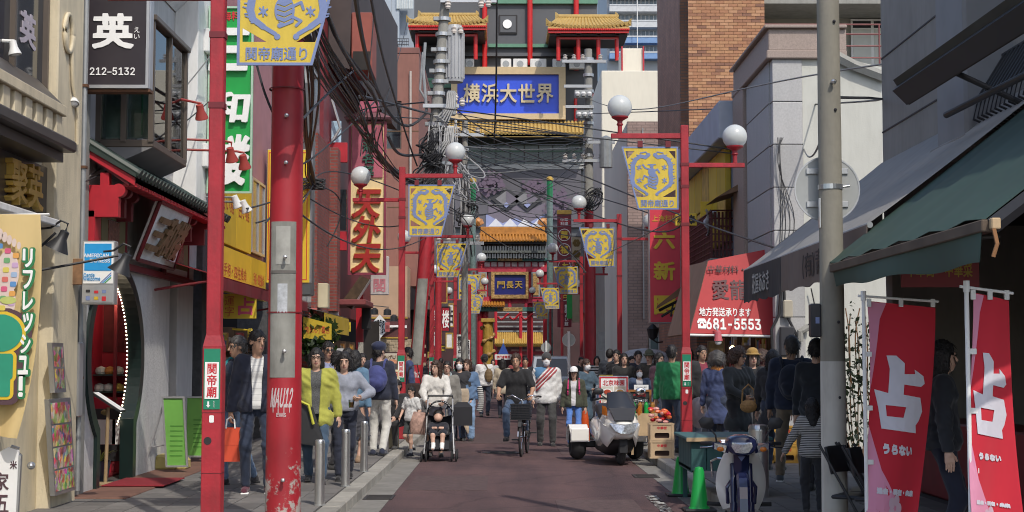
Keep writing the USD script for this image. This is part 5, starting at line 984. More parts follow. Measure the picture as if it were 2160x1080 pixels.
# backdrop buildings
t = Thing('pale_blue_block', 'pale blue-grey office block behind the terracotta building', 'building', (-20,190,0))
BY = 190.0
t.part('wall', box(P(700,0, BY)[0], P(842,0, BY)[0], BY, BY+20,0,60), mat('pale_blue_cladding', (.36,.41,.47),.5,.05,.1),world=1)
t.part('wing', box(P(842,0, BY)[0], P(905,0, BY)[0], BY+2, BY+22,0,60), mat('grey_blue_cladding', (.27,.31,.36),.5,.05,.1),world=1)
w = t.part('window_strip', box(P(836,0, BY)[0], P(872,0, BY)[0], BY-.2, BY, P(0,18, BY)[2], P(0,-30, BY)[2]), mat('pale_window', (.45,.5,.52),.2),world=1)
for i in range(7): t.part('mullion', box(P(838+5*i, 0, BY)[0], P(838.7+5*i, 0, BY)[0], BY-.3, BY-.2, P(0,18, BY)[2], P(0,-30, BY)[2]), WHITE, parent=w,world=1)
for i in range(6): t.part('joint', box(P(716+22*i, 0, BY)[0], P(716.6+22*i, 0, BY)[0], BY-.06, BY, 0,60), GREY,world=1)
t = Thing('rooftop_house', 'white rooftop block with a small railing above the terracotta parapet', 'building', (-9,75,0))
t.part('wall', box(P(780,0,78)[0], P(832,0,78)[0],78,82,9, P(0,76,78)[2],.05), WHITE,world=1); t.part('parapet', box(P(778,0,78)[0], P(834,0,78)[0],77.9,82, P(0,76,78)[2], P(0,69,78)[2]), GREY,world=1)
t.part('railing', J([box(P(834,0,79)[0], P(862,0,79)[0],79,79.05, P(0, y+1,79)[2], P(0, y, 79)[2]) for y in (80,86,92)]+[box(P(834+4*i, 0,79)[0], P(834.8+4*i, 0,79)[0],79,79.05, P(0,96,79)[2], P(0,80,79)[2]) for i in range(8)]), INK,world=1)
t = Thing('apartment_tower', 'pale grey apartment tower with stacked balconies behind the theatre', 'building', (18,210,0))
AY = 210.0; ax = lambda p: P(p, 0, AY)[0]; az = lambda p: P(1300, p, AY)[2]
t.part('wall', box(ax(1280), ax(1410), AY, AY+20,0,62), mat('pale_grey_tower', (.40,.42,.44),.7,.06,.2),world=1)
for i, y in enumerate((-14,17,50,83,116)):
    bal = t.part('balcony', box(ax(1284), ax(1410), AY-1.5, AY, az(y+12), az(y)),(mat('balcony_white', (.52,.54,.56),.6), mat('balcony_blue', (.16,.28,.5),.5))[i in (3,4)],world=1)
    t.part('balcony_rail', box(ax(1284), ax(1410), AY-1.55, AY-1.4, az(y), az(y-3)), ALUS, parent=bal,world=1)
    for k in range(7):
        wv = t.part('window', box(ax(1286+17*k), ax(1299+17*k), AY-.1, AY, az(y-1), az(y-17)), mat('tower_window', (.12,.15,.17),.12),world=1); t.part('sash', box(ax(1292+17*k), ax(1293+17*k), AY-.15, AY-.1, az(y-1), az(y-17)), WHITE, parent=wv,world=1)
t.part('antenna', cyl((ax(1340), AY-3, az(110)),(ax(1340), AY-3, az(5)),.07, n=6), WHITE,world=1)
# ============================================================ lamp posts and street banners
GLOBE = mat('opal_globe', (.52,.54,.53),.22,.03,1)
def banner_shapes():
    "outline, holes and emblem of a street banner: 0.9 m across the top, straight edge at x = 0, slanting edge on +x"
    out = Polygon([(0,0),(.90,0),(.64,-1.0),(0,-1.0)])
    holes = [Polygon([(.045,-.07),(.15,-.07),(.045,-.2)]), Polygon([(.835,-.07),(.69,-.07),(.805,-.2)]), Polygon([(.045,-.68),(.045,-.8),(.25,-.8)]), Polygon([(.715,-.66),(.66,-.8),(.50,-.8)])]
    arc = lambda s: [(.42+s*x, y) for x, y in ((.05,-.13),(.10,-.17),(.18,-.15),(.26,-.21),(.30,-.30),(.295,-.42),(.31,-.52),(.29,-.60),(.20,-.67),(.10,-.73))]
    em = []
    for s in (1,-1):
        p = A(arc(s)); wd = [.028,.03,.026,.034,.036,.034,.033,.028,.022,.014]
        em += [LineString(p[i:i+2]).buffer((wd[i]+wd[i+1])/2) for i in range(9)]
        em += [LineString([p[0],(p[0][0]+s*.04,-.085),(p[0][0]+s*.13,-.10)]).buffer(.009), Point(.42+s*.08,-.755).buffer(.026)]
        em += [LineString([p[i], p[i]+A([s*.06,.02])]).buffer(.006) for i in range(2,9)]+[LineString([(p[i]+p[i+1])/2,(p[i]+p[i+1])/2+A([s*.055,.0])]).buffer(.006) for i in range(2,8)]
        em += [Point(.42+s*.2, y).buffer(.022) for y in (-.33,-.54)]+[LineString([(.42+s*.2+a, y+b),(.42+s*.2-a, y-b)]).buffer(.007) for y in (-.33,-.54) for a, b in ((.035,.02),(-.03,.03),(.0,.04))]
    em += [affinity.scale(Point(.40,-.53).buffer(1),.085,.12), affinity.scale(Point(.42,-.40).buffer(1),.06,.06), Point(.42,-.31).buffer(.03), LineString([(.36,-.285),(.48,-.285)]).buffer(.008)]
    em += [LineString([(.42,-.37),(.52,-.34),(.56,-.29)]).buffer(.013), LineString([(.42,-.4),(.33,-.36),(.3,-.41)]).buffer(.013), LineString([(.46,-.5),(.54,-.46),(.56,-.52)]).buffer(.012), LineString([(.46,-.58),(.54,-.62),(.5,-.66)]).buffer(.012), LineString([(.46,-.62),(.36,-.66)]).buffer(.02)]
    g = union_all(em).difference(union_all([LineString([(.34,-.48-.045*i),(.40,-.50-.045*i),(.46,-.47-.045*i)]).buffer(.005) for i in range(4)]))
    return out, holes, g
BAN = banner_shapes()
def make_banner(s, loc, label, k=1.0):
    out, holes, em = BAN
    t = Thing('street_banner', label, 'banner', loc, group=None)
    fl = (lambda g: affinity.scale(g, s*k, k, origin=(0,0)))
    pl = out.difference(union_all(holes))
    rim = out.difference(out.buffer(-.024))
    st = lambda g, d, z=0: fr(mv(ext(fl(g), d),(0,0, z)),(0,0,0), **CAMF)
    t.part('panel', st(pl, .012), mat('banner_yellow', (.62,.45,.05),.5,.1,2, dirt=.4)); t.part('rim', st(rim, .02,-.004), BLUEG); t.part('emblem', st(em, .005,.0125), BLUEG)
    t.part('lettering', fr(ext(affinity.translate(text('関帝廟通り', fit=(.52*k, .115*k), st=3), s*.335*k, -.90*k),.005),(0,-.0125,0), **CAMF), BLUEG)
    for x in (.16,.6): t.part('hanger', box(s*x*k-.04, s*x*k+.04,-.03,.03,-.01,.09), DKRED)
    return t
def make_post(s, loc, label, cat='lamp post', group=None, lower=True):
    t = Thing('lamp_post', label, cat, loc, group=group)
    t.part('shaft', box(-.06,.06,-.06,.06,1.6,5.2,.008), REDP)
    t.part('base_box', J(box(-.082,.082,-.082,.082,0,1.6,.006), hull([(a, b, 1.6) for a in (-.08,.08) for b in (-.08,.08)]+[(a, b, 1.7) for a in (-.058,.058) for b in (-.058,.058)])), REDP)
    for z in (.55,1.05): t.part('seam', box(-.084,.084,-.084,.084, z, z+.006), DKRED)
    p = t.part('name_plate', fr(ext(sbox(-.068,1.08,.068,1.58),.006),(0,-.083,0), **CAMF), mat('plate_green', (.015,.20,.11),.4))
    pp = t.part('name_field', fr(ext(sbox(-.058,1.165,.058,1.47),.003),(0,-.09,0), **CAMF), WINK, parent=p)
    t.part('lettering', fr(ext(affinity.translate(text('関帝廟', fit=(.085,.28), vert=True, st=2),0,1.318),.002),(0,-.0935,0), **CAMF), RINK, parent=p)
    ar = union_all([sbox(-.035,1.11,-.02,1.145), Polygon([(-.045,1.115),(-.01,1.115),(-.0275,1.092)])])
    t.part('arrow', fr(ext(ar, .002),(0,-.0905,0), **CAMF), WINK, parent=p)
    t.part('lettering', fr(ext(affinity.translate(text('もとまち', h=.014, vert=True, st=0),.02,1.122),.002),(0,-.0905,0), **CAMF), WINK, parent=p)
    def lamp(x, z):
        t.part('lamp_stem', lathe([(.035, z),(.035, z+.12),(.055, z+.14),(.04, z+.17),(.045, z+.2),(.13, z+.25),(.135, z+.27),(0, z+.27)],14,(x, 0,0)), REDP, smooth=40)
        t.part('globe', sph((x, 0, z+.42),.195,24), GLOBE, smooth=True)
    t.part('street_arm', box(min(0, s*1.16), max(0, s*1.16),-.035,.035,4.99,5.07,.006), REDP); lamp(s*1.02,5.07)
    t.part('pavement_arm', box(min(0,-s*.95), max(0,-s*.95),-.035,.035,4.53,4.6,.006), REDP); lamp(-s*.8,4.6)
    for z in (4.2,4.55,3.6): t.part('band', box(-.066,.066,-.066,.066, z, z+.05), DKRED)
    t.part('sticker', fr(ext(Point(0,0).buffer(.032),.002),(-.03,-.083,.82), **CAMF), INK); t.part('sticker', fr(ext(rr(.04,.06,.01),.002),(.0,-.083,1.0), **CAMF), WINK)
    return t
lefts = ((-2.41,12.9),(-1.94,29.5),(-2.03,44.0),(-1.86,60.0),(-1.95,78.0))
rights = ((2.87,24.2),(2.95,39.0),(2.8,55.0),(2.72,71.0),(2.7,88.0))
LL = ('nearest red lamp post on the left pavement before the white shop', 'second red lamp post on the left, beside the red tower of cables', 'third red lamp post on the left, behind the pram', 'fourth red lamp post on the left side of the street', 'fifth and farthest red lamp post on the left')
RL_ = ('nearest red lamp post on the right, beside the red shop awning', 'second red lamp post on the right beyond the three-wheeler', 'third red lamp post on the right side of the street', 'fourth red lamp post on the right side of the street', 'fifth and farthest red lamp post on the right')
pl_ = make_post(1,(lefts[0][0], lefts[0][1],.12), LL[0], group='red lamp posts along the street')
pr_ = make_post(-1,(rights[0][0], rights[0][1],.12), RL_[0], group='red lamp posts along the street')
for (x, y), lab in zip(lefts[1:], LL[1:]): pl_.copy((x, y, .12),0, lab)
for (x, y), lab in zip(rights[1:], RL_[1:]): pr_.copy((x, y, .12),0, lab)
BLN = ('big near yellow dragon banner cut by the top edge above the painted utility pole', 'yellow dragon banner on the second left lamp post', 'yellow dragon banner on the third left lamp post', 'yellow dragon banner on the fourth left lamp post', 'small far yellow dragon banner on the fifth left lamp post')
BRN = ('yellow dragon banner on the nearest right lamp post', 'yellow dragon banner on the second right lamp post', 'yellow dragon banner on the third right lamp post', 'yellow dragon banner on the fourth right lamp post', 'small far yellow dragon banner on the fifth right lamp post')
bl0 = make_banner(1,(lefts[0][0]+.16, lefts[0][1]-.0,5.12-.03), BLN[0]); tag(bl0.prim, group='yellow dragon banners on lamp posts')
br0 = make_banner(-1,(rights[0][0]-.1, rights[0][1],4.98), BRN[0]); tag(br0.prim, group='yellow dragon banners on lamp posts')
for (x, y), lab in zip(lefts[1:], BLN[1:]): bl0.copy((x+.12, y, 4.98),0, lab)
for (x, y), lab in zip(rights[1:], BRN[1:]): br0.copy((x-.12, y, 4.98),0, lab)
# ============================================================ utility poles
bolt = lambda o, d, L=.07: J(cyl(o, A(o)+A(d)*L, .012, n=8), sph(A(o)+A(d)*L, (.02,.02,.02),8))
chip = usdkit.material(stage, '/World/Looks/chipped_pole_paint', {
    't': ('texture_coordinate', {}), 'n': ('noise_texture', {'scale': 5.0, 'detail': 10.0, 'roughness': .72}), 's': ('separate_xyz', {}), 'mr': ('map_range', {'from_min': 0.0, 'from_max': 1.6, 'to_min': .24, 'to_max': -.14, 'clamp': True}), 'a': ('math', {'math_type': 'add'}),
    'r': ('rgb_ramp', {'ramp': [(.66,(.36,.02,.03)),(.70,(.40,.36,.33))]}), 'n2': ('noise_texture', {'scale': 2.0, 'detail': 6.0}), 'r2': ('rgb_ramp', {'ramp': [(.3,(.72,)*3),(.7,(1.12,)*3)]}), 'm': ('mix', {'mix_type': 'multiply', 'fac': 1.0}), 'p': ('principled_bsdf', {'roughness': .5}), 'b': ('bump', {'distance': .003})},
    [('t.object', 'n.vector'),('t.object', 's.vector'),('s.z', 'mr.value'),('n.fac', 'a.value1'),('mr.result', 'a.value2'),('a.value', 'r.fac'),('r.color', 'm.color1'),('t.object', 'n2.vector'),('n2.fac', 'r2.fac'),('r2.color', 'm.color2'),('m.color', 'p.base_color'),('n.fac', 'b.height'),('b.normal', 'p.normal')], surface='p.BSDF')
Yp = 13.7; Xp = -(1061-601)/F*Yp-.0
t = Thing('utility_pole', 'thick red painted utility pole with bare grey patch and graffiti on the left pavement', 'utility pole', (Xp, Yp, .12))
t.part('shaft', cyl((0,0,-.1),(.02,0,9),.158,.118,32), chip, smooth=40)
def patch(z0, z1, a, r, g=14):
    return grid(lambda u, v: [r*np.sin((u-.5)*2*a),-r*np.cos((u-.5)*2*a), z0+(z1-z0)*v], g, 4,.003)
zc = lambda py: P(600, py, Yp)[2]-.12
pt_ = t.part('bare_patch', patch(zc(796), zc(470),.80,.154), mat('bare_concrete_patch', (.24,.24,.215),.75,.3,3, dirt=.55), world=False, smooth=True)
t.part('patch_band', patch(zc(578), zc(572),.8,.158), mat('patch_dark', (.12,.11,.1),.8), parent=pt_)
t.part('paint_scrape', patch(zc(560), zc(480),.42,.1575), mat('pale_scrape', (.33,.33,.30),.7,.25,6), parent=pt_)
t.part('drip', patch(zc(660), zc(600),.28,.1575), mat('pale_drip', (.42,.44,.46),.6,.3,20), parent=pt_)
for py in (252,350,546,742,1010):
    t.part('step_bolt', bolt((.01,-.14, zc(py)),(.25,-1,.05)), STEEL)
for z in (1.9,4.35,3.9): t.part('band', lathe([(.158, z),(.158, z+.012),(.14, z+.012)],32), DKRED)
gf = text('MAU12', fit=(.2,.17), st=4, slant=.12); gf = gf.union(union_all([sbox(-.08+.05*i, -.13-.02*(i % 3),-.074+.05*i, -.06) for i in range(4)]))
def curved(g, z, r): v, f = ext(g, .002); a = v[:, 0]/r; return np.stack([(r+v[:, 2])*np.sin(a),-(r+v[:, 2])*np.cos(a), z+v[:, 1]],1), f
t.part('graffiti', curved(gf.segmentize(.02), zc(838),.153), mat('pale_spray', (.52,.45,.45),.6))
t.part('graffiti', curved(text('EWS', fit=(.085,.035), st=3), zc(874),.154), _M['pale_spray'])
# concrete pole on the right
Yq = 12.3; Xq = (1756-1061)/F*Yq
t = Thing('utility_pole', 'bare grey concrete utility pole with a white painted foot in front of the fortune flags', 'utility pole', (Xq, Yq, 0))
t.part('shaft', cyl((0,0,0),(0,0,8),.102,.078,32), mat('pole_concrete', (.235,.22,.18),.8,.12,3, dirt=.35, bump=.002), smooth=40)
z0 = P(1756,762, Yq)[2]
t.part('white_band', lathe([(.1035,0),(.0995, z0),(.09, z0)],32), mat('worn_white_band', (.52,.5,.44),.6,.12,2, dirt=.5), smooth=40)
for py, a in ((50,.2),(175,.1),(235,0),(680,.3),(838,.2)): t.part('step_hole', sph((.03,-.09, P(1756, py, Yq)[2]),.014,8), INK)
t.part('step_bolt', bolt((0,-.08, P(0,176, Yq)[2]),(.2,-1,0),.05), STEEL)
t.part('pole_tag', box(-.1,-.09,-.05,.0, P(0,480, Yq)[2], P(0,418, Yq)[2]), ALUS)
t = Thing('round_sign', 'back of a round grey road sign clamped to the concrete pole', 'road sign', (Xq, Yq+.13, P(1755,395, Yq)[2]))
t.part('disc', fr(lathe([(0,0),(.262,0),(.262,.004),(0,.004)],40),(0,0,0),(1,0,0),(0,0,1)), mat('sign_back_grey', (.36,.37,.36),.45,.1,3, metal=.2)); t.part('rim', fr(lathe([(.255,-.006),(.268,-.006),(.268,.008),(.255,.008)],40),(0,0,0),(1,0,0),(0,0,1)), ALUS)
for z in (-.15,.12): t.part('rail', box(-.17,.17,-.02,-.006, z, z+.05,.004), ALUS); t.part('lettering', fr(ext(text('1', h=.04, st=1),.002),(.09,-.021, z+.025), **CAMF), INK)
t.part('clamp', lathe([(.088,-.02),(.1,-.02),(.1,.02),(.088,.02)],24,(0,-.13,0)), STEEL); t.part('clamp_bolt', cyl((.09,-.15,0),(.15,-.15,.01),.012), STEEL); t.part('sticker', fr(ext(rr(.07,.05),.002),(.07,-.006,-.03), **CAMF), WINK)
t = Thing('pole_box', 'small dark box clamped to the left side of the concrete pole', 'box', P(1719,676, Yq)); t.part('case', cbox((0,0,0),(.085,.1,.27),.012), mat('dark_box_blue', (.02,.022,.028),.4)); t.part('label_plate', cbox((.01,-.052,0),(.03,.004,.05)), BLUEG)
t.part('bracket', cbox((.06,0,0),(.06,.03,.05)), GREY)
# leaning red pole with the transformer
base = A([P(868,800,34)[0],34,.12]); top = P(941,-20,34.0)
kq = (top-base)/(top[2]-base[2])
t = Thing('leaning_utility_pole', 'leaning utility pole, red below and grey above, loaded with cables and a transformer', 'utility pole', base)
zr = P(0,395,34)[2]-.12; zt = top[2]-.12
t.part('red_shaft', cyl((0,0,0), kq*zr, .16,.135,24), REDP, smooth=40); t.part('grey_shaft', cyl(kq*zr, kq*zt, .134,.105,24), CONC, smooth=40)
za, zb = P(0,770,34)[2]-.12, P(0,588,34)[2]-.12
t.part('bare_patch', J((lambda m: (m[0]+kq*[1,1,0]*m[0][:, 2:3]*[1,1,0], m[1]))(patch(za, zb, .8,.155))), mat('bare_concrete_patch', (.24,.24,.215)), smooth=True)
t.part('graffiti', mv(curved(text('Wh2', fit=(.22,.13), st=4),0,.158), kq*(P(0,790,34)[2]-.12)), _M['pale_spray'])
for i, py in enumerate((40,72,105,130,150,172,197,225,262,300,345)):
    c = kq*(P(0, py, 34)[2]-.12); t.part('band', lathe([(.135,-.04),(.16,-.04),(.16,.04),(.135,.04)],16, c), ALUS); t.part('clamp', cbox(c+[(.16 if i % 2 else -.17),-.06,0],(.12,.12,.09),.01), GREY)
for py, L0, L1 in ((4,-.1,1.15),(225,-.3,.5),(345,-.2,.6)): c = kq*(P(0, py, 34)[2]-.12); t.part('cross_arm', box(c[0]+L0, c[0]+L1, c[1]-.2, c[1]-.12, c[2]-.04, c[2]+.04), ALUS)
ins = mat('brown_white_insulator', (.55,.5,.45),.25)
for px, py in ((945,10),(1015,8),(1030,6),(960,205),(975,215)): t.part('insulator', lathe([(.03,-.1),(.07,-.06),(.05,-.03),(.08,0),(.05,.04),(.07,.07),(0,.1)],10, P(px, py, 33.8)-base), ins)
t.part('conduit', J([tube([P(900,235,33.9)-base, P(893,150,33.9)-base, P(897,90,33.9)-base],.035,7), tube([P(898,210,33.9)-base, P(886,190,33.9)-base, P(892,110,33.9)-base],.025,7)]), GREY)
t = Thing('transformer', 'grey ribbed pole transformer hanging beside the leaning pole', 'transformer', P(958,112,34.1))
t.part('tank', lathe([(.0,-.66),(.2,-.66),(.21,-.6),(.21,.5),(.17,.62),(0,.66)],20), mat('transformer_grey', (.36,.37,.38),.45,.08))
for i in range(18): a = i*math.pi/9; t.part('rib', rot(box(.2,.235,-.012,.012,-.58,.45), i*20), _M['transformer_grey'])
for x in (-.05,.1): t.part('bushing', lathe([(.05,0),(.065,.05),(.04,.09),(.06,.13),(0,.17)],10,(x+.05,-.2,.4)), ins)
t.part('hanger', cbox((-.25,0,.1),(.2,.1,.3),.01), GREY)
for i, (px, py, w, h, m, lab) in enumerate(((952,218,.2,.55, GREY, 'pale grey cable junction box right of the leaning pole with looping conduits'),(948,290,.22,.5, mat('pale_terminal', (.42,.42,.42),.5), 'pale terminal box with fan of grey conduits below the junction box'),(918,292,.2,.3, BLACK, 'small black cable closure in the tangle on the leaning pole'),(926,322,.25,.2, BLACK, 'lower black cable closure on the leaning pole'))):
    s = Thing('cable_box', lab, 'junction box', P(px, py, 33.7)); s.part('case', cbox((0,0,0),(w, .15, h),.03), m)
    s.part('conduit', J([tube([(-w*.4+w*.8*k/4,-.09, h*.5-.05),(-w*.5+w*.8*k/4,-.12,-h*.2),(-.28+.05*k, -.1,-h*.55-.04*k),(-.42,0,-h*.5)],.02,6) for k in range(5)]), m if m is BLACK else mat('grey_conduit', (.4,.4,.39),.5))
# other poles
for px, py0, Y, red, r, lab in ((980,256,48, None, .12, 'grey utility pole behind the leaning pole, carrying insulators'),(1243,104,52,445,.17, 'tall grey utility pole with red painted foot on the right before the beige building'),(924,560,68,0,.16, 'red painted pole on the far left carrying fortune signs'),(975,660,51.5,0,.12, 'short red pole carrying the white fortune signs'),(988,600,54,0,.1, 'thin red pole beside the white fortune signs'),(1250,560,60,0,.14, 'red pole beside the tall grey pole on the right')):
    b = A([P(px, 700, Y)[0], Y, .12]); zt = P(px, py0, Y)[2]-.12; s = Thing('utility_pole', lab, 'utility pole', b)
    zr = 0 if red is None else (P(px, red, Y)[2]-.12 if red else zt)
    if zr: s.part('red_shaft', cyl((0,0,0),(0,0, zr), r, r*.92,18), REDP, smooth=40)
    if zr < zt: s.part('grey_shaft', cyl((0,0, zr),(0,0, zt), r*.95, r*.75,18), CONC, smooth=40)
    if red is None or red > 1:
        for k in range(7):
            z = zt-.35-k*.55
            s.part('band', lathe([(r*.8,-.05),(r*1.05,-.05),(r*1.05,.05),(r*.8,.05)],14,(0,0, z)), ALUS)
        for k in range(2): s.part('cross_arm', box(-.9,.6,-.2,-.1, zt-.5-k*3.4, zt-.4-k*3.4), ALUS); s.part('insulator', J([lathe([(.04,-.1),(.09,-.03),(.05,0),(.08,.06),(0,.1)],8,(x, -.15, zt-.3-k*3.4)) for x in (-.8,-.5,-.2,.4)]), ins)
# tangled loops of spare cable
CAB = mat('black_cable', (.035,.035,.037),.55,.3,3); CABG = mat('grey_cable', (.16,.16,.155),.55,.2); CABL = mat('pale_grey_cable', (.33,.33,.33),.5,.1)
def spline(pts, n=16):
    p = A(pts, float); k = len(p)
    if k == 2: s = np.linspace(0,1, n)[:, None]; q = p[0]*(1-s)+p[1]*s; q[:, 2] -= 4*s[:, 0]*(1-s[:, 0])*np.linalg.norm(p[1]-p[0])*.018; return q
    from scipy.interpolate import CubicSpline
    d = np.r_[0, np.cumsum(np.linalg.norm(np.diff(p, axis=0), axis=1))]; return CubicSpline(d, p)(np.linspace(0, d[-1], n))
def cable(pix, r, m, label, group, n=16, jit=0.0, name='overhead_cable'):
    pts = [P(a+RNG.normal()*jit, b+RNG.normal()*jit, c) for a, b, c in pix]
    solo(name, tube(spline(pts, n), r, 5), m, label, 'cable', group)
B1 = 'black cables in the thick bundle sweeping from upper left to the leaning pole'
for i in range(22):
    x = 632+100*RNG.random()
    cable([(x-60,-60,13.9),(x+8,110+20*RNG.random(),17),(x+72+10*RNG.normal(),225,21.5),(800+9*RNG.normal(),325+6*RNG.normal(),27),(846+3*RNG.normal(),372+5*RNG.normal(),31),(893,388+5*RNG.normal(),34)],.007+.006*RNG.random(), CAB if i % 4 else CABG, 'black cable in the thick bundle sweeping down to the leaning pole', B1,22,2)
B2 = 'black cables hanging down behind the painted pole to the splice by the grey box'
for i in range(12):
    x = 640+12*RNG.normal()
    cable([(x-10,60,14.2),(x+3,200,18),(651+3*RNG.normal(),330,24),(658+5*RNG.normal(),385+6*RNG.normal(),30)],.012+.006*RNG.random(), CAB, 'thin black cable dropping behind the painted pole to the cable knot', B2,14,2)
for i, pix in enumerate(([(660,388,30),(760,372,33),(850,405,34)],[(660,392,30),(720,440,31),(690,520,31)],[(600,470,14),(640,425,22),(662,386,30)],[(560,470,20),(620,415,26),(662,384,30)],[(520,440,22),(600,415,26),(660,382,30)],[(540,470,22),(610,440,26),(660,395,30)],[(640,345,20),(700,300,24),(790,215,28)],[(640,250,15),(700,190,18),(745,150,20)])):
    cable(pix, .014, CAB, 'thin black cable strung from the cable knot by the grey box', 'thin cables around the cable knot', 14)
solo('cable_knot', J([tube([P(658,388,30)+A([.25*math.sin(a*(1.3+.1*k)),.1*math.cos(a*2.1+k),.1*math.cos(a*1.1+k)]) for a in np.linspace(0,7,40)],.012,5) for k in range(8)]), CAB, 'black knot of spliced cables beside the tall grey box sign', 'cable')
HV = (('thick twisted black cable from the top edge down to the leaning pole conduits', [(745,-40,17),(768,100,22),(800,200,27),(840,258,31),(872,262,33),(898,240,34)],.032),('second twisted black cable falling from the top edge to the leaning pole foot', [(780,-20,17),(805,110,22),(832,205,27),(862,300,31),(880,350,33.5)],.018),('looping bundled cable from the dark knot right to the leaning pole', [(818,285,27),(835,318,29),(865,328,32),(895,326,34)],.03),('heavy cable from the knot across to the terminal boxes', [(760,205,21),(830,220,28),(905,240,33),(950,250,40),(1080,268,60),(1250,290,52)],.024),('twisted vertical service cable hanging from the top edge before the blue sign', [(1048,-40,40),(1047,120,42),(1045,230,44),(1042,300,46)],.028))
for lab, pix, r in HV: cable(pix, r, CAB, lab, None, 30)
WL = 'thin wires strung across the street between the poles'
ws = [[(900,395,34),(1100,430,45),(1240,400,52)],[(905,330,34),(1000,340,45),(1240,385,52)],[(960,270,34),(1100,330,40),(1240,310,52)],[(960,260,40),(1180,350,36),(1480,470,26),(1690,540,20)],[(900,430,34),(1060,400,44),(1240,440,52)],[(985,300,48),(1120,340,50),(1240,300,52)],[(985,330,48),(1150,410,44),(1440,470,30)],[(1245,240,52),(1380,235,40),(1620,225,30),(1740,205,13)],[(1245,210,52),(1400,225,36),(1580,185,26),(1900,130,18.4)],[(1245,290,52),(1440,300,30),(1640,330,30)],[(1250,300,52),(1440,312,30),(1600,330,30)],[(980,390,48),(1100,470,44),(1240,500,40)],[(900,350,34),(1020,365,40),(1240,330,52)],[(885,380,34),(1000,420,40),(1120,470,46),(1230,560,52)],[(970,450,48),(1070,520,46),(1230,520,52)],[(1130,455,44),(1190,520,40),(1236,575,38)],[(905,300,34),(990,310,38),(1236,310,52)],[(910,420,34),(985,470,42),(1000,540,50)],[(960,400,40),(1050,345,46),(1236,350,52)],[(985,320,48),(1060,375,44),(1236,455,40)],[(1290,530,39),(1390,480,30),(1440,450,25)],[(1240,410,52),(1340,440,44),(1440,480,30)],[(620,440,15),(760,520,22),(900,500,34)],[(655,420,30),(760,470,32),(850,475,30)],[(1690,290,30),(1740,270,13)],[(790,20,30),(760,330,30)],[(860,40,60),(770,330,40)],[(640,300,15),(560,200,14),(540,130,14)],[(140,400,16.5),(280,300,19),(450,110,22)],[(140,400,16.5),(300,320,19),(440,215,22)],[(905,215,34),(1000,255,50),(1236,262,52)],[(920,180,34),(1100,300,45),(1236,300,52)]]
for k in range(14): ws.append([(900+10*RNG.random(),240+190*RNG.random(),34),(1000+90*RNG.random(),290+190*RNG.random(),44),(1238,270+200*RNG.random(),52)])
for i, pix in enumerate(ws): cable(pix, .006+.003*(i % 3 == 0)+.0002*pix[1][2]*(.5 if i > 31 else 1), CAB if i % 4 else CABG, 'thin dark wire strung over the street between poles', WL, 18)
GL2 = 'pale grey drop conduits fanning from the leaning pole'
for k in range(16):
    x = 905+60*RNG.random(); cable([(x, 250+20*RNG.random(),33.7),(x+8*RNG.normal(),300+10*RNG.normal(),33.6),(x-10+20*RNG.random(),335+20*RNG.random(),33.8),(930+40*RNG.random(),300+90*RNG.random(),36)],.016, CABL, 'pale grey conduit looping below the terminal boxes', GL2,16)
for k in range(16):
    x = 965+22*RNG.random(); cable([(x, 330+30*RNG.random(),48),(x+5*RNG.normal(),420,47.6),(x+6*RNG.normal(),500+60*RNG.random(),48)],.022, CABL if k % 3 else CAB, 'cable hanging in the grey tangle on the second pole', 'cables tangled on the pole behind the leaning pole', 12)
for (px, py, Y) in ((918,305,33.7),(1250,420,51.6),(985,450,47.6),(905,370,33.7)):
    o = P(px, py, Y); solo('cable_coil', J([tube([o+A([.32*math.cos(a)*(.8+.3*math.sin(k)),.1*math.sin(3*a+k),.38*math.sin(a+.4*k)*(.8+.2*math.cos(2*k))]) for a in np.linspace(0,6.6,30)],.016,5) for k in range(9)]), CAB, {918: 'black coil of spare cable on the leaning pole by the terminal box', 1250: 'black coil of spare cable low on the tall right pole', 985: 'black coil of cable on the grey pole behind the leaning pole', 905: 'black coil of cable where the leaning pole turns red'}[px], 'cable')
for (px, py, lab) in ((1265,192, 'grey switch gear with white insulators on the tall right pole'),(1268,235, 'lower grey bracket with lamp on the tall right pole'),(1278,310, 'grey transformer cylinder on the tall right pole')):
    s = Thing('pole_equipment', lab, 'pole equipment', P(px-35*(py < 300), py, 51.7)); s.part('bar', box(-.65,.3,-.1,.0,.1,.2), ALUS)
    if py < 300: s.part('case', box(-.3,.3,-.12,.05,-.25,.02,.02), GREY); s.part('insulator', J([lathe([(.05,-.2),(.09,-.12),(.06,-.06),(0,-.05)],8,(-.2+.2*i, -.18,0)) for i in range(3)]), PLWHITE)
    else: s.part('tank', lathe([(.0,-.7),(.22,-.7),(.22,.3),(0,.4)],16), GREY)
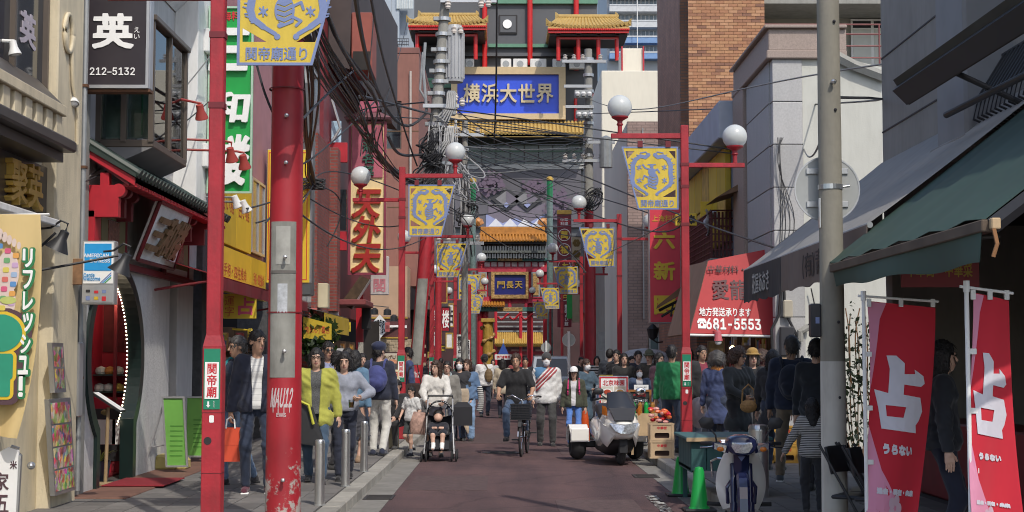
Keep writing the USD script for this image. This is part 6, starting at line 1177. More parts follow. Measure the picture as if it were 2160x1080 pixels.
# ============================================================ bollards, traffic discs, hanging signs
bs = [G(674,1066,.12), G(729,1026,.12), G(768,995,.12), G(813,958,.12), G(887,905,.12)]
BLAB = ('nearest steel bollard on the left kerb beside the painted pole', 'second steel bollard from the painted pole', 'third steel bollard from the painted pole', 'fourth steel bollard from the painted pole, by the backpack wearer', 'farthest steel bollard behind the mother with the pram')
bo = Thing('bollard', BLAB[0], 'bollard', bs[0], group='steel bollards on the left kerb')
bo.part('tube', lathe([(.052,0),(.052,.62),(0,.62)],24), STEEL, smooth=40); bo.part('cap', lathe([(.0525,.622),(.0525,.64),(.05,.66),(.04,.672),(0,.675)],24), STEEL, smooth=40); bo.part('collar', lathe([(.06,0),(.06,.012),(.05,.012)],24), GREY)
for p, lab in zip(bs[1:], BLAB[1:]): bo.copy(p, 0, lab)
for px, py, Y, lab in ((1200,717,45, 'grey round road sign back on a white pole behind the capped girl'),(1152,733,58, 'smaller grey round road sign on a white pole near the van')):
    b = A([P(px, 800, Y)[0], Y, .12]); z = P(px, py, Y)[2]-.12; s = Thing('road_sign', lab, 'road sign', b)
    s.part('pole', cyl((0,0,0),(0,0, z+.25),.04, n=12), PLWHITE); s.part('disc', fr(lathe([(0,0),(.19,0),(.19,.01),(0,.01)],28),(0,.06, z),(1,0,0),(0,0,1)), mat('sign_back_grey', (.36,.37,.36))); s.part('rim', fr(lathe([(.185,-.004),(.195,-.004),(.195,.014),(.185,.014)],28),(0,.06, z),(1,0,0),(0,0,1)), ALUS)
s = Thing('barrier_sign', 'blue triangular sign above a white board with red lettering standing far down the road', 'road sign', (P(1062,0,82)[0],82,0))
s.part('post', cyl((0,0,0),(0,0, P(0,715,82)[2]),.03), PLWHITE); s.part('triangle', fr(ext(Polygon([(-.28,0),(.28,0),(0,.6)]),.03),(0,-.04, P(0,747,82)[2]), **CAMF), mat('sign_blue', (.04,.09,.35),.4)); s.part('board', fr(ext(rr(.9,.28,.03),.03),(0,-.04, P(0,753,82)[2]), **CAMF), WHITE); s.part('lettering', fr(ext(text('歩行者専用', fit=(.7,.15), st=3),.01),(0,-.072, P(0,753,82)[2]), **CAMF), RINK)
# red vertical signs on the right
t = Thing('vertical_sign', 'red vertical sign with big yellow characters 六新園 behind the right lamp post', 'sign', (3.8,36,3))
Y = 36.0; a, b = P(1370,682, Y), P(1436,440, Y); cx = (a[0]+b[0])/2-.02
t.part('box', box(a[0], b[0], Y+.003, Y+.25, a[2], b[2],.01), ALUS,world=1); t.part('face', W('C', Y, ext(sbox(a[0]+.02, a[2]+.03, b[0]-.02, b[2]),.012)), mat('sign_red', (.66,.05,.08),.4,.07, dirt=.12),world=1)
for ch, py in (('六', 505),('新', 571),('園', 643)): t.part('yellow_character', W('C', Y, ext(text(ch, fit=(.50,.44), st=5),.02), cx, P(0, py, Y)[2],.012), LTYEL,world=1)
t.part('lettering', W('C', Y, ext(text('上海料理', fit=(.60,.15), st=1),.01), cx+.02, P(0,460, Y)[2],.012), LTYEL,world=1)
for py in (470,660): t.part('bracket', box(b[0],4.7, Y+.08, Y+.14, P(0, py+3, Y)[2], P(0, py-3, Y)[2]), GREY,world=1)
t = Thing('tall_red_sign', 'far tall maroon sign with yellow characters in white rings beside the gate', 'sign', (3.2,80,5))
Y = 80.0; a, b = P(1176,690, Y), P(1205,448, Y); cx = (a[0]+b[0])/2; w = b[0]-a[0]
t.part('board', box(a[0], b[0], Y, Y+.3, a[2], b[2],.02), mat('maroon_sign', (.17,.012,.025),.45),world=1); t.part('gold_cap', box(a[0]-.02, b[0]+.02, Y-.04, Y+.3, b[2]-.1, b[2]+.12,.02), GOLD,world=1)
hx = Polygon([(-.3,0),(-.2,.2),(.2,.2),(.3,0),(.2,-.2),(-.2,-.2)])
t.part('hexagon', W('C', Y, ext(hx, .03), cx, P(0,467, Y)[2]), RED,world=1)
t.part('lettering', W('C', Y, ext(union_all([at2(text('中華', fit=(.4,.17), st=2),0,.1), at2(text('料理', fit=(.4,.17), st=2),0,-.1)]),.02), cx, P(0,467, Y)[2],.03), WINK,world=1)
for ch, py in (('萬', 495),('福', 526),('大', 560),('飯', 590),('店', 621)):
    t.part('ring', W('C', Y, ext(Point(0,0).buffer(.32).difference(Point(0,0).buffer(.29)),.02), cx, P(0, py, Y)[2]), WINK,world=1); t.part('yellow_character', W('C', Y, ext(text(ch, fit=(.42,.42), st=4),.03), cx, P(0, py, Y)[2]), LTYEL,world=1)
t.part('lettering', W('C', Y, ext(text('霊感占い館', fit=(.2,1.1), vert=True, st=3),.02), cx+.1, P(0,665, Y)[2]), WINK,world=1)
for i, (px0, px1, py0, py1, Y, m, tx) in enumerate(((1196,1207,605,672,76, GREEN, None),(1207,1232,500,680,85, mat('beige_far_sign', (.5,.42,.28),.6), None),(1425,1440,452,476,31, LTYEL, '太'),(1262,1276,700,740,50, GREY, None))):
    a, b = P(px0, py1, Y), P(px1, py0, Y); s = Thing('hanging_sign', ('narrow green far sign beside the tall maroon sign', 'beige far building strip with dark flower emblems', 'small yellow sign with black character beside the lattice balcony', 'grey meter box on the right pole')[i], 'sign', (a[0], Y, a[2])); s.part('panel', box(a[0], b[0], Y, Y+.15, a[2], b[2],.02), m,world=1)
    s.part('edge', W('C', Y, ext(sbox(a[0], a[2], b[0], b[2]).difference(sbox(a[0]+.03, a[2]+.03, b[0]-.03, b[2]-.03)),.02)), m,world=1)
    if tx: s.part('lettering', W('C', Y, ext(text(tx, fit=(.1,.12), st=2),.01),(a[0]+b[0])/2,(a[2]+b[2])/2), INK,world=1)
    if i == 1:
        for k in range(3): s.part('emblem', W('C', Y, ext(union_all([Point(.12*math.cos(q),.12*math.sin(q)).buffer(.1) for q in np.arange(0,6.2,1.05)]),.02), a[0]+.25, P(0,512+23*k, Y)[2]), mat('dark_gold', (.15,.09,.01),.5),world=1)
for i, (px0, px1, py0, py1, lab) in enumerate(((1425,1470,450,476, 'yellow signboard strip with a dark gear emblem left of the lattice balcony'),(1478,1510,425,478, 'yellow signboard with a dark gear emblem above the lattice balcony'))):
    Y = 32.2+i; a, b = P(px0, py1, Y), P(px1, py0, Y); s = Thing('gear_sign', lab, 'sign', (a[0], Y, a[2])); s.part('panel', box(a[0], b[0], Y, Y+.06, a[2], b[2],.01), LTYEL,world=1)
    gear = Point(0,0).buffer(.075).difference(Point(0,0).buffer(.03)).union(union_all([Point(.08*math.cos(q),.08*math.sin(q)).buffer(.018) for q in np.arange(0,6.2,.785)])); s.part('emblem', W('C', Y, ext(gear, .01), b[0]-.12,(a[2]+b[2])/2), INK,world=1)
t = Thing('folded_awning', 'brown folded metal shade jutting out below the red vertical sign', 'shade', P(1405,620,33)); t.part('cover', hull([P(px, py, Y) for px, py in ((1384,652),(1386,645),(1440,602),(1440,620)) for Y in (32,33.5)]), BROWN,world=1); t.part('frame', J([cyl(P(1390,655,32.2), P(1436,632,32.2),.03), cyl(P(1395,668,32.2), P(1440,640,32.2),.025), cyl(P(1415,668,32.2), P(1420,640,32.2),.02)]), BLACK,world=1)
t = Thing('wall_lantern', 'black wrought wall lantern on the brick pier below the red vertical sign', 'lantern', P(1377,703,36.5)); t.part('cage', lathe([(.03,-.16),(.1,-.1),(.14,.1),(.05,.2),(0,.24)],8), BLACK); t.part('arm', tube([(0,0,-.15),(.1,0,-.22),(.25,.2,-.2)],.02,6), BLACK)
# fortune flags
def flag(px0, px1, py0, py1, Y, name_, lab, bulge, seed, dyaw):
    t = Thing('fortune_flag', lab, 'flag', (P(px0,900, Y)[0], Y, 0))
    x0, x1 = P(px0,640, Y)[0], P(px1,640, Y)[0]; zt, zb = P(0, py0, Y)[2], P(0, py1, Y)[2]; W0 = x1-x0; H = zt-zb
    def srf(u, v):
        tap = 1-bulge*v**1.6*u
        return [x0+W0*u*tap+.03*np.sin(4*v+seed)*(1-u) , Y+dyaw*u+.035*np.sin(5*u+3.5*v+seed)*(.3+v), zt-H*v-.05*u]
    REDF = mat('flag_red', (.54,.013,.032),.8,.06,1.5, sheen_weight=.2); PKF = mat('flag_pink', (.68,.27,.40),.8,.06)
    t.part('cloth', grid(srf, 22,40,.002), REDF,world=1, smooth=True)
    def drape(g, d, o):
        v, f = ext(g.segmentize(.05), d); u, vv = v[:, 0],-v[:, 1]; p = A(srf(u, vv)).T; p[:, 1] -= o+v[:, 2]; return p, f
    def sub(g): # split a flat print into small pieces so that it follows the folds
        b = g.bounds; return [g.intersection(sbox(b[0]-1e-6+(b[2]-b[0])*i/5, b[1]+(b[3]-b[1])*j/5, b[0]+(b[2]-b[0])*(i+1)/5, b[1]+(b[3]-b[1])*(j+1)/5)) for i in range(5) for j in range(5)]
    def prnt(nm, g, m, o=.004): t.part(nm, J([drape(q, .001, o) for q in sub(g) if not q.is_empty and q.area > 1e-6]), m,world=1)
    prnt('pink_edge', Polygon([(0,-.003),(.28,-.003),(.17,-.08),(.11,-.2),(.06,-.3),(0,-.42)]), PKF); prnt('pink_edge', Polygon([(0,-.58),(.08,-.66),(.2,-.78),(.4,-.88),(.62,-.995),(0,-.995)]), PKF)
    asp = H/W0
    def tx(s_, cx_, cy, w, st, **k): hw = k.pop('hw', 1.0); g = text(s_, fit=(w, w/asp*hw), st=st, **k).buffer(.022 if len(s_) < 2 else .003); return at2(g, cx_, cy)
    big = Polygon([(160,385),(200,382),(235,410),(233,455),(280,450),(278,432),(320,455),(328,485),(310,500),(232,498),(230,540),(310,545),(325,600),(310,640),(295,660),(300,692),(140,688),(125,600),(108,530),(165,540),(172,440)],[[(155,590),(243,590),(232,635),(160,635)]])
    big = affinity.affine_transform(big, [.80/220,0,0,-.35/310,.46-218*.80/220,-.42+538*.35/310])
    prnt('lettering', big, mat('flag_lettering', (.62,.60,.66),.7),.007)
    prnt('lettering', tx('うらない', .46,-.68,.50,4, hw=.26), _M['flag_lettering'],.007); prnt('lettering', tx('過去・現在・未来', .48,-.875,.68,2, hw=.11), _M['flag_lettering'],.007)
    prnt('flower', at2(union_all([affinity.scale(Point(.05*math.cos(q),.05*math.sin(q)).buffer(.035),1.6,1/1.3, origin=(0,0)) for q in np.arange(0,6.2,1.257)]),.45,-.95), mat('pale_pink', (.6,.42,.5),.7),.007)
    t.part('pole', cyl((x0-.02, Y-.02,0),(x0-.02, Y-.02, zt+.03),.014, n=12), PLWHITE,world=1)
    t.part('cross_bar', cyl((x0-.06, Y-.02, zt+.035),(x1+.02, Y-.02+dyaw, zt-.005),.009, n=8), PLWHITE,world=1)
    t.part('finial', lathe([(.02, zt),(.02, zt+.07),(0, zt+.07)],10,(x0-.02, Y-.02,0)), PLWHITE,world=1)
    for k in range(3): t.part('loop', cbox((x0+.02+(W0-.04)*k/2, Y-.02+dyaw*k/2, zt-.015),(.03,.02,.06),.003), WHITE,world=1)
    for k in range(3): t.part('side_loop', cbox((x0+.005, Y-.015, zb+H*(.25+.25*k)),(.06,.02,.035),.003), WHITE,world=1)
    t.part('foot', J(box(x0-.16, x0+.12, Y-.16, Y+.12,.0,.09,.02)), BLACK,world=1)
flag(1826,1976,634,1090,11.2, 'f', 'red and pink fortune flag reading 占 nearer the concrete pole', .30,.4,.05)
flag(2044,2134,616,1120,9.4, 'f', 'red and pink fortune flag reading 占 on a white pole at the right edge', -.25,1.6,.05)
# ============================================================ people
def nets(f, o, h):
    "smooth surface (naive surface nets) of a sampled distance field, negative inside"
    s = f < 0; n = A(f.shape)
    c = [s[i:n[0]-1+i, j:n[1]-1+j, k:n[2]-1+k] for i in (0,1) for j in (0,1) for k in (0,1)]
    cnt = sum(x.astype(np.int8) for x in c); act = (cnt > 0) & (cnt < 8); idx = np.full(act.shape, -1); idx[act] = np.arange(act.sum()); ci = np.argwhere(act)
    acc = np.zeros((len(ci),3)); num = np.zeros(len(ci))
    for ax in range(3):
        e = np.eye(3, dtype=int)[ax]; b, d = [np.eye(3, dtype=int)[k] for k in range(3) if k != ax]
        for p in (0,1):
            for q in (0,1):
                a0 = ci+p*b+q*d; a1 = a0+e; f0, f1 = f[tuple(a0.T)], f[tuple(a1.T)]; m = (f0 < 0) != (f1 < 0)
                t = np.where(m, f0/np.where(m, f0-f1,1),0); acc[m] += (a0+t[:, None]*e-0)[m]; num[m] += 1
    v = o+acc/num[:, None]*h; Q = []
    for ax in range(3):
        e = np.eye(3, dtype=int)[ax]; b, d = np.eye(3, dtype=int)[(ax+1) % 3], np.eye(3, dtype=int)[(ax+2) % 3]
        s0 = s[tuple(slice(0, n[k]-e[k]) for k in range(3))]; s1 = s[tuple(slice(e[k], n[k]) for k in range(3))]
        g = np.argwhere(s0 != s1); g = g[np.all((g[:, [(ax+1) % 3,(ax+2) % 3]] > 0),1) & np.all(g[:, [(ax+1) % 3,(ax+2) % 3]] < n[[(ax+1) % 3,(ax+2) % 3]]-1,1)]
        quad = np.stack([idx[tuple((g-b-d).T)], idx[tuple((g-d).T)], idx[tuple(g.T)], idx[tuple((g-b).T)]],1); fl = ~s[tuple(g.T)]; quad[fl] = quad[fl][:, ::-1]; Q.append(quad)
    q = np.vstack(Q); return v, np.vstack([q[:, [0,1,2]], q[:, [0,2,3]]])
class SDF:
    def __init__(s, lo, hi, h):
        s.o, s.h = A(lo, float), h; s.n = np.ceil((A(hi)-s.o)/h).astype(int)+1; s.f = np.full(s.n, .3, np.float32)
    def win(s, lo, hi):
        a = np.clip(np.floor((A(lo)-s.o)/s.h).astype(int),0, s.n); b = np.clip(np.ceil((A(hi)-s.o)/s.h).astype(int)+1,0, s.n); sl = tuple(slice(i, j) for i, j in zip(a, b))
        return sl, [s.o[k]+s.h*np.arange(a[k], b[k]).reshape([-1 if k == m else 1 for m in range(3)]) for k in range(3)]
    def put(s, sl, d, k, cut=False):
        w = s.f[sl]
        if w.size == 0: return
        d = np.broadcast_to(d, w.shape)
        if cut: s.f[sl] = np.maximum(w, -d); return
        if k <= 0: s.f[sl] = np.minimum(w, d); return
        t = np.clip(.5+.5*(w-d)/k, 0,1); s.f[sl] = w*(1-t)+d*t-k*t*(1-t)
    def cap(s, a, b, ra, rb=None, k=.02, cut=False):
        a, b = A(a, float), A(b, float); rb = ra if rb is None else rb; m = max(ra, rb)+k+.06; sl, (x, y, z) = s.win(np.minimum(a, b)-m, np.maximum(a, b)+m); d = b-a
        t = np.clip(((x-a[0])*d[0]+(y-a[1])*d[1]+(z-a[2])*d[2])/(d @ d+1e-9),0,1)
        s.put(sl, np.sqrt((x-a[0]-t*d[0])**2+(y-a[1]-t*d[1])**2+(z-a[2]-t*d[2])**2)-(ra+(rb-ra)*t), k, cut)
    def ell(s, c, r, k=.02, cut=False, R=None):
        c, r = A(c, float), A(r, float)*np.ones(3); m = r.max()+k+.06; sl, (x, y, z) = s.win(c-m, c+m); p = [x-c[0], y-c[1], z-c[2]]
        if R is not None: p = [sum(R[j, i]*p[j] for j in range(3)) for i in range(3)]
        q = np.sqrt(sum((p[i]/r[i])**2 for i in range(3))); g = np.sqrt(sum((p[i]/r[i]**2)**2 for i in range(3)))
        s.put(sl, q*(q-1)/(g+1e-6), k, cut)
    def plane(s, n, p):  # keep the side the normal points away from
        x, y, z = [s.o[k]+s.h*np.arange(s.n[k]).reshape([-1 if k == m else 1 for m in range(3)]) for k in range(3)]; s.f = np.maximum(s.f, n[0]*(x-p[0])+n[1]*(y-p[1])+n[2]*(z-p[2])).astype(np.float32)
    def wrinkle(s, amp, seed, fq=2.6):
        g = np.random.default_rng(seed); x, y, z = [s.o[k]+s.h*np.arange(s.n[k]).reshape([-1 if k == m else 1 for m in range(3)]) for k in range(3)]
        for i in range(5):
            w = g.normal(size=3); w *= 24*fq*(.6+.8*g.random())/np.linalg.norm(w); m = g.normal(size=3)*9
            s.f = s.f+np.float32(amp*.8)*(np.sin(w[0]*x+w[1]*y+w[2]*z+6*g.random()+1.5*np.sin(14*z+9*x+i))*np.clip(np.sin(m[0]*x+m[1]*y+m[2]*z+i)+.2,0,1)).astype(np.float32)
    def mesh(s):
        f = s.f; f[[0,-1]] = .1; f[:, [0,-1]] = .1; f[:, :, [0,-1]] = .1
        return nets(f, s.o, s.h) if (f < 0).any() else None
def ik(a, b, l1, l2, hint):
    a, b = A(a, float), A(b, float); d = b-a; L = np.linalg.norm(d); Lm = min(L, (l1+l2)*.998); e = d/L; b = a+e*Lm; x = (l1**2-l2**2+Lm**2)/(2*Lm); h = math.sqrt(max(l1**2-x**2,0)); n = A(hint, float); n = n-e*(n @ e); n /= np.linalg.norm(n)+1e-9
    return a+e*x+n*h, b
SKIN = [mat('skin_light', (.56,.35,.26),.55,.05), mat('skin_tan', (.43,.25,.165),.55,.05)]
HAIRM = {'black': mat('hair_black', (.012,.010,.010),.5,.3,20, bump=.01, bscale=70), 'brown': mat('hair_brown', (.045,.022,.014),.5,.3,20, bump=.01, bscale=70), 'grey': mat('hair_grey', (.06,.055,.052),.6,.4,20)}
EYEM, LIPM = mat('eye_dark', (.012,.01,.01),.3), mat('lip', (.33,.12,.10),.5)
CLO = {}
def cloth(c):
    key = 'cloth_'+'_'.join(f'{int(v * 1000):03d}' for v in c)
    return mat(key, c, .88,.2,9, sheen_weight=.15, bump=.006, bscale=22)
PERS = []
def person(label, pos, H=1.65, rz=0, skin=0, hair='short', hairc='black', top=(.1,.1,.1), topm=None, sleeve=1.0, hem=None, inner=None, bottom='trousers', bot=(.03,.04,.07), botm=None, shoe=(.05,.05,.05), feet=None, hands=None, lean=0.0, yaw=0.0, tilt=0.0, w=1.0, hat=None, mask=False, glasses=None, near=False, group=None, extra=None, legw=1.0, hip=None, z0=None, collar=None, sock=None, loose=0.0):
    """a standing, walking or sitting figure: facing the camera at rz 0; hands and feet are (x, y, z) targets of the left and right wrist and ankle in a 1.72 m body's metres (x > 0 is the viewer's right, y < 0 is forward)"""
    s = H/1.72; seed = len(PERS)+11; rng = np.random.default_rng(seed); PERS.append(label)
    t = Thing('person', label, 'person', pos, rz, group, s=s)
    far = pos[1] > 34; hb = (.0095 if near else .0125 if not far else .018); hc = hb*1.12
    feet = feet or ((-.10,.02,0),(.10,-.04,0)); hip = hip or (0,0,.93); hip = A(hip, float)
    hands = hands or ((-.27,-.03,.80),(.27,-.03,.80))
    lv = A([0,-math.sin(math.radians(lean)), math.cos(math.radians(lean))])
    sh_c = hip+lv*.49; neck = sh_c+lv*.05; headc = neck+lv*.155+A([0,-.022-.05*math.sin(math.radians(lean)),0]); sw = .178*w
    SH = [sh_c+A([-sw, 0,-.015]), sh_c+A([sw, 0,-.015])]; HP = [hip+A([-.092,0,-.02]), hip+A([.092,0,-.02])]
    AN = [A([f[0], f[1], f[2]+.085]) for f in feet]
    EL, WR, KN = [],[],[]
    for i, sd in ((0,-1),(1,1)):
        e, wv = ik(SH[i], hands[i][:3],.285,.25, hands[i][3:6] if len(hands[i]) > 3 else (sd*.45,1.0,-.3)); EL.append(e); WR.append(wv)
        k, an = ik(HP[i], AN[i],.43,.43,(sd*.12,-1,.0)); KN.append(k); AN[i] = an
    th = math.radians(yaw); Rh = A([[math.cos(th),-math.sin(th),0],[math.sin(th), math.cos(th),0],[0,0,1]]); ti = math.radians(tilt); Rh = Rh @ A([[1,0,0],[0, math.cos(ti),-math.sin(ti)],[0, math.sin(ti), math.cos(ti)]])
    hp = lambda x, y, z: headc+Rh @ A([x, y, z])
    allp = np.vstack([SH, HP, AN, EL, WR, KN, [headc]]); lo, hi = allp.min(0)-.24, allp.max(0)+.24; lo[2] = min(AN[0][2], AN[1][2])-.12
    # ---- body: one continuous skin
    b = SDF(lo, hi, hb)
    for i, sd in ((0,-1),(1,1)):
        ls = .8*min(legw, 1) if bottom in ('trousers', 'wide') else 1.0
        b.cap(HP[i], KN[i],.078*ls, .052*ls, .04); b.cap(KN[i], AN[i],.051*ls, .034,.03); b.cap(KN[i]*.6+AN[i]*.4, KN[i]*.55+AN[i]*.45+A([0,.015,0]),.05*ls, .045*ls, .04)
        b.cap(AN[i]+[0,.02,-.045], AN[i]+[sd*.012,-.13,-.06],.032,.028,.03)
        b.cap(SH[i], EL[i],.05,.04,.04); b.cap(EL[i], WR[i],.038,.026,.025)
    b.cap(hip+[-.06,0,.03], hip+[.06,0,.03],.098,.098,.05); b.cap(hip+lv*.18+[-.06,0,0], hip+lv*.18+[.06,0,0],.08*w, .08*w, .06)
    b.cap(sh_c-lv*.12+[-.08,0,0], sh_c-lv*.12+[.08,0,0],.09*w, .09*w, .06); b.cap(SH[0]+[.04,0,0], SH[1]+[-.04,0,0],.052,.052,.06)
    b.cap(neck-lv*.04, headc-Rh @ A([0,-.02,.06]),.054,.05,.03)
    b.ell(hp(0,.012,.035),(.076,.094,.09),.02, R=Rh); b.ell(hp(0,-.022,-.045),(.058,.068,.075),.035, R=Rh); b.ell(hp(0,-.05,-.095),(.026,.026,.022),.03, R=Rh)
    b.cap(hp(0,-.088,.012), hp(0,-.108,-.028),.009,.014,.012); b.ell(hp(0,-.074,-.066),(.026,.016,.012),.012, R=Rh); b.cap(hp(-.045,-.076,.028), hp(.045,-.076,.028),.009,.009,.015)
    for sd in (-1,1): b.ell(hp(sd*.031,-.098,.006),(.013,.008,.008),.008, True, R=Rh); b.ell(hp(sd*.078,.01,-.005),(.012,.02,.03),.008, R=Rh)
    bm = [b.mesh()]
    # ---- hands: palm, four unequal fingers, thumb, joined to the wrists
    for i, sd in ((0,-1),(1,1)):
        d = WR[i]-EL[i]; d /= np.linalg.norm(d); grip = len(hands[i]) > 6 and hands[i][6]
        wd = A(hands[i][7:10], float) if len(hands[i]) > 9 else A([-sd*.35,-1,0]); wd = wd-d*(wd @ d); wd /= np.linalg.norm(wd)+1e-9; nrm = np.cross(wd, d)*sd  # wd: thumb side, nrm: towards the palm
        if nrm @ A([-sd, 0,-.2]) < 0: nrm = -nrm
        hh = .006 if near else .009; g = SDF(WR[i]+d*.09-.135, WR[i]+d*.09+.135, hh)
        g.cap(WR[i]-d*.02, WR[i]+d*.03,.025,.026,.01); 
        for q in range(4): g.cap(WR[i]+d*.02+wd*(.022-.015*q), WR[i]+d*.085+wd*(.031-.0205*q),.014,.0125,.012)
        cu = .95 if grip else .32
        for q, L in enumerate((.072,.08,.074,.058)):
            p = WR[i]+d*.088+wd*(.031-.0205*q); a = cu*.6; dirs = [d*math.cos(a*m)+nrm*math.sin(a*m) for m in (1,2.2,3.2)]
            for m, (fl, r) in enumerate(((.42,.0092),(.32,.0086),(.26,.0078))): p2 = p+dirs[m]*L*fl; g.cap(p, p2, r, r*.94,.004); p = p2
        p = WR[i]+d*.03+wd*.026; q1 = p+(wd*.75+d*.6+nrm*.25)*.036; q2 = q1+(wd*(.1 if grip else .35)+d*.85+nrm*(.5 if grip else .2))*.032; g.cap(p, q1,.013,.0105,.012); g.cap(q1, q2,.0102,.0085,.004)
        bm.append(g.mesh())
    t.part('body', J(*bm), SKIN[skin], smooth=True)
    # ---- face
    t.part('eyes', J([sph(hp(sd*.031,-.089,.007),(.012,.007,.0055),8) for sd in (-1,1)]), EYEM); 
    if near or not far: t.part('eyebrows', J([tube([hp(sd*.014,-.09,.026), hp(sd*.032,-.091,.031), hp(sd*.05,-.078,.025)],[.0022,.003,.0015],5) for sd in (-1,1)]), HAIRM['black'])
    if not mask: t.part('lips', J(tube([hp(-.022,-.085,-.065), hp(-.008,-.0925,-.062), hp(.008,-.0925,-.062), hp(.022,-.085,-.065)],[.003,.0055,.0055,.003],6), tube([hp(-.018,-.086,-.07), hp(0,-.0925,-.073), hp(.018,-.086,-.07)],[.003,.006,.003],6)), LIPM)
    else:
        g = SDF(headc-.16, headc+.16, hb); g.ell(hp(0,-.026,-.05),(.067,.084,.078),.02, R=Rh); g.cap(hp(0,-.09,-.0), hp(0,-.108,-.03),.014,.018,.02); g.ell(hp(0,.1,0),(.14,.115,.2),0, True, R=Rh); g.ell(hp(0,0,.10),(.2,.3,.085),0, True, R=Rh)
        t.part('face_mask', g.mesh(), mat('mask_white', (.72,.73,.75),.8,.03), smooth=True); t.part('mask_loop', J([tube([hp(sd*.062,-.06,-.02), hp(sd*.084,.01,.02)],.0025,4) for sd in (-1,1)]), _M['mask_white'])
    if glasses: t.part('glasses', J([tube([hp(sd*.034+.024*math.cos(a),-.104,.006+.017*math.sin(a)) for a in np.linspace(0,6.4,14)],.003,4) for sd in (-1,1)]+[tube([hp(-.01,-.106,.008), hp(.01,-.106,.008)],.003,4)]+[tube([hp(sd*.058,-.1,.01), hp(sd*.082,.0,.012)],.003,4) for sd in (-1,1)]+([sph(hp(sd*.034,-.102,.006),(.023,.004,.017),8) for sd in (-1,1)] if glasses == 'sun' else [])), BLACK)
    # ---- hair
    HM = HAIRM[hairc]; R3 = [.083,.101,.097]
    if hair != 'none':
        g = SDF(headc-A([.22,.22,.45]), headc+A([.22,.24,.22]), hb); g.ell(hp(0,.016,.045), R3 if hat is None else [.083,.1,.09],.01, R=Rh)
        if hair == 'short': g.ell(hp(0,.05,-.0),(.083,.075,.09),.02, R=Rh); g.ell(hp(0,-.12,-.045),(.078,.07,.128),0, True, R=Rh); [g.ell(hp(sd*.09,-.07,-.045),(.04,.07,.06),0, True, R=Rh) for sd in (-1,1)]
        if hair in ('bob', 'long'):
            L = .13 if hair == 'bob' else .26
            for sd in (-1,1): g.cap(hp(sd*.072,.01,.02), hp(sd*.082,.012,-L*.75),.034,.03,.03)
            g.cap(hp(0,.06,.02), hp(0,.07,-L),.07,.07,.04); g.cap(hp(-.04,.05,.02), hp(-.05,.06,-L),.05,.045,.03); g.cap(hp(.04,.05,.02), hp(.05,.06,-L),.05,.045,.03); g.ell(hp(0,-.115,-.055),(.066,.085,.118),0, True, R=Rh)
        if hair == 'afro': [g.ell(hp(*q),.085,.03) for q in ((-.06,.02,.06),(.06,.02,.06),(0,.06,.07),(-.07,.05,-.02),(.07,.05,-.02),(0,.09,0),(0,-.01,.09))]; g.ell(hp(0,-.12,-.05),(.066,.085,.105),0, True, R=Rh)
        if hair == 'bun': g.ell(hp(0,.1,.02),.05,.03); g.ell(hp(0,-.12,-.045),(.072,.075,.11),0, True, R=Rh)
        g.wrinkle(.004, seed, 7); x = g.mesh()
        if x is not None:
            if near or not far:
                k = rng.integers(0, len(x[0]),260); v = x[0][k]; n = v-hp(0,.01,.03); n /= np.linalg.norm(n, axis=1, keepdims=True); L = (.02+.03*rng.random((260,1)))*(1.5 if hair in ('bob', 'long') else 1); d = n*.35+A([0,0,-.8])+rng.normal(size=(260,3))*.35; sd_ = np.cross(n, d); sd_ /= np.linalg.norm(sd_, axis=1, keepdims=True)+1e-9
                q = np.stack([v-n*.004-sd_*.005, v-n*.004+sd_*.005, v+n*.004+d*L, v+n*.006+d*L*.5],1).reshape(-1,3); i_ = np.arange(260)[:, None]*4; x = J(x, (q, np.vstack([np.hstack([i_, i_+1, i_+3]), np.hstack([i_, i_+3, i_+2]), np.hstack([i_+1, i_+2, i_+3])])))
            t.part('hair', x, HM, smooth=True)
    if hat:
        kind, hc_ = hat; g = SDF(headc-.24, headc+.26, hb)
        if kind in ('beanie', 'cap', 'beret', 'hood'): g.ell(hp(0,.012,.052),(.094,.112,.105),.01, R=Rh)
        if kind == 'beanie': g.ell(hp(0,-.12,-.06),(.11,.09,.1),0, True, R=Rh); g.ell(hp(0,.0,-.12),(.2,.2,.11),0, True, R=Rh)
        if kind == 'beret': g.ell(hp(0,.02,.09),(.115,.125,.07),.03, R=Rh); g.ell(hp(0,-.02,-.09),(.2,.2,.115),0, True, R=Rh)
        if kind == 'cap': g.ell(hp(0,-.0,-.09),(.2,.2,.12),0, True, R=Rh); g.ell(hp(0,-.11,.035),(.075,.085,.014),.012, R=Rh)
        if kind == 'brim': g.ell(hp(0,.012,.075),(.09,.1,.08),.01, R=Rh); g.ell(hp(0,.0,.045),(.135,.15,.014),.02, R=Rh); g.ell(hp(0,0,-.03),(.075,.09,.068),0, True, R=Rh)
        x = g.mesh(); t.part('hat', x, cloth(hc_), smooth=True)
    # ---- upper clothing
    hemz = hip[2]-.06 if hem is None else hem; lowx = .03 if hemz < hip[2]-.08 else .012
    def torso(g, e):
        g.cap(hip+[-.075,0, hemz-hip[2]+.09], hip+[.075,0, hemz-hip[2]+.09],.112+e+lowx, .112+e+lowx, .06); g.cap(hip+[0,0, hemz-hip[2]+.09], hip+lv*.18,.125+e+lowx, .11+e, .07); g.cap(hip+lv*.18+[-.07,0,0], hip+lv*.18+[.07,0,0],.1*w+e+loose, .1*w+e+loose, .07); g.cap(sh_c-lv*.12+[-.085,0,0], sh_c-lv*.12+[.085,0,0],.112*w+e, .112*w+e, .07); g.cap(SH[0]+[.03,0,0], SH[1]+[-.03,0,0],.066+e, .066+e, .06)
    g = SDF(lo, hi, hc); torso(g, .012 if inner is None else .022)
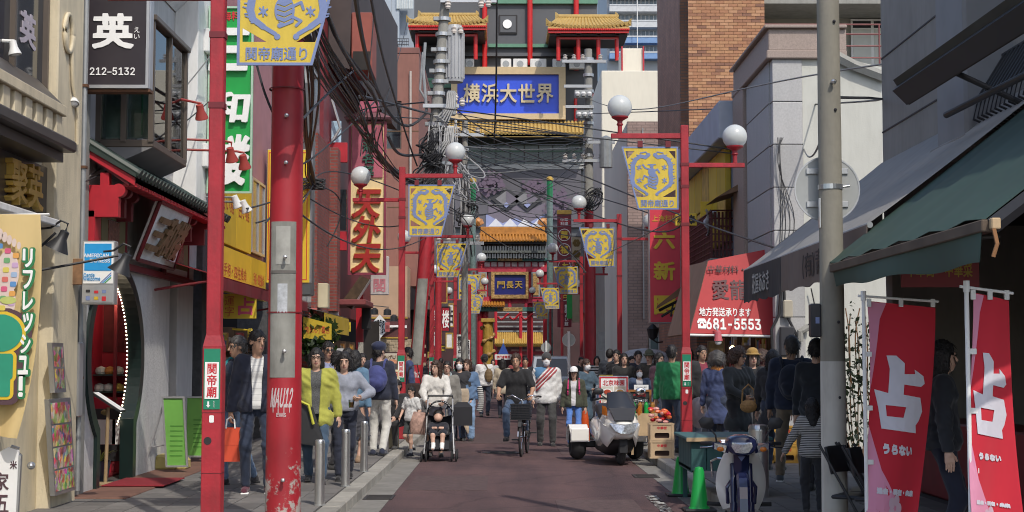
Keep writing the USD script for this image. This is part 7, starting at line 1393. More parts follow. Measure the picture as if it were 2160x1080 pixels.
    for i in (0,1):
        e = .014 if inner is None else .02
        if sleeve > .5: g.cap(SH[i], EL[i],.058+e, .05+e, .04); g.cap(EL[i], EL[i]+(WR[i]-EL[i])*(sleeve-.06),.047+e, .036+e, .03)
        elif sleeve > 0: g.cap(SH[i], SH[i]+(EL[i]-SH[i])*sleeve*1.5,.06+e, .056+e, .04)
    g.wrinkle(.0045, seed+1)
    g.cap(neck+lv*.0+[0,-.03,.03], neck+lv*.16,.066,.075,0, True)
    for zz in ([hemz],): g.plane((0,0,-1),(0,0, hemz))
    if inner is not None:
        g2 = SDF(lo, hi, hc); torso(g2,.008); g2.wrinkle(.003, seed+4); g2.plane((0,0,-1),(0,0, max(hemz+.02, hip[2]-.03))); g2.cap(neck+[0,-.03,.03], neck+lv*.16,.062,.07,0, True); t.part('shirt', g2.mesh(), inner if not isinstance(inner, tuple) else cloth(inner), smooth=True)
        sl, (x, y, z) = g.win(lo, hi); g.put(sl, np.maximum(np.abs(x-hip[0])-(.045+.05*np.clip((z-hip[2]),-.2,.5)), y-hip[1]+.03+.35*math.sin(math.radians(lean))*(z-hip[2]) )+0*z, 0, True)
    x = g.mesh()
    if x is not None: t.part('jacket' if inner is not None else 'top', x, topm or cloth(top), smooth=True)
    if collar: 
        g = SDF(headc-A([.2,.2,.3]), headc+.1, hb); g.cap(neck+[-.045,0,0], neck+[.045,0,0],.065,.065,.03); g.cap(neck+[0,-.03,.03], neck+lv*.16,.066,.075,0, True); g.wrinkle(.006, seed+9); x = g.mesh()
        if x is not None: t.part('collar', x, cloth(collar), smooth=True)
    if near and bottom in ('trousers', 'wide') and hem is not None and hem > .9: t.part('belt', tube([hip+A([.14*math.cos(a),.122*math.sin(a),.055]) for a in np.linspace(0,6.283,20)],.016,6), BLACK)
    if near and inner is not None: t.part('jacket_edge', J([tube([hip+A([sd*(.048+.05*zz),-.128+.06*abs(zz-.2), zz]) for zz in np.linspace(-.02,.42,8)],.007,5) for sd in (-1,1)]), cloth(tuple(A(top)*.7)))
    # ---- lower clothing
    g = SDF(lo, hi, hc)
    if bottom in ('trousers', 'shorts', 'wide'):
        g.cap(hip+[-.07,0,.02], hip+[.07,0,.02],.118,.118,.05)
        for i in (0,1):
            kr = (.068,.057) if bottom != 'wide' else (.085,.085)
            g.cap(HP[i], KN[i],.094*legw, kr[0]*legw, .04)
            if bottom != 'shorts': g.cap(KN[i], AN[i]+(KN[i]-AN[i])*.06, kr[0]*legw, kr[1]*legw, .04)
        g.wrinkle(.004, seed+2); g.plane((0,0,1),(0,0, hip[2]+.10))
        if bottom == 'shorts':
            g.plane((0,0,-1),(0,0, min(KN[0][2], KN[1][2])+.06))
    elif bottom == 'skirt':
        kz = min(KN[0][2], KN[1][2]); g.cap(hip+[-.06,0,.04], hip+[.06,0,.04],.118,.118,.05); c = (KN[0]+KN[1])/2; g.cap(hip, c-[0,0,.12],.14,.2,.06); g.wrinkle(.008, seed+2); g.plane((0,0,-1),(0,0, kz-.08)); g.plane((0,0,1),(0,0, hip[2]+.1))
    x = g.mesh()
    if x is not None and bottom != 'none': t.part('skirt' if bottom == 'skirt' else 'shorts' if bottom == 'shorts' else 'trousers', x, botm or cloth(bot), smooth=True)
    for i, sd in ((0,-1),(1,1)):
        g = SDF(AN[i]-.26, AN[i]+.2, hb); g.cap(AN[i]+[0,.03,-.045], AN[i]+[sd*.015,-.135,-.058],.043,.036,.02); g.cap(AN[i]+[0,.01,.0], AN[i]+[0,.015,-.04],.04,.042,.02); g.plane((0,0,-1), AN[i]+[0,0,-.085])
        t.part('shoe', g.mesh(), cloth(shoe), smooth=True)
        if near: t.part('sole', mv(box(-.043,.043,-.175,.075,0,.02,.008), AN[i]+[sd*.007,0,-.088]), WINK if shoe[0] > .06 or i < 0 else RUBBER)
        if sock: t.part('sock', cyl(AN[i]+[0,0,-.01], AN[i]+(KN[i]-AN[i])*.22,.041,.044,12), cloth(sock))
    t.J = dict(SH=SH, EL=EL, WR=WR, hip=hip, neck=neck, head=headc, KN=KN, AN=AN, lv=lv, sh=sh_c, s=s, pos=A(pos, float), rz=rz)
    return t
def wpos(t, p):
    "world place of a point of a person's own frame"
    a = math.radians(t.J['rz']); v = A(p, float)*t.J['s']; return t.J['pos']+A([v[0]*math.cos(a)-v[1]*math.sin(a), v[0]*math.sin(a)+v[1]*math.cos(a), v[2]])
SW = .12
def at(px, Y, z=SW): return A([P(px, 761, Y)[0], Y, z])
def backpack(t, label, c, back=True, w=.3, h=.42, strap=None):
    "a bag worn on the back: its own thing, held by straps over the shoulders"
    j = t.J; o = j['sh']+A([0,.19,-.22]); g = SDF(o-.4, o+.4,.014); g.ell(o, (w/2,.1, h/2),.02); g.ell(o+[0,.06,-.06],(w*.38,.07, h*.25),.02); g.wrinkle(.004,5)
    m = g.mesh(); s = Thing('backpack', label, 'backpack', t.J['pos'], t.J['rz'], s=j['s']); s.part('bag', m, cloth(c), smooth=True)
    for sd in (-1,1): s.part('strap', tube(spline([o+[sd*.1,-.04,.16], j['SH'][0]*(.5-sd*.33)+j['SH'][1]*(.5+sd*.33)+[0,.02,.095], j['sh']+[sd*.125,-.135,-.1], j['sh']+[sd*.13,-.05,-.3]],12),.02,6), cloth(strap or c))
# -------- left pavement
WK = dict(feet=((-.09,.17,.02),(.09,-.2,0)))
p = person('man in dark navy top and blue jeans looking left behind the red lamp post', at(503,18.6),1.74,-38,1, hairc='grey', top=(.014,.022,.045), bot=(.10,.16,.26), shoe=(.02,.02,.025), near=True, w=1.08, feet=((-.1,-.12,0),(.12,.15,.02)), yaw=-25, tilt=4)
backpack(p, 'turquoise-strapped bag on the back of the man in dark navy', (.02,.05,.07), strap=(.02,.25,.27))
p = person('young man in navy jacket over a white shirt walking beside the painted pole', at(543,17.5),1.79,8,1, top=(.014,.018,.036), inner=stripemat('white_line_shirt', (.62,.62,.6),(.4,.4,.4),16, 'z', .92), bot=(.016,.025,.05), shoe=(.09,.02,.035), near=True, hands=((-.30,-.02,.74,-.3,1,0,1),(.27,-.12,.85)), feet=((-.11,-.06,0),(.13,-.1,0)), yaw=32, legw=.92)
PBAG = wpos(p, p.J['WR'][0]+[0,0,-.09])
person('woman in yellow-green cardigan over a grey speckled top beside the painted pole', at(667,18.9),1.60,6, hair='bob', top=(.37,.37,.065), inner=mat('grey_speckle_knit', (.085,.088,.09),.9,.75,90), bot=(.045,.08,.13), shoe=(.015,.015,.018), glasses='plain', near=True, w=1.12, hem=.74, hands=((-.26,.02,.82),(.31,-.04,.82)), **WK)
person('woman in pale grey-blue shirt holding a cup, second bollard', at(726,19.4),1.56,6, hair='bob', top=(.27,.29,.35), bot=(.014,.018,.035), shoe=(.012,.012,.014), near=True, hem=.94, hands=((-.25,.02,.82),(.23,-.26,1.13,1,.3,-.6,1)), feet=((-.06,-.22,.0),(.08,.2,.03)), tilt=8, lean=3)
person('man in lilac shirt and glasses behind the woman in the yellow-green cardigan', at(692,22.3),1.72,12,1, top=(.26,.28,.42), bot=(.03,.03,.05), glasses='sun', hands=((-.27,-.03,.8),(.16,-.25,1.15,1,.4,-.6,1)), yaw=10)
person('dark-haired person in grey and black vest seen behind the cup holder', at(712,21.2),1.58,70, top=(.22,.22,.21), bot=(.03,.03,.035), hair='short', yaw=20)
person('person in denim blue top and shorts standing behind the cup holder', at(748,22.6),1.60,150, hair='bob', top=(.10,.19,.29), bottom='skirt', bot=(.05,.05,.06), shoe=(.3,.2,.13), feet=((-.09,0,0),(.09,.1,.02)))
person('person in mustard yellow jacket bending towards the shop counter', at(779,29),1.62,110, hair='short', top=(.48,.30,.02), bot=(.03,.03,.03), lean=14, hands=((-.1,-.35,1.0),(.15,-.35,1.0)))
p = person('person in navy beret and jacket with a blue backpack and white trousers seen from behind', at(800,24.3),1.72,172, top=(.016,.02,.038), bot=(.55,.54,.50), shoe=(.02,.025,.05), hat=('beret', (.018,.024,.06)), near=True, feet=((-.08,.1,.02),(.1,-.05,0)), hands=((-.28,-.02,.8),(.22,-.28,1.05)), yaw=-30)
backpack(p, 'blue canvas backpack on the person in the navy beret', (.05,.06,.19), w=.34)
person('man in blue jacket facing left beside the second red lamp post', at(861,31.5),1.72,-80,1, top=(.035,.05,.13), bot=(.3,.26,.2), hands=((-.27,-.1,.85),(.27,.05,.8)))
b = Thing('shoulder_bag', 'dark brown shoulder bag on the man in the blue jacket', 'bag', at(874,31.2)); b.part('bag', hull([(x, y, z) for x in (-.17,.17) for y in (-.06,.06) for z in (.72,1.0)]+[(x, 0,1.03) for x in (-.1,.1)]), mat('dark_brown_leather', (.035,.022,.018),.45,.2)); b.part('strap', tube([(-.14,0,1.0),(-.1,0,1.35),(.05,.05,1.42),(.14,0,1.0)],.012,5), _M['dark_brown_leather'])
person('seated dark-clothed figure beside the price board', at(834,26.2),1.45,-20, top=(.02,.02,.022), bot=(.02,.02,.022), hip=(0,.1,.55), feet=((-.1,-.25,0),(.1,-.2,0)), hands=((-.12,-.28,.62),(.12,-.28,.62)))
person('small boy in white shirt and grey shorts stepping off the kerb', (G(868,962,.02)[0], G(868,962,.02)[1],.03),1.12,-35, top=(.58,.58,.57), sleeve=.45, bottom='shorts', bot=(.05,.06,.06), shoe=(.02,.025,.04), sock=(.6,.6,.6), near=True, feet=((-.1,.2,.12),(.1,-.15,0)), hands=((-.2,-.22,.98,-.5,.3,-.6),(.22,-.15,.95)), tilt=10, w=.95)
MP_ = (G(918,968,0)[0], G(918,968,0)[1])
mum = person('woman in white cardigan pushing the pram', (MP_[0]-.02, MP_[1]+.62,0),1.58,0, hair='long', hairc='brown', top=(.60,.58,.54), bot=(.02,.02,.03), bottom='skirt', near=True, hands=((-.16,-.38,1.02,-.7,.3,-.5,1),(.16,-.38,1.02,.7,.3,-.5,1)), yaw=-30, lean=5, tilt=5)
person('girl in grey patterned knit behind the pram mother', at(943,28.2,0),1.56,0, hair='short', top=(.20,.19,.17), bot=(.05,.06,.09), glasses='plain', collar=(.30,.36,.38))
person('woman with white face mask behind the woman in the blue sweater', at(970,31,0),1.62,-10, hair='bob', top=(.03,.03,.035), mask=True)
bl_ = person('laughing woman in blue sweater and wide pale jeans carrying a beige coat', (G(985,930,0)[0], G(985,930,0)[1],0),1.60,-8, hair='bob', hairc='brown', top=(.10,.17,.29), bottom='wide', bot=(.20,.31,.48), shoe=(.02,.02,.02), near=True, hands=((-.1,-.24,1.06,-1,.3,-.6),(.29,.0,.82)), yaw=-12, feet=((-.1,.1,0),(.1,-.1,0)), loose=.015)
def coatf(u, v): o = wpos(bl_, bl_.J['WR'][0]); return [o[0]-.22+.36*u+.03*np.sin(9*v), o[1]-.07-.05*np.sin(3.1*u)+.03*np.sin(8*u+3*v), o[2]+.06-(.75-.2*np.sin(4*u))*v]
solo('coat', grid(coatf, 14,16,.03), cloth((.42,.34,.25)), 'beige coat folded over the arm of the woman in the blue sweater', 'coat', smooth=True)
solo('sleeve', tube(spline([wpos(bl_, bl_.J['EL'][1])+[.02,-.02,.03], wpos(bl_, bl_.J['WR'][1])+[.02,-.02,.1], wpos(bl_, bl_.J['WR'][1])+[-.01,0,-.22]],12),.06,12), stripemat('stripe_black_white', (.60,.60,.58),(.02,.02,.02),26), 'black and white striped sleeve hanging beside the woman in the blue sweater', 'sleeve')
p = person('man in white shirt with a brown sling bag walking away up the road', (G(1022,880,0)[0], G(1022,880,0)[1],0),1.74,180, top=(.62,.62,.62), bot=(.025,.035,.06), hat=('cap', (.015,.015,.018)), feet=((-.09,.22,.05),(.09,-.15,0)), near=True)
b = Thing('sling_bag', 'brown sling bag across the back of the man in the white shirt', 'bag', wpos(p, p.J['sh']+[-.12,.16,-.25])); b.part('bag', sph((0,0,0),(.12,.08,.2),12), mat('khaki_brown', (.16,.105,.05),.7,.2)); b.part('strap', tube([(-.02,.02,.18),(-.12,.1,.38),(-.2,.2,.4)],.018,5), _M['khaki_brown'])
person('person in beige coat walking away beside the man in the white shirt', (P(1060,761,43)[0],43,0),1.62,175, hair='bob', top=(.42,.36,.27), bot=(.025,.03,.05), shoe=(.05,.05,.05), hem=.72, **WK)
person('man in dark suit with white collar behind the cyclist', (P(1108,761,40)[0],40,0),1.66,0,1, top=(.015,.015,.022), inner=(.6,.6,.6))
hood = person('man in grey beanie and white hoodie with red diagonal stripes walking in the road', (G(1153,940,0)[0], G(1153,940,0)[1],0),1.71,0, hair='none', top=(.62,.62,.61), bot=(.045,.045,.045), shoe=(.03,.03,.03), hat=('beanie', (.05,.05,.053)), mask=True, near=True, hem=.80, w=1.12, loose=.02, legw=1.08, feet=((-.12,.06,0),(.11,-.12,0)))
hj = hood.J
for k in range(3):
    g = SDF(hj['sh']-.4, hj['sh']+.3,.011)
    g.cap(hj['hip']+[-.075,0,.04], hj['hip']+[.075,0,.04],.112+.027,.139,.06); g.cap(hj['hip']+hj['lv']*.18+[-.07,0,0], hj['hip']+hj['lv']*.18+[.07,0,0],.112+.046,.158,.07); g.cap(hj['sh']-hj['lv']*.12+[-.085,0,0], hj['sh']-hj['lv']*.12+[.085,0,0],.125+.027,.152,.07); g.cap(hj['SH'][0]+[.03,0,0], hj['SH'][1]-[.03,0,0],.09,.09,.06)
    sl, (x, y, z) = g.win(hj['sh']-.5, hj['sh']+.5); dd = (x*.72-(z-hj['sh'][2])*.72)-(.02+.055*k)+0*y; g.f = np.maximum(np.maximum(g.f, np.abs(dd)-.016), y+0*x+0*z+.02).astype(np.float32)
    m = g.mesh(); 
    if m is not None: hood.part('red_stripe', m, mat('hoodie_red', (.33,.05,.06),.85,.1), smooth=True)
g = SDF(hj['sh']-.4, hj['sh']+.3,.011); g.cap(hj['sh']-hj['lv']*.12+[-.085,0,0], hj['sh']-hj['lv']*.12+[.085,0,0],.152,.152,.07); g.cap(hj['SH'][0]+[.03,0,0], hj['SH'][1]-[.03,0,0],.091,.091,.06); sl, (x, y, z) = g.win(hj['sh']-.5, hj['sh']+.5); g.f = np.maximum(np.maximum(g.f, (x*.72-(z-hj['sh'][2])*.72)+.03+0*y), y+.02+0*x+0*z).astype(np.float32); g.plane((0,0,-1),(0,0, hj['sh'][2]-.2))
m = g.mesh(); hood.part('blue_yoke', m, mat('hoodie_blue', (.07,.17,.30),.85,.1), smooth=True) if m is not None else None
gl = person('girl in white cap and olive jacket with pink backpack straps', (G(1211,942,0)[0], G(1211,942,0)[1],0),1.45,-6, hair='long', top=(.05,.055,.035), inner=(.55,.54,.56), bot=(.09,.20,.52), shoe=(.03,.03,.03), hat=('cap', (.68,.68,.68)), near=True, legw=.85, w=.95, feet=((-.09,-.08,0),(.09,.02,0)))
backpack(gl, 'pink backpack worn by the girl in the white cap', (.50,.03,.14), w=.26, h=.34)
person('woman with white mask and long grey-blue coat behind the girl in the cap', at(1236,31.5,0),1.60,35, hair='bun', hairc='brown', top=(.06,.10,.14), bot=(.03,.03,.04), mask=True, hem=.45, hands=((-.05,-.22,1.1,-1,.2,-.5),(.1,-.22,1.08,1,.2,-.5)))
person('black-haired man seen from behind near the far grey panel', at(1286,36),1.72,160, top=(.02,.025,.035), bot=(.03,.03,.04))
person('woman in black and white striped top further back by the pink tile building', at(1259,44),1.58,0, hair='bob', topm=stripemat('wide_stripes', (.5,.5,.5),(.03,.03,.03),12), bot=(.03,.03,.03))
for i, (px, Y, H, lab, kw) in enumerate(((1316,31,1.60, 'dark-haired woman in black standing behind the big photo menu', dict(hair='long', top=(.02,.02,.02))),(1332,37,1.56, 'person with short hair far behind the photo menu', dict(top=(.25,.25,.27))),(1346,33,1.66, 'person in dark navy in the queue behind the vendor', dict(top=(.02,.022,.035))),(1370,31,1.66, 'person in dark hat looking down in the queue', dict(top=(.045,.043,.035), hat=('brim', (.08,.09,.06)), tilt=12)),(1348,27.0,1.36, 'masked vendor in dark blue behind the chalk menu board', dict(hair='bob', top=(.03,.05,.10), mask=True, inner=(.4,.4,.42))))):
    person(lab, at(px, Y), H, RNG.normal()*15, **kw)
person('man in bright green jacket seen from behind beside the right lamp post', at(1417,24.9),1.70,155,1, top=(.015,.17,.06), bot=(.03,.045,.08), shoe=(.02,.02,.02), near=True, w=1.1, hands=((-.25,-.18,.95),(.28,.0,.85)), loose=.02)
person('shaded person in black and maroon behind the right lamp post', at(1480,26.0),1.70,20,1, top=(.018,.018,.02), inner=(.2,.03,.05))
person('woman in dark blue coat with an orange scarf seen from behind', at(1512,24.0),1.58,160, hair='afro', hairc='grey', top=(.035,.05,.12), hem=.55, collar=(.55,.22,.06))
person('woman with bushy brown hair and dark glasses in a black coat', at(1556,21.5),1.62,30,1, hair='afro', hairc='brown', top=(.022,.026,.028), bot=(.02,.02,.022), glasses='sun', near=True, hem=.55, w=1.1, hands=((-.12,-.3,1.05,-1,.2,-.5,1),(.12,-.3,1.05,1,.2,-.5,1)), yaw=25)
person('woman in tan brimmed hat and black coat beside the bushy-haired woman', at(1587,22.3),1.62,5, hair='bob', hairc='grey', top=(.022,.022,.024), bot=(.06,.06,.065), hat=('brim', (.32,.19,.05)), near=True, hands=((-.1,-.28,.88,-1,.2,-.5,1),(.24,-.05,.85)))
b = Thing('straw_bag', 'tan straw handbag held by the bushy-haired woman', 'bag', at(1578,21.1)); b.part('bowl', sph((0,0,.86),(.12,.07,.09),14), mat('straw', (.30,.17,.06),.7,.3,30)); b.part('handle', tube([(-.09,0,.9),(-.08,0,1.08),(0,0,1.16),(.08,0,1.08),(.09,0,.9)],.012,6), _M['straw'])
person('person in bright pink jacket behind the tan-hatted woman', at(1607,24.2),1.60,170, hair='afro', hairc='brown', top=(.55,.04,.22), bot=(.05,.05,.05))
p = person('man in navy hooded jacket and khaki trousers walking away with a dark backpack', (G(1672,1018,.12)[0], G(1672,1018,.12)[1],.12),1.75,168,1, hairc='grey', top=(.016,.022,.045), bot=(.20,.155,.105), shoe=(.08,.09,.10), near=True, w=1.12, loose=.02, feet=((-.13,.05,0),(.15,-.12,0)), yaw=25)
backpack(p, 'dark navy backpack slung on the man in khaki trousers', (.014,.018,.032), w=.3)
person('man in black jacket half hidden behind the concrete pole', at(1722,17.6),1.70,150, top=(.015,.018,.024), bot=(.03,.03,.035))
person('child in black and white striped shirt walking beside the concrete pole', at(1712,14.9),1.10,175, hair='long', topm=stripemat('child_stripes', (.52,.50,.47),(.03,.028,.028),38), bot=(.03,.03,.035), near=True, hands=((-.27,0,.8),(.42,-.12,.92)), w=.95)
person('dark-haired woman in dark clothes standing in the shade between the two flags', at(1985,11.6,.12),1.60,78, hair='bob', top=(.016,.018,.024), bot=(.012,.014,.03), near=True, yaw=15)
# more of the crowd, partly hidden
for px, Y, H, rz, lab, kw in ((734,26.5,1.66,-70, 'dark-coated man half hidden between the cup holder and the yellow jacket', dict(top=(.02,.022,.03))),(764,27.6,1.58,20, 'woman in charcoal cardigan behind the navy beret wearer', dict(hair='bob', top=(.05,.05,.055))),(848,34,1.64,170, 'person in dark grey walking away by the price board', dict(top=(.04,.045,.05))),(1301,33.5,1.68,-25, 'tall man in black at the left end of the queue', dict(top=(.015,.015,.017))),(1390,29.5,1.60,40, 'woman in dark plum coat at the right end of the queue', dict(hair='bob', top=(.05,.02,.035))),(1452,28.0,1.66,-60, 'man in dark brown jacket just left of the shaded maroon shopper', dict(top=(.04,.028,.02))),(1630,21.0,1.60,150, 'woman in black coat seen from behind beside the khaki trousers', dict(hair='bob', top=(.02,.02,.024), hem=.6))):
    person(lab, at(px, Y), H, rz, **kw)
# far crowd heads in the middle distance
FC = [(905,47,0),(1295,58,10),(1338,60,0),(1085,62,180),(1040,66,0),(1225,50,20),(930,52,170),(1172,64,180),(990,58,0),(1280,66,0)]
cl_ = [(.03,.03,.035),(.3,.28,.25),(.05,.07,.12),(.25,.05,.05),(.4,.4,.4),(.02,.02,.02),(.12,.12,.1),(.3,.25,.15),(.05,.05,.06),(.2,.2,.25)]
wd_ = ['left of the second lamp post', 'near the beige building door', 'by the pink tile corner', 'walking away beyond the cyclist', 'beyond the beige coat', 'behind the masked woman', 'walking away behind the pram', 'walking away beside the van', 'below the fourth left lamp post', 'below the second right banner']
for (px, Y, rz), c, wd in zip(FC, cl_, wd_): person(f'small distant pedestrian {wd}', (P(px, 761, Y)[0], Y, .0),1.62+.08*RNG.random(), rz, hair='short' if c[0] < .2 else 'bob', top=c, bot=(.03,.03,.04), **WK)
# ============================================================ vehicles
def wheel(R, r, w, hub, n=28):
    "tyre and rim with the axle along x"
    q = np.linspace(0,2*np.pi, 11); ty = rot(lathe([(R-r+r*math.cos(a), w*math.sin(a)) for a in q], n),90,(0,1,0))
    rim = rot(lathe([(R-1.9*r, -w*.6),(R-1.2*r, -w*.7),(R-1.2*r, w*.7),(R-1.9*r, w*.6)], n),90,(0,1,0))
    return ty, rim
def sweep_body(secs, n=20, e=2.6):
    "closed body lofted through sections (y, zc, half width, half height)"
    v = []
    for y, zc, a, b in secs:
        t = np.arange(n)*2*np.pi/n; c, s = np.cos(t), np.sin(t)
        v.append(np.stack([a*np.sign(c)*np.abs(c)**(2/e), np.full(n, y), zc+b*np.sign(s)*np.abs(s)**(2/e)],1))
    k = len(v); V = np.vstack(v+[[v[0].mean(0)],[v[-1].mean(0)]]); i, j = np.meshgrid(np.arange(k-1), np.arange(n), indexing='ij')
    q = np.stack([i*n+j, i*n+(j+1) % n, (i+1)*n+(j+1) % n, (i+1)*n+j],-1).reshape(-1,4); f = np.vstack([q[:, [0,1,2]], q[:, [0,2,3]]]); e_ = np.arange(n)
    f = np.vstack([f[:, ::-1], np.stack([np.full(n, k*n),(e_+1) % n, e_],1)[:, ::-1], np.stack([np.full(n, k*n+1),(k-1)*n+e_, (k-1)*n+(e_+1) % n],1)[:, ::-1]]); return V, f[:, ::-1]
PEARL = mat('pearl_white', (.78,.76,.71),.22,.03, coat_weight=.5); NAVYP = mat('navy_gloss', (.012,.016,.05),.18,.1, coat_weight=.6); LENS = mat('headlamp_lens', (.5,.52,.54),.08,.5,40, metal=.6); AMBER = mat('amber_lens', (.55,.16,.02),.2,.1); SMOKE = mat('smoked_screen', (.03,.033,.04),.12,.1)
# three-wheeled scooter
o = G(1312,984,0); t = Thing('three_wheeler', 'white three-wheeled scooter with smoked windscreen parked by the right kerb', 'scooter', (o[0], o[1]+.3,0),5)
ty, rim = wheel(.255,.075,.06,0); f = t.part('front_wheel', mv(ty, (0,0,.255)), RUBBER, smooth=40); t.part('rim', mv(rim, (0,0,.255)), GREY, parent=f)
for sx in (-1,1):
    ty, rim = wheel(.265,.1,.125,0); f = t.part('rear_wheel', mv(ty, (sx*.47,1.45,.265)), RUBBER, smooth=40); t.part('rim', mv(rim, (sx*.47,1.45,.265)), GREY, parent=f)
    t.part('rear_mudguard', J([hull([(sx*.47+a, 1.45+R_*math.cos(q),.265+R_*math.sin(q)) for a in (-.15,.15) for q in (u, u+.42) for R_ in (.285,.31)]) for u in np.arange(.1,2.9,.42)], hull([(sx*.47+a, 1.45-.30, z) for a in (-.15,.15) for z in (.3,.52)]+[(sx*.47+a, 1.45-.33, z) for a in (-.14,.14) for z in (.32,.5)])), PEARL, smooth=40)
t.part('axle', box(-.45,.45,1.35,1.55,.2,.3,.02), BLACK)
t.part('body', sweep_body([(-.42,.58,.05,.05),(-.38,.56,.16,.12),(-.2,.58,.25,.19),(0,.62,.29,.24),(.25,.55,.30,.3),(.5,.40,.28,.2),(.8,.38,.27,.2),(1.1,.48,.27,.22),(1.5,.52,.26,.2),(1.75,.55,.16,.12)]), PEARL, smooth=50)
t.part('lower_cowl', sweep_body([(-.22,.38,.1,.06),(-.1,.36,.21,.12),(.15,.3,.23,.15),(.5,.25,.24,.13),(1.2,.24,.22,.1)]), BLACK, smooth=50)
for sx in (-1,1): t.part('side_fairing', hull([(sx*.1,-.42,.52),(sx*.28,-.15,.62),(sx*.3,.1,.42),(sx*.22,-.1,.28),(sx*.3,.3,.7),(sx*.26,.35,.35),(sx*.2,-.3,.42)]), PEARL, smooth=30)
t.part('headlight', hull([(x, y, z) for x, y, z in ((-.23,-.36,.66),(.23,-.36,.66),(-.15,-.44,.54),(.15,-.44,.54),(-.06,-.47,.5),(.06,-.47,.5),(-.2,-.26,.64),(.2,-.26,.64),(0,-.47,.62))]), LENS, smooth=25)
t.part('dark_panel', hull([(-.14,-.40,.70),(.14,-.40,.70),(-.21,-.22,.88),(.21,-.22,.88),(-.14,-.3,.68),(.14,-.3,.68),(-.2,-.15,.86),(.2,-.15,.86)]), mat('satin_black_panel', (.03,.03,.033),.35,.1))
t.part('windscreen', grid(lambda u, v: [(u-.5)*(.46-.08*v),-.2+.22*v+.35*(u-.5)**2,.87+.26*v-.1*(u-.5)**2*v],12,6,.008), SMOKE, smooth=True)
t.part('front_fender', J([hull([(a, .29*math.cos(q),.255+.29*math.sin(q)) for a in (-.07,.07) for q in (u, u+.4)]+[(a, .31*math.cos(q),.255+.31*math.sin(q)) for a in (-.055,.055) for q in (u, u+.4)]) for u in np.arange(.5,3.0,.4)]), BLACK, smooth=40)
for sx in (-1,1):
    t.part('fork', cyl((sx*.1,.0,.26),(sx*.11,.15,.62),.025), GREY); t.part('turn_signal', hull([(sx*.24,-.24,.76),(sx*.3,-.1,.78),(sx*.25,-.2,.9),(sx*.3,-.1,.92),(sx*.22,-.12,.84)]), AMBER)
    t.part('handlebar', tube([(sx*.08,.2,1.0),(sx*.24,.18,1.02),(sx*.37,.25,1.0)],.018,8), BLACK); t.part('brake_lever', tube([(sx*.25,.12,1.0),(sx*.36,.13,.985)],.008,6), ALUS)
    m = t.part('mirror', sph((sx*.33,.06,1.13),(.085,.03,.055),14), BLACK if sx < 0 else CHROME, smooth=True); t.part('mirror_stem', tube([(sx*.2,.12,1.02),(sx*.27,.08,1.06),(sx*.3,.07,1.1)],.01,6), BLACK, parent=m)
t.part('seat', sweep_body([(.55,.66,.1,.05),(.7,.7,.17,.08),(1.1,.72,.18,.08),(1.3,.8,.18,.1),(1.7,.82,.15,.09)]), mat('black_vinyl', (.02,.02,.022),.5,.15), smooth=50)
t.part('dashboard', hull([(-.18,.1,1.0),(.18,.1,1.0),(-.15,.25,.94),(.15,.25,.94),(-.16,.05,.92),(.16,.05,.92)]), BLACK)
s = Thing('flashing_cone', 'small orange and red cone standing behind the white three-wheeler', 'cone', G(1234,935,0)); s.part('body', lathe([(.11,0),(.1,.02),(.07,.5),(.05,.62),(0,.64)],18), mat('orange_cone', (.60,.09,.02),.4)); s.part('ring', lathe([(.091,.2),(.085,.3),(.08,.3)],18), RINK)
# moped, close right
o = A([(1562-1061)/F*14.0,14.0,0]); t = Thing('moped', 'small dark blue moped with cream leg shields parked facing the road, right foreground', 'moped', o, -6)
for y, nm in ((.0, 'front_wheel'),(1.19, 'rear_wheel')):
    ty, rim = wheel(.275,.032,.034,0); f = t.part(nm, mv(ty, (0, y, .275)), RUBBER, smooth=40); t.part('rim', mv(rim, (0, y, .275)), CHROME, parent=f)
    t.part('spoke', J([cyl((.02*(-1)**k, y, .275),(0, y+.22*math.cos(k*.35),.275+.22*math.sin(k*.35)),.003, n=4) for k in range(18)]), CHROME, parent=f)
t.part('front_fender', J([hull([(a, .30*math.cos(q),.275+.30*math.sin(q)) for a in (-.055,.055) for q in (u, u+.35)]+[(a, .325*math.cos(q),.275+.325*math.sin(q)) for a in (-.035,.035) for q in (u, u+.35)]) for u in np.arange(.35,3.2,.35)]), NAVYP, smooth=50)
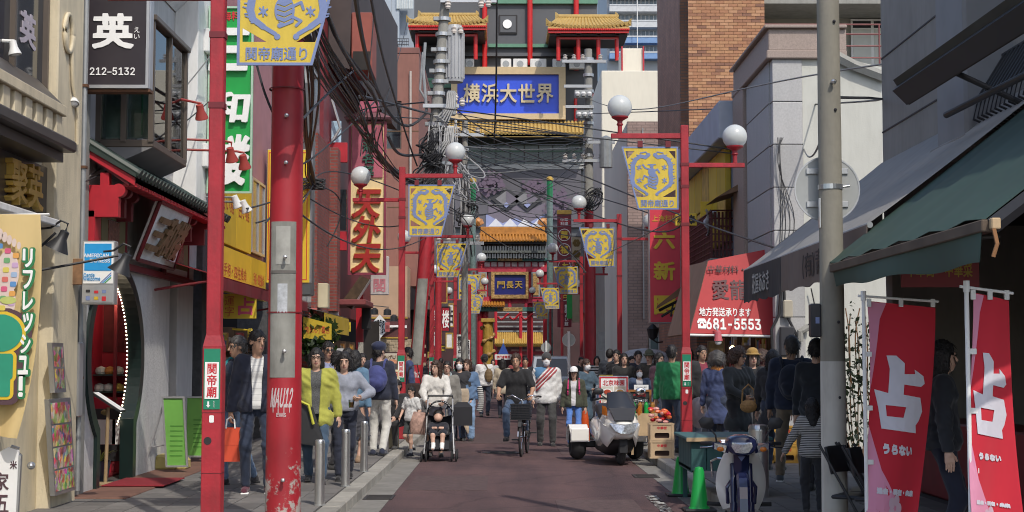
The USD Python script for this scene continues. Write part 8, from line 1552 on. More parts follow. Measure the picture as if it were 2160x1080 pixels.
for sx in (-1,1):
    t.part('fork_leg', J(cyl((sx*.075,.0,.27),(sx*.075,.16,.66),.027), cyl((sx*.075,-.03,.24),(sx*.075,-.0,.32),.035)), NAVYP, smooth=40); t.part('fork_cover', cyl((sx*.08,.01,.25),(sx*.08,.05,.36),.022), CHROME)
    t.part('leg_shield', grid(lambda u, v: [sx*(.06+.165*np.sin(np.pi*(.18+.62*v))*(u)+.0),.2+.16*u*u+.10*v-.06*u*np.sin(np.pi*v),.74-.52*v+.05*(1-u)],10,16,.012)[0:2] if sx > 0 else (lambda m: (m[0], m[1][:, ::-1]))(grid(lambda u, v: [sx*(.06+.165*np.sin(np.pi*(.18+.62*v))*(u)),.2+.16*u*u+.10*v-.06*u*np.sin(np.pi*v),.74-.52*v+.05*(1-u)],10,16,.012)), mat('cream_plastic', (.74,.73,.69),.35,.04), smooth=50)
    t.part('turn_signal_housing', hull([(sx*.12,-.02,.83),(sx*.26,.05,.86),(sx*.26,.06,.80),(sx*.12,.0,.765),(sx*.12,.1,.85),(sx*.25,.12,.84),(sx*.12,.1,.78)]), NAVYP)
    t.part('turn_signal', hull([(sx*.135,-.035,.835),(sx*.245,.025,.855),(sx*.245,.03,.80),(sx*.15,-.03,.77),(sx*.14,.0,.83),(sx*.24,.05,.83)]), LENS); t.part('turn_signal_bulb', sph((sx*.19,-.015,.803),(.035,.02,.022),10), AMBER, smooth=True)
    t.part('handlebar', tube([(sx*.2,.12,.84),(sx*.27,.14,.85),(sx*.36,.2,.845)],.017,10), BLACK); t.part('brake_lever', tube([(sx*.22,.08,.83),(sx*.3,.09,.815),(sx*.37,.12,.81)],.007,6), CHROME)
    m = t.part('mirror', hull([A([sx*.30,.13,1.02])+A([sx*a, b, c]) for a, b, c in ((-.03,0,-.05),(.06,0,-.03),(.085,0,.03),(.05,0,.065),(-.04,0,.06),(-.06,0,.0),(0,-.035,0),(.03,-.03,.03),(.0,.01,.0))]), BLACK, smooth=60); t.part('mirror_stem', tube([(sx*.22,.13,.85),(sx*.23,.12,.92),(sx*.27,.13,.98)],.008,6), BLACK, parent=m)
    t.part('foot_peg', cyl((sx*.1,.6,.25),(sx*.3,.6,.26),.02), RUBBER)
t.part('steering_column', hull([(-.075,.08,.8),(.075,.08,.8),(-.06,.14,.45),(.06,.14,.45),(-.085,.2,.8),(.085,.2,.8),(-.07,.24,.45),(.07,.24,.45),(0,.05,.76),(0,.1,.5)]), NAVYP, smooth=20)
t.part('emblem', hull([(-.035,.045,.735),(.035,.045,.735),(0,.058,.69),(-.03,.06,.73),(.03,.06,.73),(0,.07,.7)]), BLUEG)
t.part('head_shell', sweep_body([(-.06,.83,.09,.075),(-.03,.835,.13,.09),(.08,.85,.15,.085),(.2,.86,.13,.06),(.26,.86,.06,.03)], e=2.4), NAVYP, smooth=50)
t.part('headlight', hull([(x, -.075-(.02 if abs(x) < .05 and .8 < z < .87 else 0), z) for x, z in ((-.085,.865),(.085,.865),(-.095,.83),(.095,.83),(-.06,.775),(.06,.775),(0,.768),(-.03,.85),(.03,.85),(0,.81))]+[(x, -.03, z) for x, z in ((-.09,.87),(.09,.87),(-.06,.77),(.06,.77))]), mat('headlamp_reflector', (.62,.64,.66),.1,.35,60, metal=.7), smooth=30)
t.part('leg_panel_frame', tube([(-.12,.2,.3),(-.13,.14,.45),(-.06,.12,.56),(.06,.12,.56),(.13,.14,.45),(.12,.2,.3)],.018,6), NAVYP)
t.part('main_frame', tube([(0,.3,.6),(0,.5,.42),(0,.8,.42),(0,1.1,.62)],[.06,.08,.1,.1],10), NAVYP, smooth=50)
t.part('engine', J(box(-.12,.12,.5,.9,.16,.34,.04), cyl((0,.36,.3),(0,.55,.26),.06)), GREY); t.part('seat', sweep_body([(.55,.70,.08,.03),(.62,.73,.12,.05),(.9,.74,.13,.05),(1.1,.74,.12,.04)]), _M['black_vinyl'], smooth=50)
t.part('rear_body', sweep_body([(.6,.6,.05,.06),(.8,.58,.11,.12),(1.2,.58,.12,.12),(1.5,.55,.09,.08)]), NAVYP, smooth=50); t.part('rear_rack', J([tube([(x, 1.1,.8),(x, 1.55,.8)],.01,6) for x in (-.14,-.05,.05,.14)]+[tube([(-.14, y, .8),(.14, y, .8)],.01,6) for y in (1.1,1.35,1.55)]), CHROME)
t.part('crash_bar', tube([(-.1,.45,.68),(-.2,.5,.69),(-.26,.55,.66),(-.24,.75,.5)],.011,8), CHROME); t.part('exhaust', tube([(.1,.5,.2),(.14,.9,.18),(.15,1.4,.22)],[.02,.03,.035],10), CHROME); t.part('stand', tube([(-.1,.75,.2),(-.2,.78,.0)],.012,6), BLACK)
# bicycle and rider
o = G(1100,966,0); t = Thing('bicycle', 'black city bicycle with dark front basket ridden towards the camera', 'bicycle', (o[0], o[1]+.33,0),-6)
for y, nm in ((0, 'front_wheel'),(1.08, 'rear_wheel')):
    ty, rim = wheel(.33,.02,.019,0,36); f = t.part(nm, mv(ty, (0, y, .33)), RUBBER, smooth=40); t.part('rim', mv(rim, (0, y, .33)), CHROME, parent=f); t.part('spoke', J([cyl((.025*(-1)**k, y, .33),(0, y+.29*math.cos(k*.35),.33+.29*math.sin(k*.35)),.002, n=3) for k in range(18)]+[cyl((-.04, y, .33),(.04, y, .33),.02)]), CHROME, parent=f)
    t.part('mudguard', J([hull([(a, y+R_*math.cos(q),.33+R_*math.sin(q)) for a in (-.028,.028) for q in (u, u+.3) for R_ in (.345,.35)]) for u in np.arange(.2,2.6,.3)]), BLACK)
FRB = mat('bicycle_frame_paint', (.02,.02,.022),.3,.1)
t.part('frame', J(cyl((0,.22,.82),(0,.55,.30),.022), cyl((0,.55,.30),(0,.75,.8),.018), cyl((0,.2,.72),(0,.68,.62),.016), *[cyl((sx*.05,1.08,.33),(0,.7,.7),.01) for sx in (-1,1)], *[cyl((sx*.05,1.08,.33),(0,.55,.3),.01) for sx in (-1,1)]), FRB)
t.part('fork', J(*[tube([(sx*.055,0,.33),(sx*.055,.12,.62),(0,.16,.68)],.012,6) for sx in (-1,1)], cyl((0,.16,.66),(0,.23,.92),.018)), CHROME)
t.part('handlebar', tube([(-.29,.38,.99),(-.25,.24,1.0),(-.16,.14,1.02),(-.05,.2,.95),(0,.22,.93),(.05,.2,.95),(.16,.14,1.02),(.25,.24,1.0),(.29,.38,.99)],.012,8), CHROME, smooth=True)
for sx in (-1,1): t.part('grip', cyl((sx*.265,.28,1.0),(sx*.295,.42,.99),.017), BLACK)
bk = t.part('basket', J(*[hull([(x*(.15+.04*z/.26), yb+(-.02 if yb < 0 else .0)*z, .62+z) for x in (xx-.015, xx+.015) for z in (0,.26)]+[(x*(.15+.04*z/.26), yb+.006,.62+z) for x in (xx-.015, xx+.015) for z in (0,.26)]) for yb in (-.19,.1) for xx in np.linspace(-1,1,16)], *[box(-.17-.0,.17, yb, yb+.008, z, z+.012) for yb in (-.195,.1) for z in (.62,.66,.70,.74,.78,.82,.87)], *[box(sx*.165-.006, sx*.165+.006,-.19,.1, z, z+.01) for sx in (-1,1) for z in (.62,.68,.74,.8,.87)], box(-.15,.15,-.18,.1,.615,.625)), BLACK)
t.part('basket_lining', box(-.155,.155,-.175,-.168,.63,.87), mat('dark_liner', (.035,.04,.05),.6,.1), parent=bk)
t.part('saddle', hull([(-.09,.8,.84),(.09,.8,.84),(-.03,.56,.83),(.03,.56,.83),(-.08,.82,.88),(.08,.82,.88),(0,.56,.86),(0,.7,.89)]), BLACK, smooth=50); t.part('lamp', sph((.06,-.02,.55),.04,12), CHROME, smooth=True); t.part('pedal', J(box(-.2,-.08,.38,.46,.25,.27), box(.08,.2,.64,.72,.36,.38)), BLACK); [t.part('crank', cyl((sx*.085,.55,.3),(sx*.09,.55+sx*.13,.3+sx*.055),.012), BLACK) for sx in (-1,1)]; t.part('chain_wheel', mv(rot(lathe([(.09,-.005),(.09,.005),(.05,.005)],20),90,(0,1,0)),(.06,.55,.3)), BLACK)
for sx in (-1,1): t.part('brake_lever', tube([(sx*.2,.16,.99),(sx*.27,.3,.965)],.006,5), CHROME)
bo_ = A([o[0], o[1]+.33,0])
person('man in black T-shirt and jeans riding the bicycle towards the camera', (bo_[0]-.07, bo_[1]+.68,0),1.72,-6,1, hairc='brown', top=(.016,.016,.018), sleeve=.5, bot=(.055,.09,.16), shoe=(.04,.035,.035), near=True, w=1.08, hip=(0,.06,.92), lean=13, hands=((-.28,-.34,1.02,-.5,.3,-1,1),(.28,-.34,1.02,.5,.3,-1,1)), feet=((-.15,-.22,.24),(.15,.05,.34)), tilt=3)
# pram with baby
o = G(925,975,0); t = Thing('pram', 'black folding pram with a striped canopy pushed along the road', 'pram', (o[0], o[1]+.12,0),0)
PRB = mat('pram_black_cloth', (.018,.018,.022),.85,.15); STB = stripemat('stripe_black_white_fine', (.60,.60,.58),(.02,.02,.02),34, 'x')
for sx in (-1,1):
    for y in (0,.62):
        for k in (-.035,.035):
            ty, rim = wheel(.085,.022,.016,0,18); f = t.part('wheel', mv(ty, (sx*.24+k, y, .085)), RUBBER, smooth=40); t.part('rim', mv(rim, (sx*.24+k, y, .085)), GREY, parent=f)
    t.part('frame_tube', J(tube([(sx*.24,0,.12),(sx*.21,.2,.55),(sx*.2,.5,.98)],.013,8), tube([(sx*.24,.62,.12),(sx*.21,.2,.58)],.013,8), tube([(sx*.23,.02,.2),(sx*.23,.6,.2)],.01,6)), ALUS)
t.part('handle', tube([(-.2,.5,.98),(-.2,.56,1.03),(.2,.56,1.03),(.2,.5,.98)],.016,8), BLACK); t.part('seat', grid(lambda u, v: [(u-.5)*.36,.02+.42*v+.05*(2*u-1)**2*-1,.42+.5*np.clip(v-.45,0,1)+.03*(2*u-1)**2],8,8,.02), PRB, smooth=True)
t.part('footrest', hull([(-.16,-.02,.2),(.16,-.02,.2),(-.16,.1,.42),(.16,.1,.42),(-.16,.0,.18),(.16,.0,.18),(-.16,.12,.4),(.16,.12,.4)]), PRB); t.part('basket', hull([(x, y, z) for x in (-.2,.2) for y in (.1,.6) for z in (.16,.3)]), PRB)
t.part('canopy', grid(lambda u, v: [(.20+.015*np.sin(np.pi*v))*np.cos(np.pi*u),.12+.38*v, .72+(.22+.02*np.sin(np.pi*v))*np.sin(np.pi*u)],16,6,.008), PRB, smooth=True); t.part('canopy_band', grid(lambda u, v: [.212*np.cos(np.pi*u),.10+.1*v, .72+.235*np.sin(np.pi*u)],16,3,.006), STB, smooth=True)
for sx in (-1,1): t.part('side_strap', hull([(sx*.2,.1,.72),(sx*.2,.18,.72),(sx*.22,.08,.45),(sx*.22,.16,.45),(sx*.19,.1,.72),(sx*.21,.08,.45)]), STB)
solo('bag', mv(hull([(x, y, z) for x in (-.16,.16) for y in (-.08,.08) for z in (0,.3)]+[(x*.5,0,.38) for x in (-.16,.16)]), o+[.36,.65,.55]), PRB, 'black bag hanging on the right side of the pram handle', 'bag'); solo('pram_bag', mv(hull([(-.14,-.06,-.2),(.12,-.07,-.22),(-.16,.06,-.18),(.13,.06,-.2),(-.1,-.03,.16),(.09,-.03,.14),(-.1,.04,.16),(.09,.04,.14),(0,-.1,-.08),(-.17,0,-.05)]), o+[-.33,.6,.62]), mat('printed_bag', (.40,.25,.2),.8,.5,14), 'patterned pale bag hanging on the left side of the pram handle', 'bag', smooth=True)
b = Thing('person', 'baby in dark clothes and white socks sitting in the pram', 'person', (o[0]-.02, o[1]+.12,0)); g = SDF((-.22,-.2,.1),(.22,.5,.95),.009); g.ell((0,.22,.71),(.075,.085,.09),.01); g.ell((0,.16,.68),(.06,.05,.05),.03); g.cap((-.06,.24,.5),(.06,.24,.5),.09,.09,.04); g.ell((0,.138,.705),(.012,.012,.012),.01)
for sx in (-1,1): g.cap((sx*.07,.2,.44),(sx*.08,.02,.42),.05,.042,.03); g.cap((sx*.08,.02,.42),(sx*.07,-.03,.24),.04,.028,.02); g.cap((sx*.07,-.03,.24),(sx*.075,-.09,.21),.026,.022,.02); g.cap((sx*.11,.22,.56),(sx*.12,.1,.52),.035,.03,.03); g.cap((sx*.12,.1,.52),(sx*.03,.06,.53),.028,.022,.02)
b.part('body', g.mesh(), SKIN[0], smooth=True); g = SDF((-.25,-.1,.35),(.25,.5,.66),.011); g.cap((-.07,.23,.5),(.07,.23,.5),.115,.115,.04); [g.cap((sx*.11,.22,.56),(sx*.12,.1,.52),.055,.045,.03) or g.cap((sx*.07,.2,.45),(sx*.08,.06,.44),.075,.07,.03) for sx in (-1,1)]; b.part('clothes', g.mesh(), cloth((.015,.016,.025)), smooth=True)
g = SDF((-.2,.05,.6),(.2,.4,.9),.01); g.ell((0,.235,.735),(.085,.09,.085),.01); g.ell((0,.12,.66),(.08,.08,.09),0, True); b.part('hair', g.mesh(), HAIRM['black'], smooth=True); b.part('eyes', J([sph((sx*.028,.14,.715),(.01,.006,.004),8) for sx in (-1,1)]), EYEM)
for sx in (-1,1): b.part('sock', J(tube([(sx*.072,-.02,.3),(sx*.07,-.035,.24),(sx*.075,-.1,.205)],[.036,.036,.03],10)), WINK, smooth=True)
# orange shopping bag
s = Thing('shopping_bag', 'bright orange-red paper shopping bag held by the young man in the navy jacket', 'bag', PBAG-[.0,.02,.0],8); ORB = mat('orange_red_paper', (.62,.07,.025),.6,.05)
s.part('bag', hull([(x, y, z) for x in (-.145,.145) for y in (-.05,.05) for z in (-.47,-.09)]), ORB); s.part('fold', box(-.146,.146,-.052,-.05,-.29,-.286), mat('orange_fold', (.5,.05,.02),.6)); s.part('handle', tube([(-.05,-.05,-.1),(-.04,-.03,.0),(0,-.02,.03),(.04,-.03,.0),(.05,-.05,-.1)],.009,6), WINK)
# cup, black bag
s = Thing('drink_cup', 'clear cup of tea held by the woman in the grey-blue shirt', 'cup', at(742,19.1,1.02)); s.part('cup', lathe([(.03,0),(.038,.1),(.036,.1),(.028,.004),(0,.004)],16), glassmat('cup_plastic', (.85,.85,.85))); s.part('drink', lathe([(0,.005),(.028,.005),(.033,.07),(0,.07)],14), mat('tea', (.35,.15,.03),.2))
s = Thing('tote_bag', 'black and yellow-edged tote bag hanging at the side of the woman in the cardigan', 'bag', at(651,18.7,.12)); s.part('bag', hull([(-.16,-.1,.5),(.2,-.1,.5),(-.16,.05,.5),(.2,.05,.5),(-.16,-.06,1.0),(.05,-.06,.92),(-.16,.05,1.0),(.05,.05,.92),(.1,-.1,.46)]), BLACK); s.part('strap', tube([(-.1,-.07,1.0),(.02,-.12,.95),(.08,-.12,.72)],.018,5), mat('lime_yellow_strap', (.5,.5,.05),.6))
solo('plastic_bag', mv(sph((0,0,0),(.17,.12,.25),14), at(1473,24.5,.78)), mat('translucent_white_bag', (.30,.27,.28),.4,.2,8), 'grey-white plastic carrier bag hanging beside the right lamp post', 'bag', smooth=True)
# van in the distance
o = (P(1165,761,60)[0],60,0); t = Thing('van', 'silver-grey small van parked far down the road behind the masked man', 'van', o, 0); SIL = mat('silver_paint', (.33,.36,.38),.3,.04, metal=.4)
t.part('body', hull([(x, y, z) for x, y, z in ((-.8,0,.3),(.8,0,.3),(-.8,.1,.95),(.8,.1,.95),(-.68,.75,1.75),(.68,.75,1.75),(-.68,3.2,1.8),(.68,3.2,1.8),(-.8,3.3,.3),(.8,3.3,.3),(-.8,3.3,1.0),(.8,3.3,1.0))]), SIL, smooth=20); t.part('windscreen', hull([(-.68,.13,1.0),(.68,.13,1.0),(-.58,.66,1.68),(.58,.66,1.68),(-.68,.17,1.0),(.68,.17,1.0),(-.58,.70,1.68),(.58,.70,1.68)]), DKWIN)
for sx in (-1,1): t.part('headlight', box(sx*.66-.13, sx*.66+.13,-.03,.05,.62,.82,.02), LENS); t.part('mirror', box(sx*.9-.08, sx*.9+.08,.3,.4,1.0,1.22,.03), SIL); ty, rim = wheel(.27,.06,.08,0); f = t.part('wheel', mv(ty, (sx*.68,.45,.27)), RUBBER); t.part('rim', mv(rim, (sx*.68,.45,.27)), ALUS, parent=f)
t.part('bumper', box(-.8,.8,-.06,.1,.25,.5,.04), SIL); t.part('number_plate', box(-.17,.17,-.08,-.06,.36,.5), PLWHITE); t.part('grille', box(-.45,.45,-.02,.05,.6,.78,.02), BLACK)
# ============================================================ right pavement goods
t = Thing('menu_sign', 'big upright photo menu board in a red frame behind the three-wheeler', 'menu board', at(1296,26.2)); Y = 26.2; a, b = P(1263,935, Y), P(1326,793, Y); w, h = b[0]-a[0], b[2]-a[2]; X0, Z0 = a[0], a[2]
t.part('board', box(a[0], b[0], Y, Y+.06, a[2], b[2],.01), ALUS,world=1); t.part('red_border', W('C', Y, ext(sbox(a[0]+.015, a[2]+.02, b[0]-.015, b[2]-.015).difference(sbox(a[0]+.04, a[2]+.05, b[0]-.04, b[2]-.04)),.005)), RINK,world=1); t.part('white_field', W('C', Y, ext(sbox(a[0]+.04, a[2]+.05, b[0]-.04, b[2]-.04),.003)), WINK,world=1)
t.part('lettering', W('C', Y, ext(text('北京味園', fit=(w*.72,.1), st=3),.004), a[0]+w/2, b[2]-.115,.003), RINK,world=1)
dsh = [mat(f'dish_{i}', c, .35,.5,20) for i, c in enumerate(((.35,.05,.02),(.50,.26,.06),(.45,.16,.09),(.30,.2,.05)))]
for r in range(4):
    for c in range(2):
        x, z = a[0]+w*(.29+.42*c), b[2]-.27-.215*r; p = t.part('photo', W('C', Y, ext(rr(w*.38,.19,.005),.003), x, z, .003), mat('photo_beige', (.55,.46,.36),.3,.2,8) if (r+c) % 2 else mat('photo_pale', (.6,.58,.5),.3,.2,8),world=1); t.part('plate', W('C', Y, ext(affinity.scale(Point(0,0).buffer(.07),1.2,.8),.003), x, z, .0065), WINK, parent=p,world=1); t.part('dish', W('C', Y, ext(affinity.scale(Point(0,0).buffer(.055, quad_segs=4),1.1+.2*RNG.random(),.75),.012), x, z, .009), dsh[(r*2+c) % 4], parent=p,world=1)
t = Thing('side_board', 'narrow white notice board leaning left of the photo menu', 'notice board', at(1252,26.6)); Y = 26.6; t.part('board', hull([P(px, py, Y)+[0, d, 0] for px, py in ((1252,940),(1262,940),(1258,812),(1268,812)) for d in (0,.04)]), WHITE,world=1); t.part('strip', hull([P(px, py, Y-.01)+[0, d, 0] for px, py in ((1254,930),(1259,930),(1260,820),(1264,820)) for d in (0,.01)]), BLUEG,world=1); t.part('yellow_top', box(P(1262,0, Y)[0], P(1290,0, Y)[0], Y+.1, Y+.13, P(0,812, Y)[2], P(0,791, Y)[2]), YELLOW,world=1)
t = Thing('chalk_board', 'brown framed chalk board with white and red writing behind the three-wheeler', 'menu board', at(1350,25.6)); Y = 25.6; a, b = P(1325,900, Y), P(1374,822, Y)
t.part('face', box(a[0]+.02, b[0]-.02, Y+.01, Y+.03, a[2], b[2]-.02), mat('chalkboard', (.02,.022,.02),.6),world=1); t.part('frame', W('C', Y, ext(sbox(a[0], a[2], b[0], b[2]).difference(sbox(a[0]+.035, a[2]+.03, b[0]-.035, b[2]-.035)),.03), off=-.02), mat('orange_wood', (.28,.11,.03),.5,.2),world=1)
t.part('legs', J(*[cyl((x, Y+.02, a[2]),(x, Y+.02,.12),.02) for x in (a[0]+.02, b[0]-.02)]), _M['orange_wood'],world=1)
for s_, py, m, ww in (('中国料理', 834, RINK, .2),('#平日特別', 846, WINK, .26),('ランチ限定', 858, WINK, .28),('990円', 870, WINK, .2)): t.part('lettering', W('C', Y, ext(text(s_, fit=(ww, .055), st=1),.003),(a[0]+b[0])/2, P(0, py, Y)[2],-.01), m,world=1)
t = Thing('price_card', 'white handwritten card standing on top of the chalk board', 'sign', at(1348,26)); t.part('card', box(P(1333,0,26)[0], P(1363,0,26)[0],26,26.02, P(0,823,26)[2], P(0,812,26)[2]), PLWHITE,world=1); t.part('lettering', W('C', 26, ext(text('いらっしゃいませ', fit=(.18,.03), st=0),.002), P(1348,0,26)[0], P(0,817,26)[2]), INK,world=1)
CRB = mat('beige_crate', (.50,.36,.22),.5,.08,3, dirt=.2)
def crate(t, w=.36, d=.3, h=.26, m=CRB, lt=True):
    g = sbox(-w/2,0, w/2, h).difference(rr(w*.62, h*.3,.02,0, h*.3)); fr_ = fr(ext(g, .016),(0,-d/2,0), **CAMF)
    t.part('front_panel', fr_, m); t.part('back_panel', mv(fr_, (0, d-.016,0)), m)
    for sx in (-1,1): t.part('side_panel', box(sx*w/2-.008, sx*w/2+.008,-d/2+.01, d/2-.01,0, h), m); t.part('corner_rib', box(sx*(w/2-.02)-.018, sx*(w/2-.02)+.018,-d/2-.024,-d/2-.014,0, h, .003), m)
    t.part('rim', J(box(-w/2-.008, w/2+.008,-d/2-.026,-d/2-.012, h-.02, h+.005), box(-w/2-.008, w/2+.008,-d/2-.026,-d/2-.012,0,.02)), m); t.part('base', box(-w/2, w/2,-d/2, d/2,0,.012), m); t.part('dark_content', box(-w/2+.02, w/2-.02,-d/2+.03, d/2-.03,.013, h*.6), mat('dark_crate_inside', (.06,.03,.02),.8))
    if lt: t.part('lettering', fr(ext(text('中華街', fit=(w*.42,.045), st=2),.003),(0,-d/2-.016, h*.74), **CAMF), RINK)
c0 = at(1393,23.7)
for k, lab in enumerate(('lower beige plastic crate under the red packets', 'upper beige plastic crate with red print under the red packets')):
    t = Thing('crate', lab, 'crate', c0+[0,0,.268*k]); crate(t)
rd = np.random.default_rng(9)
for i in range(26):
    p_ = c0+[-.15+.3*rd.random(),-.08+.2*rd.random(),.545+.2*rd.random()]
    solo('chilli_packet', mv(rot(sph((0,0,0),(.055,.035,.03),8),180*rd.random()), p_),(mat('red_packet', (.55,.02,.03),.25,.4,25), mat('orange_packet2', (.6,.12,.03),.3,.4,25), mat('pale_red_packet', (.55,.25,.22),.25,.4,25))[i % 3], 'small red foil food packet heaped on the beige crates', 'packet', 'red packets heaped on the beige crates')
t = Thing('display_table', 'low wooden display stand with jars behind the three-wheeler', 'table', at(1368,24.6)); t.part('top', box(-.3,.12,-.2,.2,.62,.65), WOOD); t.part('leg', J(box(-.3,-.26,-.2,-.16,0,.62)), WOOD); t.part('leg', box(.08,.12,-.2,-.16,0,.62), WOOD); t.part('front_board', box(-.3,.12,-.21,-.2,.3,.62), WOOD)
for i in range(7): solo('jar', mv(lathe([(0,0),(.035,0),(.035,.14),(.02,.16),(.02,.18),(0,.18)],10), at(1368,24.6)+[-.25+.05*i, -.1+.08*(i % 2),.65]),(GREEN, DKGREEN, mat('amber_jar', (.3,.14,.03),.2), BROWN)[i % 4], 'glass jar on the low wooden display stand', 'jar', 'jars on the display stand')
# green cart and cones
TL = mat('teal_painted_board', (.025,.085,.085),.6,.2,3, dirt=.35); t = Thing('green_cart', 'teal painted wooden box cart with a worn wooden lid edge behind the moped', 'cart', (0,17.2,0)); xa, xb, ya, yb_ = P(1450,0,17.1)[0], P(1612,0,17.1)[0],17.1,18.3; z0, z1 = P(0,994,17.1)[2], P(0,929,17.1)[2]
n = 5
for i in range(n): t.part('plank', box(xa+(xb-xa)*i/n+.003, xa+(xb-xa)*(i+1)/n-.003, ya, ya+.025, z0, z1,.004), TL,world=1)
for i in range(5): t.part('plank', box(xa, xa+.025, ya+.03+i*.235, ya+.26+i*.235, z0-.02, z1,.004), TL,world=1)
t.part('back', box(xa, xb, yb_-.03, yb_, z0, z1), TL,world=1); t.part('floor', box(xa, xb, ya+.03, yb_-.03, z0, z0+.03), TL,world=1); t.part('lid', box(xa-.05, xb+.03, ya-.06, yb_+.05, z1+.002, z1+.035,.006), mat('teal_lid', (.05,.135,.14),.6,.15,2, dirt=.25),world=1); t.part('lid_edge', hull([(xa-.055, ya-.066, z1-.012),(xa+.45, ya-.066, z1-.008),(xa-.055, ya-.066, z1+.03),(xa+.45, ya-.066, z1+.034),(xa-.055, ya-.055, z1-.012),(xa+.45, ya-.055, z1-.008),(xa-.055, ya-.055, z1+.03),(xa+.45, ya-.055, z1+.034)]), WOOD,world=1)
for x in (xa+.04, xb-.06):
    for y in (ya+.1, yb_-.1): t.part('leg', box(x, x+.05, y, y+.05,.0, z0), TL,world=1)
CG = mat('green_cone', (.015,.36,.07),.35,.08)
for px, py, lab in ((1436,1046, 'green traffic cone under the left corner of the teal cart'),(1475,1078, 'second green traffic cone nearer the moped')):
    q = G(px, py, 0); q[2] = .002 if q[0] < XR else .122; s = Thing('traffic_cone', lab, 'cone', q); s.part('cone', lathe([(.115,.03),(.1,.05),(.055,.42),(.04,.46),(0,.47)],24), CG, smooth=40); s.part('base', box(-.17,.17,-.17,.17,0,.03,.01), BLACK)
t = Thing('steel_bin', 'tall round brushed steel bin behind the moped handlebar', 'bin', at(1598,16.9)); t.part('body', lathe([(.11,0),(.11,.72),(.105,.74),(0,.74)],24), STEEL, smooth=40); t.part('lid', lathe([(.112,.742),(.1,.78),(0,.79)],24), STEEL)
t = Thing('basket_rack', 'wire rack holding a cardboard carton by the alley wall', 'rack', at(1632,24.6)); t.part('wires', J(*[cyl((-.22+.044*i, 0,.6),(-.22+.044*i, 0,1.2),.004, n=4) for i in range(11)], *[cyl((-.22,0,.6+.1*i),(.22,0,.6+.1*i),.005, n=4) for i in range(7)]), mat('wire_brass', (.30,.22,.12),.5)); t.part('leg', box(-.22,-.2,0,.02,0,1.2), BROWN); t.part('leg', box(.2,.22,0,.02,0,1.2), BROWN); t.part('shelf', box(-.22,.22,.0,.3,.6,.62), BROWN)
CRD = mat('cardboard', (.40,.28,.17),.8,.08); t = Thing('cardboard_box', 'brown cardboard carton on top of the wire rack', 'box', at(1630,24.5,1.33)); t.part('carton', box(-.22,.22,0,.3,0,.32), CRD); t.part('tape', box(-.02,.02,-.003,0,0,.32), WOOD); t.part('print', box(-.05,.04,-.003,0,.02,.06), mat('blue_print', (.05,.06,.3),.6))
for k, (px, z, lab) in enumerate(((1652,.0, 'yellow plastic crate on the ground by the khaki trousers'),(1650,.27, 'upper yellow plastic crate by the khaki trousers'),(1612,0, 'second yellow crate behind the long grey panel'))): t = Thing('crate', lab, 'crate', at(px, 22.6,.12+z)); crate(t, m=mat('yellow_crate', (.50,.28,.05),.5,.1, dirt=.3))
# shop interior goods (right alley shop) and meters
for k, (px, py, w, h, c, lab) in enumerate(((1590,770,.5,.12,(.12,.25,.4), 'blue packets on the shelf under the red awning'),(1560,745,.4,.3,(.20,.13,.09), 'brown packing case on the shelf under the red awning'),(1510,745,.3,.45,(.26,.2,.1), 'pale tall goods stack under the red awning'),(1535,800,.35,.3,(.30,.05,.04), 'red goods basket under the red awning'),(1500,800,.22,.4,(.35,.25,.12), 'stack of yellowish boxes under the red awning'))):
    s = Thing('goods_box', lab, 'goods', P(px, py, 29.6)); s.part('carton', cbox((0,0,0),(w, .3, h),.01), mat(f'goods_{k}', c, .6,.4,8)); s.part('label_band', cbox((0,-.151,0),(w*.8,.004, h*.4)), mat(f'goods_label_{k}', A(c)*1.8,.5,.3,10))
t = Thing('meter_cluster', 'electric meters and conduits on the pale alley wall', 'meter', P(1650,720,26.1)); t.part('meter', cbox((.08,0,.0),(.25,.12,.5),.02), mat('meter_black', (.04,.04,.045),.4)); t.part('switch', cbox((.1,0,.55),(.16,.1,.3),.02), mat('beige_switch', (.4,.36,.28),.5)); t.part('conduit', J(tube([(-.15,0,-.9),(-.18,0,.2),(-.05,0,.45),(0,0,1.0),(.0,0,1.6)],.025,6), tube([(.3,0,-.9),(.25,0,.1),(.05,0,.5),(.03,0,1.6)],.025,6), tube([(.5,0,.9),(.6,0,.4),(.4,0,.25)],.012,5)), BLACK)
solo('ventilation_pipe', tube([P(1688,720,26.1), P(1688,700,26.1), P(1705,690,26.1)],.06,8), CONC, 'small grey pipe stub on the pale alley wall', 'pipe')
solo('wall_cables', J(*[tube(spline([P(1640+3*k, 290,26.1), P(1644+3*math.sin(k),350,26.05), P(1646+3*k, 400,26.1), P(1645+4*k, 520,26.12)],14),.007,5) for k in range(5)]), CAB, 'loose black cables running down the granite panels', 'cable')
# climbing plant by the flags
t = Thing('climbing_plant', 'sparse dark leafy climber against the pale wall behind the first flag', 'plant', at(1805,24,.12)); LD = leafmat('dark_leaf', (.03,.045,.02)); t.part('stem', J(*[tube(spline([(-.1+.03*k, 0,0),(-.25+.06*k, .1,.8),(-.3+.06*k+.08*math.sin(3*k),0,1.6),(-.35+.075*k, .1,2.3-.1*(k % 3))],12),.01,5) for k in range(10)]), BROWN); t.part('foliage', leaves(420,(0,0,1.25),(.38,.2,1.2),.09,4), LD, kind='stuff')
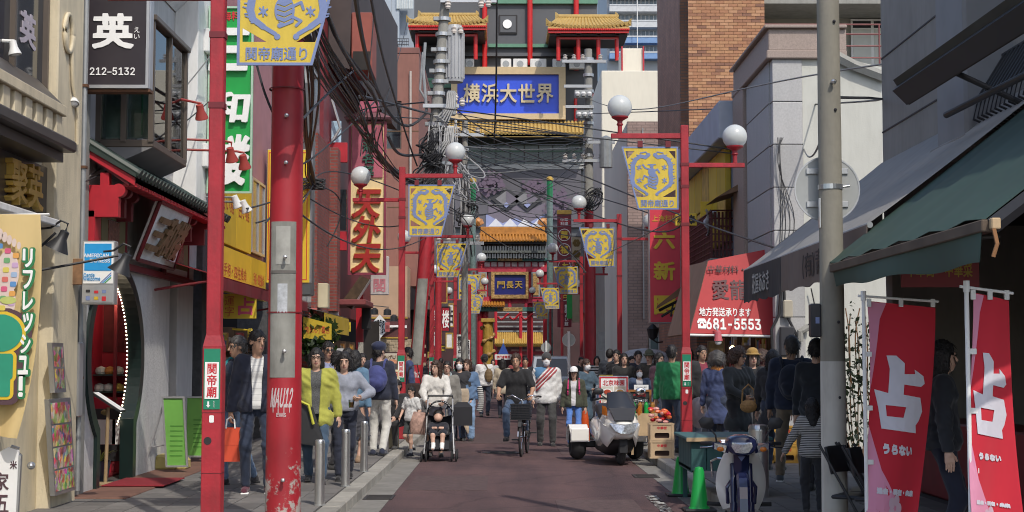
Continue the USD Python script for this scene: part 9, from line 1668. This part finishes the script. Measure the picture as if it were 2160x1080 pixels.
# folding chairs at the right edge
def chair(loc, rz, lab):
    t = Thing('folding_chair', lab, 'chair', loc, rz, 'black folding chairs by the flags'); BV = _M['black_vinyl']
    t.part('seat', box(-.19,.19,-.18,.18,.43,.46,.012), BV); t.part('backrest', grid(lambda u, v: [(u-.5)*.38,.2+.05*v+.05*(2*u-1)**2*-1,.62+.2*v],8,4,.02), BV, smooth=True)
    for sx in (-1,1): t.part('leg', cyl((sx*.2,.26,.84),(sx*.2,-.22,0),.011, n=8), BLACK); t.part('leg', cyl((sx*.17,-.15,.44),(sx*.17,.25,0),.011, n=8), BLACK)
    t.part('stretcher', cyl((-.2,-.1,.15),(.2,-.1,.15),.008), BLACK)
for k, (px, Y, rz, lab) in enumerate(((1812,11.9,60, 'black folding chair nearest the first flag pole'),(1838,12.3,75, 'black folding chair in the middle of the three by the flags'),(1858,11.7,65, 'black folding chair on the right of the three by the flags'))): chair(at(px, Y), rz, lab)
# signs, boxes and small clutter in the middle distance on the left
for k, (px0, px1, py0, py1, Y, c, tx, lab) in enumerate(((707,735,735,800,42,(.5,.5,.5), None, 'white upright board on the left pavement behind the lilac shirt'),(842,850,700,720,56,(.5,.42,.2), None, 'small gilt plate on the café sign band'),(893,905,790,830,46,(.45,.43,.4), None, 'pale advertising board behind the leaning pole foot'),(655,668,650,660,36,(.45,.1,.08), None, 'small red tag under the yellow box sign'),(790,797,688,715,58,(.06,.06,.12), None, 'blue hanging tag on the café sign pole'),(728,740,680,700,40.5,(.55,.4,.03), None, 'small yellow and red card by the yellow awning'),(812,822,680,700,57,(.4,.1,.1), None, 'small red card on the café band'))):
    a, b = P(px0, py1, Y), P(px1, py0, Y); s = Thing('board', lab, 'board', (a[0], Y, a[2])); s.part('panel', box(a[0], b[0], Y, Y+.05, a[2], b[2],.008), mat(f'board_{k}', c, .5,.1),world=1); s.part('print', W('C', Y, ext(rr((b[0]-a[0])*.6,(b[2]-a[2])*.4,.005),.004),(a[0]+b[0])/2,(a[2]+b[2])/2), mat(f'board_print_{k}', A(c)*.5,.5,.3),world=1)
s = Thing('sign_pole', 'white pole of the café sign standing at the far left pavement', 'pole', (P(799,761,57)[0],57,.12)); s.part('pole', cyl((0,0,0),(0,0, P(0,692,57)[2]-.12),.05), PLWHITE); s.part('cap', sph((0,0, P(0,692,57)[2]-.1),.06,8), PLWHITE)
solo('snow_white_cover', mv(sph((0,0,0),(.9,.5,.5),14), P(1360,775,40)), mat('clear_sheet_white', (.42,.43,.45),.3,.3,9), 'white crumpled plastic cover behind the queue by the pink building', 'cover', smooth=True)

# stocked shelves inside the open shop fronts
rg = np.random.default_rng(21)
GM = [mat(f'stock_{i}', c, .45,.45,14) for i, c in enumerate(((.45,.05,.04),(.5,.33,.05),(.42,.36,.26),(.08,.22,.09),(.06,.12,.3),(.3,.14,.06),(.55,.5,.42),(.5,.2,.03)))]
for side, X, ys, lab in ((1,5.15,(27.2,29.0,30.8,32.6,34.4),('first', 'second', 'third', 'fourth', 'last')),(-1,-5.15,(25.2,26.9,28.6,32.0,34.0,36.0,42.0,44.2,47.0,50.0),('first', 'second', 'third', 'fourth', 'fifth', 'sixth', 'seventh', 'eighth', 'ninth', 'last'))):
    for y0, nm in zip(ys, lab):
        t = Thing('stocked_shelf', f'{nm} shelf of packaged goods inside the open {"right shop under the red awning" if side > 0 else "left shop fronts beyond the red post"}', 'shelf', (X, y0,.12))
        t.part('rack', J(*[box(-.2,.25*1,0,1.5, z, z+.025) for z in (.3,.75,1.2,1.65)], box(-.2,.2,-.03,0,0,2.1), box(-.2,.2,1.5,1.53,0,2.1)), BROWN)
        for r, z in enumerate((.325,.775,1.225,1.675)):
            y = .03
            while y < 1.35:
                w, h = .1+.16*rg.random(),.12+.22*rg.random(); t.part('packet', box(-.17,.17, y, y+w-.012, z, z+h, .008), GM[int(rg.integers(8))]); y += w
for k, (px, py, Y, lab) in enumerate(((700,720,36, 'warm paper lantern bulb in the left shop under the yellow awning'),(1545,735,27.4, 'bare warm bulb hanging in the shop under the red awning'))):
    s_ = Thing('hanging_bulb', lab, 'lamp', P(px, py, Y)); s_.part('bulb', sph((0,0,0),.05,10), emit('warm_lamp', (1,.7,.3),18)); s_.part('cord', cyl((0,0,.05),(0,0,.6),.006, n=5), BLACK)
